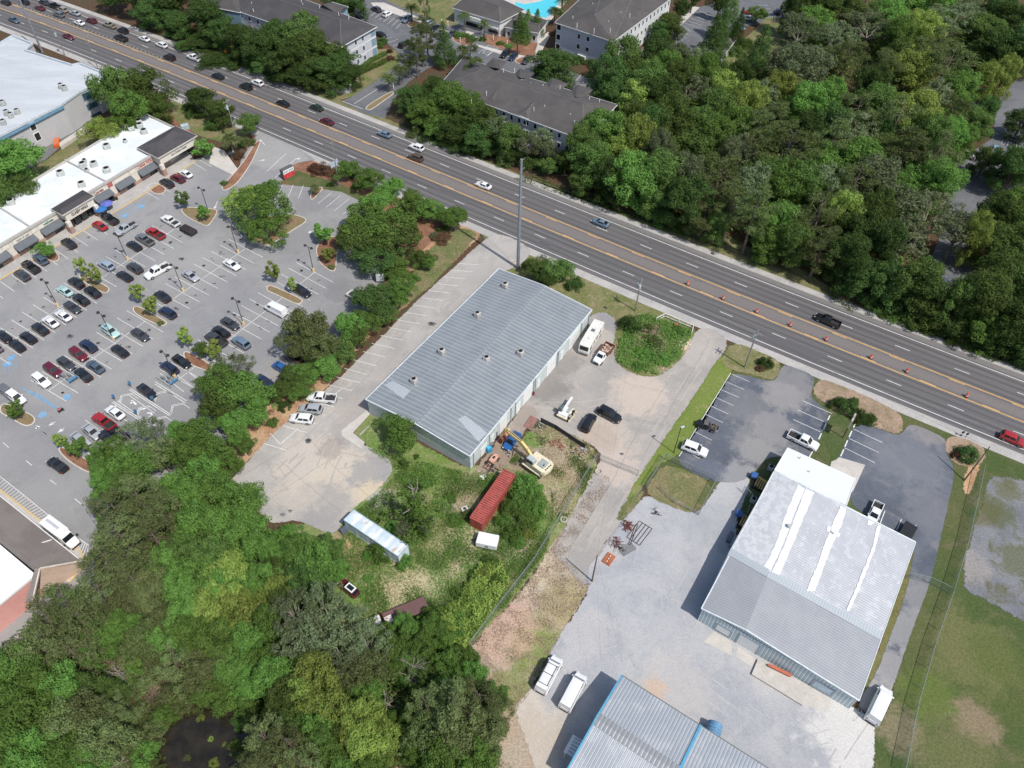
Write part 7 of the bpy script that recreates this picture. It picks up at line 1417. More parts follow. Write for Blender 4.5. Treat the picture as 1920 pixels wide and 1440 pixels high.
# café parasols and tables at the shops
for k, (x, y, c_, lb) in enumerate(((188, 391, (.03, .14, .36), 'bright blue parasol before the left tower of the shops'), (199, 381, (.12, .14, .42), 'violet-blue parasol beside the bright blue one'))):
    p = G(x, y, 2.2); o = empty('parasol', (p.x, p.y, .14), 0, lb, 'parasol'); m = L(); ap = V((0, 0, 2.5)); R_ = [V((1.6*math.cos(a), 1.6*math.sin(a), 1.95)) for a in np.linspace(0, 2*math.pi, 9)[:-1]]
    for i in range(8): m.face((R_[i], R_[(i+1) % 8], ap))
    m.build('canopy', plain(f'parasol_cloth_{"blue" if k == 0 else "violet"}', c_, .7), o); m = L(); m.cyl((0, 0, 0), (0, 0, 2.45), .03, n=6); m.build('stick', M_bump, o)
thing_box('cafe_table', 213, 376, (.9, .9, .72), .3, 'small dark table on the pavement under the grey awnings', 'table', M_bump, (('chair', (.9, 0, .4), (.45, .45, .8), M_bump), ('chair', (-.9, .1, .4), (.45, .45, .8), M_bump)))
thing_box('waste_container', 436, 293, (1.4, 1.0, 1.3), .5, 'dark equipment box on the pale service pad by the shops', 'equipment box', plain('equip_dark', (.035, .045, .05), .6), (('box_lid', (.5, 0, 1.35), (.3, .8, .1), M_unit),))
thing_box('shop_chiller', 348, 241, (2.2, 1.6, 1.2), .5, 'pale blue covered unit behind the right shop tower', 'equipment box', plain('pale_blue_cover', (.33, .42, .46), .6), (('cover_rib', (0, 0, 1.23), (2.0, .1, .05), M_trim),))
# trolley bays
for k, (x, y) in enumerate(((316, 711), (128, 707))):
    p = G(x, y, .5); o = empty('trolley_bay', (p.x, p.y, 0), heading('U'), ('right-hand' if k == 0 else 'left-hand')+' blue-railed trolley bay full of trolleys', 'trolley bay', 'trolley bays'); m = L()
    for s_ in (-1.1, 1.1): m.beam((-2.2, s_, .9), (2.2, s_, .9), .07, .07); m.beam((-2.2, s_, .45), (2.2, s_, .45), .06, .06); [m.beam((q, s_, 0), (q, s_, .95), .07, .07) for q in (-2.2, 0, 2.2)]
    m.build('bay_rails', plain('rail_grey', (.40, .43, .45), .5), o); m = L(); m.box((-2.0, 0, 1.3), (.1, 2.0, .5)); m.build('bay_sign', plain('bay_sign_blue', (.08, .25, .45), .5), o)
    for j in range(4): m = L(); m.box((-1.2+j*.8, -.4+.8*(j % 2), .6), (.8, .5, .5)); m.build('trolley', plain('trolley_wire', (.20, .22, .23), .6), o)
# numbered-bay boards
for k, (x, y) in enumerate(((217, 752), (247, 727), (258, 780), (289, 755))):
    p = G(x, y); o = empty('bay_board', (p.x, p.y, 0), .5, 'x', 'sign', 'bay boards'); m = L(); m.cyl((0, 0, 0), (0, 0, 1.8), .04, n=6); m.build('post', M_lampk, o); m = L(); m.box((0, 0, 1.5), (.5, .06, .9)); m.build('panel', plain('bay_board_blue', (.06, .18, .32), .5), o); o['px'] = x
unique_labels([(o, o['px'], 'blue board', 'blue post-mounted boards', 'beside the numbered bays') for o in bpy.data.objects if o.name.startswith('bay_board')])
# letter boxes at the right entrance
for k, (x, y) in enumerate(((1801, 818), (1809, 821))):
    p = G(x, y); o = empty('letter_box', (p.x, p.y, 0), .4, ('left' if k == 0 else 'right')+' of the two dark letter boxes by the right entrance', 'letter box', 'letter boxes'); m = L(); m.cyl((0, 0, 0), (0, 0, 1.1), .05, n=6); m.build('post', M_lampk, o); m = L(); m.box((0, 0, 1.25), (.5, .3, .35)); m.build('box', M_bump, o, bevel=.03)
# person crossing the lower left of the car park on a scooter
p = G(113, 768, .5); o = empty('mobility_scooter', (p.x, p.y, .05), .8, 'small dark scooter with a red seat beside the blue-hatched bays', 'scooter'); m = L(); m.box((0, 0, .3), (1.1, .5, .25)); m.build('deck', M_bump, o, bevel=.04); m = L(); m.box((-.2, 0, .65), (.45, .45, .4)); m.build('seat', PAINT['red'], o, bevel=.04); m = L(); m.cyl((.45, 0, .3), (.3, 0, 1.1), .04, n=6); m.build('tiller', M_bump, o); wheels(o, (-.4, .45), .34, .15, .1)
# marker posts at the clubhouse
for k, (x, y) in enumerate(((828, 46), (840, 49), (925, 75), (951, 85), (863, 80), (738, 166))):
    p = G(x, y); m = MB(); m.cyl((p.x, p.y, 0), (p.x, p.y, 1.6), .12, n=8); o = m.build('white_post', M_trim); m = MB(); m.box((p.x, p.y, 1.65), (.34, .34, .1)); m.build('post_cap', M_trim, o); tag(o, 'x', 'post', 'white marker posts'); o['px'] = x
unique_labels([(o, o['px'], 'white marker post', 'white marker posts', 'beside the flats drive') for o in bpy.data.objects if o.name.startswith('white_post')])
# hedges by the long flats
for px, lb in ((((675, 132), (695, 117), (712, 108), (724, 103)), 'clipped green hedge along the end wall of the long flats'), (((672, 140), (700, 128), (724, 116)), 'outer clipped hedge below the end wall of the long flats'), (((855, 66), (875, 70), (890, 76)), 'low dark hedge on the island before the clubhouse')):
    P_ = [G(x, y) for x, y in px]; cl = []
    for a, b in zip(P_, P_[1:]):
        n = max(1, int((b-a).length/.5)); cl += [(*(a.lerp(b, k/n)+V((random.uniform(-.2, .2), random.uniform(-.2, .2), .7)))[:], .8) for k in range(n)]
    rngh = np.random.default_rng(5); C_ = []; N_ = []
    for (x, y, z, r) in cl:
        d = rngh.normal(size=(160, 3)); d /= np.linalg.norm(d, axis=1, keepdims=True); d[:, 2] = np.abs(d[:, 2]); C_.append(np.array([x, y, z-.4])+d*np.array([r, r, 1.1])*(.8+.25*rngh.random((160, 1)))); N_.append(d+rngh.normal(size=(160, 3))*.5)
    HEDGES = globals().setdefault('HEDGES', []); HEDGES.append((np.concatenate(C_), np.concatenate(N_), lb))
# ------------------------------------------------------------------ vegetation
def leaf_mat(name, c1, c2, c3, trans=.44):
    t = NT(name)
    oi = t.n('ShaderNodeObjectInfo'); tc = t.n('ShaderNodeTexCoord').outputs['Object']
    col = t.mix(t.ramp(t.noise(.55, 4, .7, tc), .36, .62), c1, c2)
    col = t.mix(t.ramp(t.noise(2.6, 3, .7, tc), .5, .68, 0, .55), col, c3)
    hs = t.n('ShaderNodeHueSaturation'); t.l(col, hs.inputs['Color'])
    t.l(t.ramp(oi.outputs['Random'], 0, 1, .478, .505), hs.inputs['Hue']); t.l(t.ramp(oi.outputs['Random'], .2, .9, 1.02, 1.75), hs.inputs['Value'])
    hs.inputs['Saturation'].default_value = .96
    d = t.n('ShaderNodeBsdfDiffuse'); tr = t.n('ShaderNodeBsdfTranslucent'); mx = t.n('ShaderNodeMixShader'); mx.inputs[0].default_value = trans
    t.l(hs.outputs[0], d.inputs[0]); t.l(hs.outputs[0], tr.inputs[0]); t.l(d.outputs[0], mx.inputs[1]); t.l(tr.outputs[0], mx.inputs[2]); t.l(mx.outputs[0], t.out.inputs[0])
    return t.m
TONES = [
    ('dark green', leaf_mat('leaves_dark_green', (.048, .095, .026), (.068, .125, .033), (.09, .15, .045))),
    ('mid green', leaf_mat('leaves_mid_green', (.070, .128, .030), (.100, .165, .042), (.13, .20, .060))),
    ('bright green', leaf_mat('leaves_bright_green', (.085, .175, .036), (.12, .235, .048), (.16, .27, .07))),
    ('lime green', leaf_mat('leaves_lime_green', (.155, .225, .045), (.215, .29, .065), (.29, .36, .10))),
    ('olive', leaf_mat('leaves_olive', (.084, .122, .040), (.112, .152, .052), (.15, .19, .075))),
    ('grey green', leaf_mat('leaves_grey_green', (.110, .150, .070), (.15, .195, .098), (.23, .27, .16))),
    ('pale flowering', leaf_mat('leaves_flowering', (.08, .12, .045), (.16, .19, .10), (.42, .42, .28))),
    ('reddish brown', leaf_mat('leaves_reddish', (.095, .055, .032), (.14, .08, .05), (.17, .13, .07))),
    ('straw', leaf_mat('leaves_straw', (.26, .21, .11), (.38, .31, .18), (.50, .42, .27), .1)),
    ('dry brown', leaf_mat('leaves_dry', (.24, .18, .12), (.33, .26, .18), (.42, .34, .25), .1)),
    ('light olive', leaf_mat('leaves_light_olive', (.110, .148, .055), (.145, .185, .070), (.19, .23, .10))),
]
M_bark = plain('bark', (.15, .12, .095), .95, var=.3, scale=3)
M_deadbark = plain('bleached_bark', (.26, .235, .205), .95, var=.25, scale=3)

def quads_mesh(name, C, N, S, A, mat, tri=False):
    """one leaf-sized face per row: centre C, normal N, size S, aspect A"""
    n = len(C)
    N = N/np.maximum(np.linalg.norm(N, axis=1, keepdims=True), 1e-6)
    rv = rng.normal(size=(n, 3)); U = np.cross(N, rv); U /= np.maximum(np.linalg.norm(U, axis=1, keepdims=True), 1e-6); V = np.cross(N, U)
    s = S[:, None]*.5; a = A[:, None]
    bend = N*s*.35
    P = np.stack([C-U*s*1.25, C-V*s*a+bend*.6, C+U*s*1.25, C+V*s*a+bend*.6], 1)
    me = bpy.data.meshes.new(name)
    me.vertices.add(4*n); me.vertices.foreach_set('co', P.reshape(-1).astype(np.float32))
    me.loops.add(4*n); me.loops.foreach_set('vertex_index', np.arange(4*n, dtype=np.int32))
    me.polygons.add(n); me.polygons.foreach_set('loop_start', np.arange(0, 4*n, 4, dtype=np.int32)); me.polygons.foreach_set('loop_total', np.full(n, 4, dtype=np.int32))
    me.materials.append(mat); me.update(calc_edges=True); return me
def rsph(n):
    v = rng.normal(size=(n, 3)); return v/np.linalg.norm(v, axis=1, keepdims=True)
def clumps_to_leaves(cl, dens, size, aspect, jit=.55, updir=.25, shell=.62):
    """cl rows: x y z r  flatten"""
    Cs, Ns = [], []
    for (x, y, z, r, fl) in cl:
        n = max(8, int(dens*r*r*12.57))
        d = rsph(n); rad = r*(shell+(1.02-shell)*rng.random(n)**.6)
        rad *= 1+.22*np.sin(d[:, 0]*5+x)*np.cos(d[:, 1]*5+y)
        p = d*rad[:, None]*np.array([1, 1, fl])
        Cs.append(p+np.array([x, y, z])); nn = d+rng.normal(size=(n, 3))*jit; nn[:, 2] += updir; Ns.append(nn)
    C = np.concatenate(Cs); N = np.concatenate(Ns)
    S = size*(.6+.8*rng.random(len(C))); A = aspect*(.7+.6*rng.random(len(C)))
    return C, N, S, A
# prototypes have crown radius 1 unit wide = 5 m, height about 10 m
def proto(kind, seed):
    global rng
    rng = np.random.default_rng(seed)
    R0 = 5.0; cl = []; limbs = []
    if kind == 'broad':
        Ht = 11.0; zc = 7.0; rz = 4.0
        off = rng.normal(size=(6, 2))*1.1
        for k in range(34):
            d = rsph(1)[0]; d[2] = abs(d[2])*1.0-.25 if k % 4 else d[2]
            d /= np.linalg.norm(d)
            lob = 1+.22*math.sin(3*math.atan2(d[1], d[0])+seed)+.12*math.sin(5*math.atan2(d[1], d[0])+seed*2)
            r = rng.uniform(.75, 1.55); rr = rng.uniform(.70, .92)*lob
            c = d*np.array([(R0-r*.7)*rr, (R0-r*.7)*rr, (rz-r*.5)*rng.uniform(.8, 1.08)])
            cl.append((c[0], c[1], zc+c[2], r, rng.uniform(.75, 1)))
        for k in range(9): c = rng.normal(size=3)*np.array([1.6, 1.6, 1.0]); cl.append((c[0], c[1], zc+c[2], 1.7, .8))
        C, N, S, A = clumps_to_leaves(cl, 11.5, .32, .62, jit=.46, updir=.1)
    elif kind == 'forest':      # crown carried down to the ground's shade, overlapping its neighbours
        Ht = 12.5; zc = 7.4
        for k in range(44):
            d = rsph(1)[0]; d[2] = abs(d[2])-.1 if k % 3 else d[2]; d /= np.linalg.norm(d)
            lob = 1+.2*math.sin(3*math.atan2(d[1], d[0])+seed)+.14*math.sin(5*math.atan2(d[1], d[0])+seed*2)
            r = rng.uniform(.6, 1.5); rr = rng.uniform(.66, .98)*lob
            c = d*np.array([(5.2-r*.7)*rr, (5.2-r*.7)*rr, (4.8-r*.5)*rng.uniform(.7, 1.12)]); cl.append((c[0], c[1], zc+c[2], r, rng.uniform(.7, 1)))
        for k in range(16):
            a = rng.uniform(0, 6.28); rr = rng.uniform(2, 4.4); cl.append((rr*math.cos(a), rr*math.sin(a), rng.uniform(1.6, 4.6), rng.uniform(.8, 1.4), .9))
        for k in range(8): c = rng.normal(size=3)*np.array([1.6, 1.6, 1.2]); cl.append((c[0], c[1], zc+c[2], 1.8, .8))
        C, N, S, A = clumps_to_leaves(cl, 12.5, .30, .6, jit=.46, updir=.1)
    elif kind == 'oak':
        Ht = 9.0; zc = 5.6
        for k in range(46):
            a = rng.uniform(0, 2*math.pi); rr = math.sqrt(rng.random())*4.6; z = zc+2.5*math.sqrt(max(0, 1-(rr/5.2)**2))*rng.uniform(.55, 1.05)
            cl.append((rr*math.cos(a), rr*math.sin(a), z, rng.uniform(.7, 1.25), .7))
        for k in range(22):
            a = rng.uniform(0, 2*math.pi); rr = rng.uniform(3.4, 4.6); cl.append((rr*math.cos(a), rr*math.sin(a), rng.uniform(3.0, 5.4), rng.uniform(.7, 1.1), .8))
        C, N, S, A = clumps_to_leaves(cl, 9.5, .33, .6)
    elif kind == 'pine':
        Ht = 15.0; zc = 9.5
        for k in range(44):
            a = rng.uniform(0, 2*math.pi); z = rng.uniform(-4.2, 4.6); prof = 1-((z+.6)/5.6)**2
            rr = 4.2*math.sqrt(max(0, prof))*rng.uniform(.35, 1.0)
            cl.append((rr*math.cos(a), rr*math.sin(a), zc+z, rng.uniform(.6, 1.15), .6))
            limbs.append(((0, 0, zc+z-rr*.25), (rr*math.cos(a), rr*math.sin(a), zc+z)))
        C, N, S, A = clumps_to_leaves(cl, 12, .36, .30, jit=.9, updir=.35, shell=.25)
    elif kind == 'silver':     # wide, airy, pale-branched
        Ht = 12.0; zc = 7.6
        for k in range(62):
            d = rsph(1)[0]; d[2] = abs(d[2])-.2; d /= np.linalg.norm(d); rr = rng.uniform(.55, 1.0)
            c = d*np.array([4.6*rr, 4.6*rr, 3.4*rr]); cl.append((c[0], c[1], zc+c[2], rng.uniform(.45, .95), .75))
            if k % 2 == 0: limbs.append(((c[0]*.25, c[1]*.25, zc-2+c[2]*.3), (c[0]*1.04, c[1]*1.04, zc+c[2]+.25)))
        C, N, S, A = clumps_to_leaves(cl, 11, .30, .5, jit=.8, shell=.4)
    elif kind == 'cone':
        Ht = 17.0
        for k in range(66):
            f = (k+.5)/66; z = 1.2+f*15; rr = 4.3*(1-f)**.8*rng.uniform(.55, .95); a = k*2.4+rng.uniform(-.3, .3)
            cl.append((rr*math.cos(a), rr*math.sin(a), z, (.55+1.0*(1-f))*rng.uniform(.8, 1.15), .75))
        C, N, S, A = clumps_to_leaves(cl, 11, .34, .4, jit=.6)
    elif kind == 'shrub':
        Ht = 5.0
        for k in range(30):
            d = rsph(1)[0]; d[2] = abs(d[2]); rr = rng.uniform(.6, .95)
            cl.append((d[0]*4*rr, d[1]*4*rr, .7+d[2]*3.1*rr, rng.uniform(.75, 1.4), .9))
        C, N, S, A = clumps_to_leaves(cl, 13, .30, .6)
    elif kind == 'small':      # young car-park tree, airy
        Ht = 9.0; zc = 6.0
        for k in range(26):
            d = rsph(1)[0]; rr = rng.uniform(.4, 1.0); c = d*np.array([3.0*rr, 3.0*rr, 3.6*rr]); cl.append((c[0], c[1], zc+c[2]*.95, rng.uniform(.5, 1.0), .9))
            if k % 3 == 0: limbs.append(((0, 0, zc-2.2), (c[0], c[1], zc+c[2])))
        C, N, S, A = clumps_to_leaves(cl, 8, .55, .65, shell=.3)
    elif kind == 'palm':
        Ht = 9.0; zc = 7.4; Cs = []; Ns = []; 
        for k in range(34):
            a = k*2.4; el = rng.uniform(-.5, 1.15); ln = rng.uniform(2.3, 3.2)
            for j in range(16):
                f = (j+1)/16; x = ln*f*math.cos(el); z = ln*f*math.sin(el)-1.6*f*f
                for sgn in (-1, 1):
                    w_ = sgn*.30*(1-abs(f-.55))
                    Cs.append((x*math.cos(a)-w_*math.sin(a), x*math.sin(a)+w_*math.cos(a), zc+z)); Ns.append((.3*math.cos(a)+rng.normal()*.3, .3*math.sin(a)+rng.normal()*.3, 1))
        C = np.array(Cs); N = np.array(Ns); S = np.full(len(C), .62)*(.7+.5*rng.random(len(C))); A = np.full(len(C), .28)
    elif kind == 'vine':       # tall ivy-covered wreck of a tree
        Ht = 13.0
        for k in range(46):
            f = rng.random(); z = .6+f*9.5; rr = (1.2-.8*f)*rng.uniform(0, 1.3); a = rng.uniform(0, 6.28)
            cl.append((rr*math.cos(a), rr*math.sin(a), z, rng.uniform(.4, .9), 1))
        for k in range(22):
            a = rng.uniform(0, 6.28); rr = rng.uniform(1.5, 4.2); z = rng.uniform(2.5, 8); cl.append((rr*math.cos(a), rr*math.sin(a), z, rng.uniform(.3, .75), .8))
        limbs += [((0, 0, 9), (-.6, .6, 13.6)), ((0, 0, 9.5), (1.9, .8, 13.2)), ((-.2, .2, 11), (.5, -.3, 13)), ((0, 0, 8), (-1.8, -.6, 10.5)), ((0, 0, 7), (2.2, -.8, 9.0))]
        C, N, S, A = clumps_to_leaves(cl, 9, .28, .6, jit=.8, shell=.3)
    me = quads_mesh('crown', C, N, S, A, TONES[1][1])
    # trunk with limbs
    m = L()
    if kind in ('shrub',):
        for k in range(5):
            a = k*1.3; m.cyl((0, 0, 0), (1.6*math.cos(a), 1.6*math.sin(a), 2.4), .09, .04, 5)
    elif kind == 'palm':
        m.cyl((0, 0, 0), (.1, 0, 3.5), .27, .22, 8); m.cyl((.1, 0, 3.5), (0, 0, 7.3), .22, .24, 8)
    elif kind in ('pine', 'cone', 'vine'):
        th = {'pine': 13.5, 'cone': 15.5, 'vine': 12.2}[kind]
        m.cyl((0, 0, 0), (.15, .1, th*.5), .33, .22, 8); m.cyl((.15, .1, th*.5), (0, 0, th), .22, .05, 7)
    else:
        zt = {'broad': 4.2, 'forest': 4.6, 'oak': 2.4, 'silver': 4.2, 'small': 3.0}[kind]; rt = .12 if kind == 'small' else .36
        m.cyl((0, 0, 0), (.1, .05, zt), rt, rt*.75, 8)
        for k in range(7):
            a = k*.9+seed; e = rng.uniform(.5, 1.1); l = 3.4 if kind != 'small' else 2.4
            p1 = (.1+l*.5*math.cos(a)*math.cos(e), .05+l*.5*math.sin(a)*math.cos(e), zt+l*.5*math.sin(e)); p2 = (p1[0]*1.9, p1[1]*1.9, p1[2]+l*.5*math.sin(e)*.9)
            m.cyl((.1, .05, zt-.15), p1, rt*.5, rt*.33, 6); m.cyl(p1, p2, rt*.33, rt*.12, 5)
    for a, b in limbs:
        if kind != 'vine' and rng.random() < .5: continue
        mid = ((a[0]+b[0])/2+rng.normal()*.15, (a[1]+b[1])/2+rng.normal()*.15, (a[2]+b[2])/2+rng.normal()*.15)
        q_ = 1.7 if kind == 'vine' else 1; m.cyl(a, mid, .06*q_, .04*q_, 5, caps=False); m.cyl(mid, b, .04*q_, .02*q_, 4, caps=False)
    tr = m.build('trunk', M_deadbark if kind in ('silver', 'vine') else M_bark)
    tm = tr.data; bpy.data.objects.remove(tr)
    return me, tm, Ht
PROTO = {}
for kind, seeds in (('broad', (1, 2, 3, 4)), ('forest', (5, 6, 7, 8, 9)), ('oak', (11, 12)), ('pine', (21, 22, 23)), ('silver', (31, 32)), ('cone', (41, 42)), ('shrub', (51, 52, 53)), ('small', (61, 62)), ('palm', (71,)), ('vine', (81,))):
    PROTO[kind] = [proto(kind, s) for s in seeds]
KW = {'forest': 10.4, 'broad': 10.2, 'oak': 10.6, 'pine': 8.8, 'silver': 10.2, 'cone': 8.6, 'shrub': 9.2, 'small': 7.0, 'palm': 6.2, 'vine': 9.0}
CF = {'forest': .58, 'broad': .62, 'oak': .6, 'pine': .6, 'silver': .62, 'cone': .45, 'shrub': .42, 'small': .62, 'palm': .82, 'vine': .5}
NAME = {'forest': ('broadleaf_tree', 'broadleaf tree'), 'broad': ('broadleaf_tree', 'broadleaf tree'), 'oak': ('spreading_oak', 'spreading oak'), 'pine': ('pine_tree', 'pine'), 'silver': ('airy_tree', 'thin-crowned tree'), 'cone': ('conical_conifer', 'conical conifer'), 'shrub': ('shrub', 'shrub'), 'small': ('young_tree', 'young tree'), 'palm': ('palm_tree', 'palm'), 'vine': ('ivy_covered_tree', 'ivy-covered dead tree')}
KEYS = dict(f='forest', b='broad', k='oak', p='pine', v='silver', c='cone', s='shrub', o='small', m='palm', i='vine')
LAND = [(30, 290, 'behind the long white-roofed shops'), (230, 180, 'between the white block and the shops'), (440, 220, 'between the shops and the highway'), (470, 395, 'on the large triangular car park island'), (120, 200, 'left of the white block'),
    (160, 520, 'on the narrow island by the shops'), (280, 590, 'on the middle car park island'), (380, 395, 'on the island nearest the shops'), (380, 680, 'on the island beside the tree belt'), (530, 555, 'on the island by the white van'), (615, 470, 'on the mulched island under the oak'), (30, 775, 'on the lower left car park island'), (145, 860, 'on the island beside the silver cars'), (88, 465, 'against the shop pavement'),
    (330, 40, 'in the dark wood above the highway queue'), (560, 110, 'in front of the long grey-roofed flats'), (745, 140, 'along the entrance drive to the flats'), (880, 50, 'beside the clubhouse and pool'), (1000, 50, 'beside the pool clubhouse'), (860, 220, 'between the highway and the middle flats'), (1000, 280, 'before the front of the middle flats'), (1040, 125, 'in the flats car park'),
    (700, 330, 'along the highway by the red sign'), (830, 400, 'along the highway above the pale car park'), (720, 440, 'at the top end of the tree belt'), (720, 550, 'in the belt beside the white trailer'), (620, 630, 'in the belt opposite the grey hall'), (540, 720, 'in the belt above the three parked cars'), (440, 720, 'in the belt below the marked bays'), (300, 830, 'in the wood nearest the numbered bays'), (430, 850, 'in the wood beside the pale car park'),
    (250, 980, 'in the wood opposite the white box van'), (400, 980, 'in the wood below the pale car park'), (150, 1160, 'in the wood by the pink-roofed store'), (80, 1340, 'in the lower left corner of the wood'), (230, 1340, 'to the left of the dark pond'), (400, 1180, 'in the middle of the lower wood'), (540, 1050, 'in the wood left of the blue trailer'), (600, 1200, 'left of the rusty truck'), (600, 1350, 'to the right of the dark pond'), (720, 1300, 'below the rusty truck'),
    (850, 1180, 'beside the stream'), (850, 1370, 'in the wood left of the two white vans'), (520, 1410, 'below the dark pond'), (755, 830, 'against the end wall of the grey hall'), (775, 960, 'above the blue and white trailer'), (720, 1040, 'over the blue and white trailer'), (985, 940, 'beside the red container'), (900, 1080, 'below the small white trailer'), (1050, 510, 'behind the grey hall by the steel pole'), (1190, 610, 'on the verge beside the motorhome'), (1440, 680, 'on the bed at the right car park entrance'), (1600, 770, 'in the bed between the dark car parks'), (1815, 850, 'beside the leaning pole at the right'),
    (1150, 140, 'in the wood beside the right-hand flats'), (1250, 100, 'along the right flats car park'), (1340, 70, 'beside the flats garage'), (1430, 110, 'at the corner of the mown field'), (1180, 250, 'in the big wood right of the middle flats'), (1270, 190, 'in the upper left part of the big wood'), (1390, 200, 'in the big wood below the garage'), (1500, 130, 'at the top of the big wood'), (1620, 70, 'at the top of the big wood, centre'), (1740, 60, 'at the upper right of the big wood'), (1880, 90, 'in the dark far right corner of the wood'),
    (1280, 290, 'in the left centre of the big wood'), (1400, 310, 'above the blue-grey car on the highway'), (1500, 240, 'in the middle of the big wood'), (1600, 220, 'in the middle of the big wood, to the right'), (1710, 180, 'in the right centre of the big wood'), (1790, 210, 'by the wood edge next to the flats road'), (1840, 260, 'beside the flats road'), (1180, 350, 'on the wood edge above the steel pole'), (1320, 410, 'on the wood edge above the blue-grey car'), (1470, 440, 'on the wood edge before the grass bay'), (1560, 330, 'in the lower centre of the big wood'), (1680, 300, 'in the lower right of the big wood'),
    (1580, 460, 'on the wood edge left of the black pickup'), (1700, 440, 'above the black pickup in the wood'), (1730, 550, 'on the wood edge right of the black pickup'), (1880, 450, 'right of the shaded flats car park'), (1870, 600, 'on the wood edge at the right side')]
def inside(poly, x, y):
    r = False; n = len(poly)
    for i in range(n):
        (x1, y1), (x2, y2) = poly[i], poly[(i+1) % n]
        if (y1 > y) != (y2 > y) and x < (x2-x1)*(y-y1)/(y2-y1)+x1: r = not r
    return r
TREES = []
def add_tree(x, y, wpx, k, tone, h=None, zc=None):
    if (x < 960 and y > 380 or k == 's' and 600 < y) and x < 1040 and random.random() < (.9 if y > 780 else .7): tone = {0: 1, 1: 2, 4: 10}.get(tone, tone)
    kind = KEYS[k]; pr = PROTO[kind]; me, tm, Ht = pr[len(TREES) % len(pr)]
    dd = depth(x, y, 6); wm = wpx*dd/FPX*(1.30 if k == 'f' else 1.14)
    h0 = Ht*wm/KW[kind]
    if h is None: h = h0
    h = max(h0*.6, min(h, h0*1.9))
    p = G(x, y, CF[kind]*h)
    if (G(x, y)-RO).dot(RN) > 14:          # keep the roadside rows off the carriageway
        while (p-RO).dot(RN)-.0375*((p-RO).dot(RD))**2/1e3 < 18.5 and h > 2.2: h *= .92; p = G(x, y, CF[kind]*h)
    r = random.uniform(0, 6.28)
    o = empty(NAME[kind][0], (p.x, p.y, -.05), r)
    o.scale = (wm/KW[kind]*random.uniform(.95, 1.05), wm/KW[kind]*random.uniform(.95, 1.05), h/Ht)
    c = bpy.data.objects.new('crown', me); COL.objects.link(c); c.parent = o
    c.material_slots[0].link = 'OBJECT'; c.material_slots[0].material = TONES[tone][1]
    if kind == 'small' or h > 3.2 or kind == 'palm':
        t_ = bpy.data.objects.new('trunk', tm); COL.objects.link(t_); t_.parent = o
    where = min(LAND, key=lambda q: (q[0]-x)**2+((q[1]-y)*1.15)**2)
    o['category'] = 'shrub' if kind == 'shrub' else 'tree'; o['group'] = {'shrub': 'shrubs', 'small': 'young car park trees', 'palm': 'palms'}.get(kind, 'woodland and roadside trees')
    TREES.append((o, x, f'{TONES[tone][0]} {NAME[kind][1]}', f"{TONES[tone][0]} {NAME[kind][1]}s".replace('shrubs', 'shrubs'), where[2], x, y, wpx))
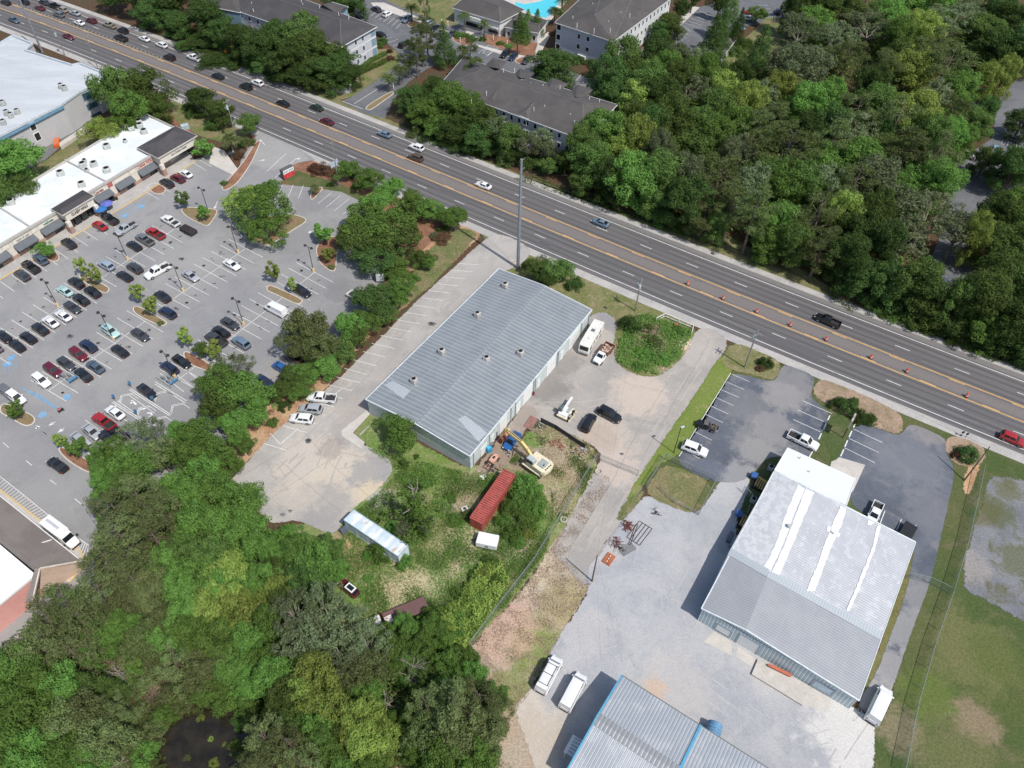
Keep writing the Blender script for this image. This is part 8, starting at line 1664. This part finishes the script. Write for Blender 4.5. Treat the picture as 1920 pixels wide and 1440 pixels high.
T = '''
208 168 76 b 1 16;270 165 72 b 1 15;240 205 66 b 2 13;292 205 52 b 1 9;195 243 56 b 3 9;228 232 50 b 2 9;18 305 112 b 2 13;-20 360 90 b 1 11;45 350 60 b 1 8
372 188 56 b 0 8;412 207 54 b 1 8;466 232 48 b 1 7;398 232 34 s 0;360 212 30 s 0;431 258 42 m 4 6;380 277 42 o 2 5;462 265 34 s 4;448 290 22 s 7;420 342 16 s 2;350 200 24 s 0
490 388 104 k 2 9;455 378 70 k 3 8;500 430 76 k 1 7;708 418 120 k 1 10;675 445 86 k 1 9;740 445 90 k 0 9;710 390 70 k 2 9;712 478 86 k 0 7
650 316 44 b 2 6;690 334 52 b 2 6.5;735 350 44 b 2 6;718 362 42 b 2 5;770 376 54 b 2 6;802 390 50 b 2 6;852 408 56 b 2 6.5;785 395 40 b 1 5;672 345 30 s 2 2;826 402 36 b 2 4;752 395 30 s 1 2;830 428 26 s 0;845 395 26 s 1;598 316 44 s 7 2;618 320 30 s 7 2;590 350 22 m 4 3;507 348 30 b 1 4;495 360 26 b 2 4;664 326 26 s 0;618 345 14 s 1
785 485 44 b 1 5;802 490 30 b 2 4;828 445 36 s 7 2.2;815 440 22 s 5 2;750 505 62 b 1 6;752 540 52 b 1 6;725 512 34 s 1;700 560 82 b 0 7;720 590 50 b 0 5;745 560 34 b 2 5;760 562 14 s 1;775 520 28 s 2
572 610 78 b 4 11;598 645 66 b 4 8;560 650 50 b 4 7;655 610 62 b 1 7;678 600 44 b 1 6;640 655 60 b 1 6;668 630 50 b 0 6;610 690 62 b 1 5;575 700 54 b 2 5;545 708 56 b 1 5;522 735 50 b 1 5;560 735 44 b 1 4;500 745 30 b 0 4;532 760 30 s 0;590 668 44 b 0 5
376 655 30 b 1 4;398 655 36 o 3 4;440 690 84 v 5 9;410 715 74 b 2 9;455 735 90 b 2 9;485 770 62 b 1 7;410 760 70 b 1 8;440 790 60 b 1 6;385 728 50 v 5 8;510 790 26 s 1
245 822 74 v 5 10;285 805 50 v 5 9;215 850 60 b 1 8;250 865 80 b 1 9;300 850 66 b 4 9;335 815 50 b 2 8;370 815 72 b 1 9;345 858 70 b 2 9;405 850 66 b 2 8;445 822 44 b 1 6;460 835 36 b 2 5;385 885 62 b 1 8;430 870 50 b 1 6;200 905 58 b 1 8;192 880 44 b 2 7;240 905 66 b 0 8;185 850 40 b 1 6
215 955 84 p 4 13;260 935 80 p 4 13;300 955 76 p 4 12;230 1010 96 p 4 13;290 1010 84 p 4 12;200 1050 90 p 4 12;330 920 66 b 1 9;355 935 70 b 1 9;405 925 84 b 2 9;450 945 84 b 2 9;370 985 84 b 2 10;430 990 90 b 2 9;470 985 60 b 1 7;395 1040 80 b 1 9;345 1030 70 b 0 9;480 1030 60 b 2 8;310 1060 70 b 1 9
130 1125 90 p 4 12;95 1165 84 p 4 12;160 1170 96 p 4 12;100 1210 90 p 4 12;190 1120 80 p 4 12;250 1090 90 p 4 12;200 1190 66 b 2 9;170 1215 56 b 2 8;230 1180 60 b 2 9;145 1230 90 p 4 11;60 1230 84 b 4 11;280 1110 84 b 4 9;240 1130 70 p 4 10
25 1260 96 b 1 12;75 1290 92 b 1 12;125 1290 88 b 1 11;30 1330 92 b 1 12;90 1345 90 b 1 12;20 1400 96 b 2 12;75 1415 92 b 1 12;130 1360 90 b 4 11;175 1340 84 b 4 11;190 1385 80 b 4 11;130 1420 80 b 2 10;170 1430 66 b 1 9;160 1300 70 b 0 9;205 1300 50 b 0 7;55 1450 80 b 2 10;215 1345 50 b 4 8;-10 1360 80 b 1 11;-20 1290 80 b 1 11
345 1100 72 b 1 9;380 1085 86 b 2 9;430 1085 90 b 3 9;470 1100 60 b 2 8;350 1140 80 b 2 8;400 1140 96 b 3 8;450 1150 90 b 3 8;360 1190 88 b 2 8;420 1200 92 b 2 8;470 1200 72 b 1 8;310 1170 70 b 4 7;290 1220 66 b 4 6;330 1235 84 p 4 7;385 1250 88 b 4 7;440 1250 80 b 1 7;470 1280 60 b 2 6;400 1290 70 b 2 5;350 1290 60 s 4 4;250 1240 50 s 3 4;315 1300 44 s 4 3;500 1240 60 b 1 7;240 1210 40 s 2 4
420 1100 60 b 2 9;500 1090 70 b 2 8;525 1075 60 b 0 7;560 1035 70 b 1 7;590 1060 84 b 1 8;615 1030 56 b 1 6;545 1000 60 s 2 4;515 1010 44 s 1 4;640 1070 40 b 1 5;570 1090 76 b 0 8;530 1130 60 b 0 8;520 1045 50 b 2 6;505 1170 66 b 1 9
555 1150 96 v 5 11;610 1140 100 v 5 11;600 1195 110 v 5 11;655 1180 96 v 5 10;560 1210 96 v 5 10;690 1210 90 v 5 9;640 1230 96 v 5 10;525 1110 70 b 3 8;720 1190 44 b 1 5;545 1260 60 b 2 8
590 1265 84 b 3 11;610 1310 84 b 3 11;575 1300 66 b 3 10;600 1350 66 b 2 9;540 1300 70 b 1 9;510 1270 70 b 1 9;660 1270 72 b 4 8;700 1250 70 b 4 8;690 1300 60 b 1 7;650 1310 50 b 0 7;705 1335 40 b 2 6;555 1350 60 b 0 7;520 1330 50 b 0 7
680 1350 80 b 3 10;690 1395 84 b 3 9;660 1385 66 b 3 8;725 1385 64 b 3 8;740 1350 40 b 1 6;690 1430 70 b 2 7;620 1420 66 b 1 7;640 1450 60 b 2 7;740 1420 40 s 4 3;630 1375 50 b 0 7
500 1390 84 p 4 11;545 1400 84 p 4 11;500 1440 90 p 4 11;565 1440 80 p 4 10;600 1390 54 b 0 8;465 1440 50 p 4 9
745 1215 60 b 1 6;770 1185 50 b 1 5;790 1220 60 b 1 7;810 1180 56 b 1 6;830 1205 40 b 2 5;838 1165 50 s 3 4;815 1150 50 s 2 4;855 1160 44 s 2 3;770 1240 56 b 0 6;740 1240 50 b 1 6;850 1140 34 s 3 3;865 1190 30 s 2 2.5;755 1160 34 b 1 4;800 1265 44 b 0 6
845 1250 62 b 2 7;880 1235 42 b 2 6;890 1265 54 b 2 7;860 1290 60 b 2 7;905 1290 40 b 1 6;825 1290 44 b 1 6;760 1280 40 s 2 4
850 1330 100 p 4 14;900 1320 88 p 4 13;930 1340 66 p 4 12;800 1330 76 p 4 11;860 1380 96 b 4 11;910 1370 80 b 4 11;800 1380 80 b 4 10;840 1420 90 b 1 10;890 1420 80 b 1 10;780 1415 56 b 1 7;775 1350 50 b 2 8;820 1450 80 b 1 9;925 1310 54 b 0 9
1825 232 60 f 1 12;1850 205 44 f 0 11;1808 262 50 f 2 11;1918 228 56 f 0 10;1908 312 70 f 0 11;1850 300 50 f 1 10;757 812 80 b 2 7;757 868 24 s 2 2;781 855 12 s 1 1;777 950 130 i 2 14;800 985 30 v 5 6;755 990 34 v 5 5;735 985 28 s 1 2;712 1032 50 s 1 3.5;760 1052 36 s 1 3;690 1040 22 s 1 2
960 950 50 s 2 3.6;985 908 62 s 2 3.8;1003 935 50 s 2 3;985 975 56 s 2 3;962 1000 44 s 2 2.6;1008 960 34 s 2 2;975 1015 30 s 2 1.8;945 975 34 s 2 2.8;975 935 50 s 2 4;990 1000 36 s 3 2
920 1055 36 s 2 2.2;905 1075 34 s 3 2.4;885 1100 42 s 3 2.8;870 1125 34 s 2 2.4;900 1120 30 s 1 2;930 1085 26 s 2 2;890 1080 30 s 2 2;855 1110 26 s 2 1.8;945 1070 20 s 1 1.6
1010 500 52 b 1 5;1045 505 60 b 1 5.5;1025 520 50 b 0 4;1080 530 36 s 0 3.6;990 495 24 s 4 2;1182 605 48 s 0 4;1437 680 32 s 0 2.6;1425 690 18 s 7 1.4
1572 755 36 s 0 2.6;1590 762 44 s 0 2.8;1612 778 40 s 0 2.6;1632 785 34 s 0 2.2;1602 752 22 s 0 2.2;1818 850 46 s 0 3;1793 852 22 s 7 1.5;86 466 34 b 1 4.5
150 498 22 o 3 5.5;178 513 27 o 3 5.5;258 547 26 o 3 5.5;283 572 28 o 3 5.5;346 632 30 o 3 5.5;342 372 26 o 1 5;382 398 24 o 1 4.5;513 508 27 o 3 5.5;547 532 18 o 3 4.5;603 438 38 o 2 5;617 476 28 o 3 4;30 768 34 o 2 4.5;112 825 22 o 3 4;142 840 40 o 2 5;380 393 16 s 0 1.6
150 525 14 s 4 1;20 775 20 s 4 1;622 500 16 s 4 1;300 605 14 s 4 1
290 20 70 b 0 13;340 45 64 b 0 13;390 30 70 b 0 14;380 75 66 b 0 12;320 0 70 b 0 13;420 60 50 b 0 12;250 -5 60 b 0 12;440 110 64 b 0 10;400 110 54 b 0 9;210 -10 60 b 0 12;350 85 48 b 0 8
480 85 72 b 0 12;520 70 66 b 0 13;570 60 76 b 1 14;500 115 72 b 0 10;545 110 80 b 0 12;590 95 84 b 1 14;620 130 76 b 0 11;575 135 66 b 0 9;650 140 56 b 0 8;610 155 44 b 1 7;640 110 56 b 0 10;455 75 60 b 0 12;530 140 54 b 0 8;660 5 56 b 0 10;630 -5 50 b 0 10
727 143 34 m 4 6;748 128 34 m 4 6.5;766 118 30 m 4 6;771 12 34 m 4 6.5;870 28 28 m 4 6.5;908 42 26 m 4 6.5;868 90 30 m 4 6;1040 18 26 m 4 6.5;1055 -2 30 m 4 7;1052 20 24 m 4 6;971 75 30 m 4 6.5;795 5 22 p 4 18
790 70 56 p 4 16;780 100 44 p 4 13;832 85 44 c 0 15;882 105 44 p 4 15;893 140 46 p 4 14;800 60 40 p 4 15;708 82 26 s 1 2;718 75 22 s 0 2;731 108 18 s 7 1.8;730 95 14 s 7 1.5;990 70 16 s 7 1.5;1035 62 14 s 7 1.5
774 185 60 b 0 9;812 170 54 b 0 10;845 190 76 b 2 13;800 212 62 b 2 10;825 235 66 b 2 10;860 240 70 b 0 11;780 220 44 b 0 7;895 215 56 b 0 10;900 255 64 b 0 9;870 275 56 b 0 8;935 240 50 v 5 11;955 262 60 b 1 11;990 268 58 v 5 11;905 228 60 b 1 12;880 205 56 b 2 12;1012 262 50 v 5 11;920 280 48 b 0 7;1020 280 46 b 5 8;1000 300 40 s 1 4;1028 310 40 b 1 5;1060 300 44 b 1 7;965 290 40 b 0 6;840 262 50 b 0 8
1038 122 78 b 0 9;1020 135 40 b 0 7;975 50 30 c 2 10;990 42 26 c 2 9;1007 45 26 c 2 10;985 60 26 c 2 8;890 72 18 s 0 1.5;905 72 18 s 0 1.5;938 80 18 s 1 1.5;955 85 18 s 2 1.5;860 66 22 s 0 1.5;1115 118 40 s 0 2;1085 110 36 s 0 2;1062 105 24 s 0 2
1258 48 56 b 1 9;1240 60 40 b 0 8;1278 15 30 b 0 9;1335 85 58 c 0 20;1352 65 40 c 0 16;1368 30 44 c 1 19;1385 55 30 c 0 14;1425 100 52 c 0 18;1410 130 40 c 0 12;1400 80 40 s 1 3;1382 95 40 s 1 3;1420 25 40 b 1 6;1300 -5 30 b 0 9;1350 5 34 b 0 10;1310 110 44 b 5 10;1270 105 50 b 5 10
'''
FOREST = '''
1145 145 66 b 0;1170 110 60 b 1;1185 145 70 b 1;1225 110 58 b 0;1155 185 66 b 0;1215 160 66 b 1;1250 130 54 b 2;1195 190 66 b 3;1290 165 70 v 5;1240 185 66 b 0;1270 150 50 b 1;1320 140 60 b 2;1360 165 60 b 3;1350 205 70 b 1;1400 195 64 b 3;1430 180 56 v 5;1385 150 50 b 0
1260 225 80 b 1;1185 225 56 b 1;1130 250 84 b 2;1165 280 50 b 3;1195 262 56 b 3;1235 285 48 b 5;1300 280 90 b 1;1340 260 70 b 2;1110 300 66 b 1;1090 270 50 b 1;1190 330 84 b 2;1250 330 84 b 1;1290 330 66 b 5;1345 335 84 p 4;1385 285 56 v 6;1420 250 60 p 4;1225 240 50 b 0;1310 235 60 b 1;1380 240 66 b 2;1150 330 60 b 0;1100 335 56 b 1;1230 375 62 b 1;1150 365 50 b 0;1290 375 70 b 0
1500 55 66 v 5;1530 45 66 b 2;1570 70 66 v 5;1630 50 84 v 5;1665 30 66 b 2;1500 130 100 b 5;1470 170 60 b 3;1510 195 66 b 2;1555 185 56 b 2;1545 120 60 b 1;1585 110 66 p 4;1605 215 66 p 4;1595 245 70 v 6;1685 70 60 b 2;1725 55 64 b 3;1690 110 66 b 1;1790 35 84 v 5;1760 90 70 p 4;1840 60 76 b 1;1830 20 70 v 5;1710 135 76 b 3;1650 135 60 p 4;1775 130 80 p 4;1800 165 66 b 2;1755 180 50 v 6;1720 215 84 b 3;1680 230 70 p 4;1650 190 60 b 1;1640 160 50 b 0;1790 215 50 p 4;1780 255 50 b 2;1580 20 70 b 1;1620 5 66 p 4;1700 5 70 b 2;1760 5 66 b 2;1530 0 60 b 1;1490 15 40 b 0
1855 150 46 b 3;1885 138 44 b 3;1880 92 84 b 0;1920 85 70 b 0;1900 40 70 b 0;1870 20 60 b 0;1835 205 36 b 1;1830 245 44 b 1;1745 260 60 b 1;1862 310 84 b 0;1905 310 60 b 0;1905 200 50 b 0;1915 240 50 b 0
1450 235 66 p 4;1475 290 96 p 4;1440 330 70 b 1;1560 275 62 p 4;1610 305 84 b 2;1660 290 60 b 1;1700 290 84 p 4;1750 300 70 p 4;1530 310 70 b 2;1465 345 66 b 2;1505 350 60 b 1;1550 350 66 b 5;1640 345 90 b 5;1600 355 66 p 4;1700 350 66 b 2;1760 350 70 b 2;1560 235 56 b 0;1520 245 60 b 0;1650 250 50 b 0;1410 350 60 b 5
1320 405 76 p 4;1370 390 70 p 4;1250 405 44 b 2;1280 420 40 b 1;1415 400 66 p 4;1465 420 76 b 2;1445 455 60 b 2;1490 455 60 b 1;1345 420 44 b 1;1530 410 84 p 4;1580 400 60 b 3;1540 465 66 p 4;1590 480 66 b 0;1610 430 76 b 0;1640 400 60 b 1;1740 405 110 v 6;1800 430 80 v 6;1690 450 84 v 6;1660 460 60 b 0;1620 520 70 b 0;1670 530 76 b 0;1640 560 50 b 0;1720 530 80 b 1;1760 490 60 v 5;1740 570 80 b 1;1700 585 56 b 1;1790 600 80 b 0;1830 440 44 b 3
1845 560 84 b 1;1875 520 84 b 1;1890 460 90 b 1;1850 610 80 b 2;1900 600 84 b 0;1890 650 76 b 0;1830 630 66 b 0;1910 400 84 b 2;1930 530 80 b 1;1940 640 70 b 0;1860 400 60 b 0;1800 560 56 b 1;1940 470 70 b 0
'''
for ln in T.replace('\n', ';').split(';'):
    if ln.strip():
        q = ln.split(); q[3] = 'f' if (q[3] == 'b' and float(q[2]) >= 50 and (float(q[1]) > 880 or float(q[1]) < 300 and float(q[0]) > 250)) else q[3]; add_tree(float(q[0]), float(q[1]), float(q[2])*(.92 if q[3] == 'f' else 1), q[3], int(q[4]), float(q[5]) if len(q) > 5 else None)
CLEAR = [[(1840, 195), (1870, 178), (1925, 190), (1925, 262), (1880, 290), (1850, 335), (1815, 420), (1775, 400), (1790, 330), (1810, 280)], [(1740, 495), (1800, 485), (1815, 535), (1770, 556), (1735, 540)]]
for ln in FOREST.replace('\n', ';').split(';'):
    if ln.strip():
        q = ln.split()
        if any(inside(c_, float(q[0])+dx, float(q[1])+dy) for c_ in CLEAR for dx, dy in ((0, 0), (12, 10), (-10, 12))): continue
        q[3] = 'f' if q[3] == 'b' else q[3]; add_tree(float(q[0]), float(q[1]), float(q[2])*(1.2 if q[3] != 'f' else 1), q[3], int(q[4]), {'f': 15, 'p': 17, 'v': 15}[q[3]]*(.85+.3*random.random()))
EDGE = [(760, 262), (850, 285), (930, 305), (1000, 322), (1090, 335), (1160, 372), (1215, 398), (1250, 428), (1330, 432), (1395, 402), (1425, 470), (1490, 488), (1530, 512), (1600, 548), (1640, 590), (1700, 618), (1800, 655), (1900, 690), (1960, 712)]
for (xa, ya), (xb, yb) in zip(EDGE, EDGE[1:]):
    n_ = max(1, int(math.hypot(xb-xa, yb-ya)/30))
    for k in range(n_): f_ = (k+.3+.4*random.random())/n_; add_tree(xa+(xb-xa)*f_, ya+(yb-ya)*f_-random.uniform(14, 24), random.uniform(32, 50), 's', random.choice((0, 0, 1, 1, 4)), random.uniform(3, 5.5))
for q in ((240, 1300, 56, 's', 4, 3), (215, 1290, 60, 's', 1, 3), (260, 1335, 44, 's', 4, 2.4), (235, 1350, 60, 's', 4, 3), (250, 1400, 50, 's', 2, 2.6), (225, 1420, 60, 's', 4, 3), (285, 1270, 60, 's', 4, 3), (300, 1320, 36, 's', 4, 1.6), (330, 1310, 50, 's', 1, 2.4), (285, 1372, 56, 's', 4, 3), (268, 1415, 60, 's', 2, 3.4), (300, 1345, 50, 's', 1, 3), (320, 1330, 44, 's', 2, 2.6), (340, 1318, 50, 's', 4, 3), (290, 1430, 40, 's', 4, 2.4), (370, 1315, 56, 's', 4, 2.6), (420, 1310, 60, 's', 2, 2.8), (460, 1320, 60, 's', 1, 3), (250, 1250, 60, 's', 2, 4), (290, 1235, 60, 's', 4, 4), (480, 1345, 56, 's', 0, 3), (375, 1345, 16, 's', 3, .7), (395, 1385, 12, 's', 3, .5), (420, 1395, 10, 's', 3, .4), (350, 1420, 14, 's', 4, .5), (400, 1430, 22, 's', 3, .8), (445, 1400, 40, 's', 0, 2), (205, 1320, 60, 'b', 4, 6), (270, 1205, 70, 'f', 4, 8), (310, 1200, 66, 'f', 2, 8), (530, 1365, 56, 'b', 0, 7), (450, 1350, 40, 's', 0, 2)):
    add_tree(*q)
for q in ((1225, 640, 44, 's', 4, 1.2), (1205, 660, 34, 's', 2, 1.2), (1240, 670, 40, 's', 2, 1.4), (1195, 685, 26, 's', 1, .9), (1270, 620, 30, 's', 2, 1.4), (1215, 615, 30, 's', 1, 1), (800, 905, 30, 's', 2, .9), (845, 930, 30, 's', 2, 1), (855, 975, 36, 's', 2, 1.2), (760, 900, 26, 's', 1, .8), (690, 1085, 22, 's', 2, .8), (875, 965, 30, 's', 4, 1)): add_tree(*q)
print('TREES', len(TREES))
unique_labels([t[:5] for t in TREES])
for t_ in TREES:
    q_ = t_[0]['label'].split()
    if len(q_) > 16: t_[0]['label'] = t_[0]['label'].replace(' of the big wood, to the right', ' right of the big wood').replace(' of the big wood, centre', ' centre of the big wood').replace(' from the left of the ', ' from left of the ').replace(' in the lower left corner of the wood', ' in the lower left wood')
    while len(t_[0]['label'].split()) > 16 and ' the ' in t_[0]['label']: t_[0]['label'] = t_[0]['label'].replace(' the ', ' ', 1)
# ---- weeds and undergrowth: nobody could count them
def weeds(name, px, n, size, hgt, tone, label, aspect=.5, clump=.5, thr=.45, seed=0):
    global rng
    rng = np.random.default_rng(900+seed)
    W = [G(x, y) for x, y in px]; P = [(p.x, p.y) for p in W]
    x0, x1 = min(p[0] for p in P), max(p[0] for p in P); y0, y1 = min(p[1] for p in P), max(p[1] for p in P)
    C = []; tries = 0
    while len(C) < n and tries < n*14:
        tries += 1; x, y = rng.uniform(x0, x1), rng.uniform(y0, y1)
        v = mnoise.noise(Vector((x*clump, y*clump, seed*3.7)))*.5+.5
        pr_ = min(1, max(0, (v-thr+.22)/.34))
        if rng.random() < pr_*pr_ and inside(P, x, y): C.append((x, y, .06+rng.random()**1.5*hgt*(.3+pr_)))
    C = np.array(C); N = rng.normal(size=(len(C), 3))*.7; N[:, 2] += 1.0
    me = quads_mesh(name, C, N, size*(.5+rng.random(len(C))), np.full(len(C), aspect), TONES[tone][1])
    o = bpy.data.objects.new(name, me); COL.objects.link(o); tag(o, label, name.replace('_', ' '), None, 'stuff')
WP = [(690, 842), (880, 888), (950, 878), (1000, 890), (1040, 960), (1025, 1035), (955, 1130), (875, 1215), (820, 1230), (640, 1200), (600, 1040), (650, 975), (705, 930), (748, 885)]
weeds('weeds', WP, 46000, .20, .5, 2, 'fresh green weeds growing rough over the lot below the grey hall', seed=1, thr=.5, clump=.22)
weeds('tall_grass', WP, 34000, .20, .35, 2, 'green tall grass between the trailers and the wire fence', seed=2, thr=.47, clump=.3)
weeds('dry_grass', WP, 17000, .18, .15, 8, 'straw-coloured dead grass in patches round the trailers', seed=3, thr=.52, clump=.2)
weeds('dry_grass', [(1125, 885), (1150, 900), (1060, 1045), (1110, 1095), (1050, 1190), (1000, 1290), (965, 1340), (960, 1450), (730, 1450), (880, 1215), (1000, 1080)], 16000, .16, .10, 9, 'dry brown stalks over the bare strip right of the wire fence', seed=4, thr=.45)
weeds('weeds', [(1160, 650), (1165, 600), (1215, 590), (1270, 610), (1300, 625), (1275, 670), (1240, 704), (1190, 700), (1155, 680)], 11000, .28, .9, 2, 'lush green weeds on the plot beside the driveway entrance', seed=5, thr=.38, clump=.3)
weeds('dead_brush', [(1190, 620), (1230, 610), (1250, 640), (1240, 690), (1210, 660), (1185, 650)], 2500, .3, .6, 9, 'brown dead brush in the middle of the roadside plot', seed=6, thr=.4, clump=.4)
weeds('creeper', [(880, 1215), (955, 1095), (940, 1060), (900, 1060), (850, 1150), (830, 1230)], 9000, .3, 1.2, 3, 'yellow-green creeper along the inside of the wire fence', seed=7, thr=.4)
weeds('reeds', [(250, 1330), (300, 1300), (330, 1310), (300, 1360), (270, 1400), (240, 1390)], 6000, .35, 1.3, 4, 'olive reeds at the left bank of the pond', seed=8, thr=.35, aspect=.15)
weeds('dead_brush', [(200, 1240), (250, 1235), (300, 1290), (360, 1330), (300, 1330), (220, 1290)], 5000, .34, 1.4, 9, 'grey-brown dead brush above the pond', seed=9, thr=.35, aspect=.12)
weeds('fallen_leaves', [(905, 440), (780, 560), (700, 620), (610, 730), (500, 830), (425, 905), (400, 900), (480, 700), (640, 590), (730, 500), (840, 410)], 12000, .14, .04, 9, 'orange-brown leaf litter on the bank beside the pale car park', seed=10, thr=.4, clump=.4)
weeds('rough_grass', [(960, 335), (1140, 395), (1250, 435), (1340, 445), (1400, 480), (1500, 520), (1600, 590), (1600, 575), (1450, 490), (1250, 425), (1000, 330)], 9000, .28, .15, 4, 'short rough grass along the far verge of the highway', seed=11, thr=.4)
weeds('undergrowth', [(190, 900), (420, 915), (500, 1000), (620, 1050), (640, 1200), (860, 1230), (900, 1300), (940, 1440), (640, 1440), (560, 1260), (260, 1220), (60, 1440), (0, 1440), (0, 1230), (180, 1080)], 26000, .5, 2.2, 1, 'dark undergrowth between the trunks of the lower wood', seed=12, thr=.3)
weeds('undergrowth', [(1100, 250), (1200, 100), (1450, 130), (1550, 20), (1850, 0), (1780, 300), (1700, 520), (1900, 690), (1700, 600), (1500, 470), (1250, 410), (1090, 340)], 34000, .8, 3.2, 1, 'dark undergrowth beneath the big wood north of the highway', seed=13, thr=.3)
WE = [(955, 868), (1008, 790), (1100, 832), (1120, 862), (1085, 950), (1040, 990), (1030, 900), (975, 880)]
weeds('weeds', WE, 7000, .2, .3, 2, 'patchy green weeds round the excavator and rail fence', seed=21, thr=.55, clump=.3)
weeds('dry_grass', WE, 9000, .17, .15, 9, 'dry tan grass round the excavator and rail fence', seed=22, thr=.45, clump=.3)
# ---- bare, bleached branches
def dead_tree(x, y, h, wd, label, n=14, seed=3, lean=(0, 0)):
    r = random.Random(seed); p = G(x, y, h*.5); m = L()
    top = (lean[0], lean[1], h*.7)
    m.cyl((0, 0, 0), (top[0]*.5, top[1]*.5, h*.4), .22, .15, 7); m.cyl((top[0]*.5, top[1]*.5, h*.4), top, .15, .06, 6)
    br = L()
    for k in range(n):
        f = r.uniform(.3, 1); a = r.uniform(0, 6.28); l = wd*r.uniform(.35, .75); s0 = Vector((top[0]*f, top[1]*f, h*.7*f)); 
        mid = s0+Vector((l*.5*math.cos(a), l*.5*math.sin(a), l*.25)); e = mid+Vector((l*.5*math.cos(a+r.uniform(-.5, .5)), l*.5*math.sin(a+r.uniform(-.5, .5)), l*.3*r.random()))
        br.cyl(s0, mid, .05, .035, 5, caps=False); br.cyl(mid, e, .035, .015, 4, caps=False)
        for q in range(3):
            b = a+r.uniform(-1, 1); br.cyl(mid, mid+Vector((l*.3*math.cos(b), l*.3*math.sin(b), l*.15)), .022, .01, 4, caps=False)
    o = empty('dead_tree', (p.x, p.y, 0), 0, label, 'dead tree', 'bare dead trees'); m.build('trunk', M_deadbark, o); br.build('branches', M_deadbark, o)
dead_tree(755, 1268, 8, 4.2, 'bare grey dead tree standing among green crowns below the rusty truck', 16, 5, (1.5, 1))
dead_tree(735, 1315, 6, 2.6, 'smaller bare dead tree beside the larger one right of the pond', 9, 6, (-1, -.5))
dead_tree(225, 1262, 5, 3.0, 'tangle of bare branches above the left end of the pond', 16, 7)
dead_tree(225, 1432, 3.5, 2.6, 'bleached bare branches at the bottom edge left of the pond', 14, 10)
for C_, N_, lb in HEDGES:
    me = quads_mesh('hedge_leaves', C_, N_, np.full(len(C_), .32), np.full(len(C_), .6), TONES[1][1]); o = bpy.data.objects.new('hedge', me); COL.objects.link(o); tag(o, lb, 'hedge')
print('OBJ', len(bpy.data.objects))
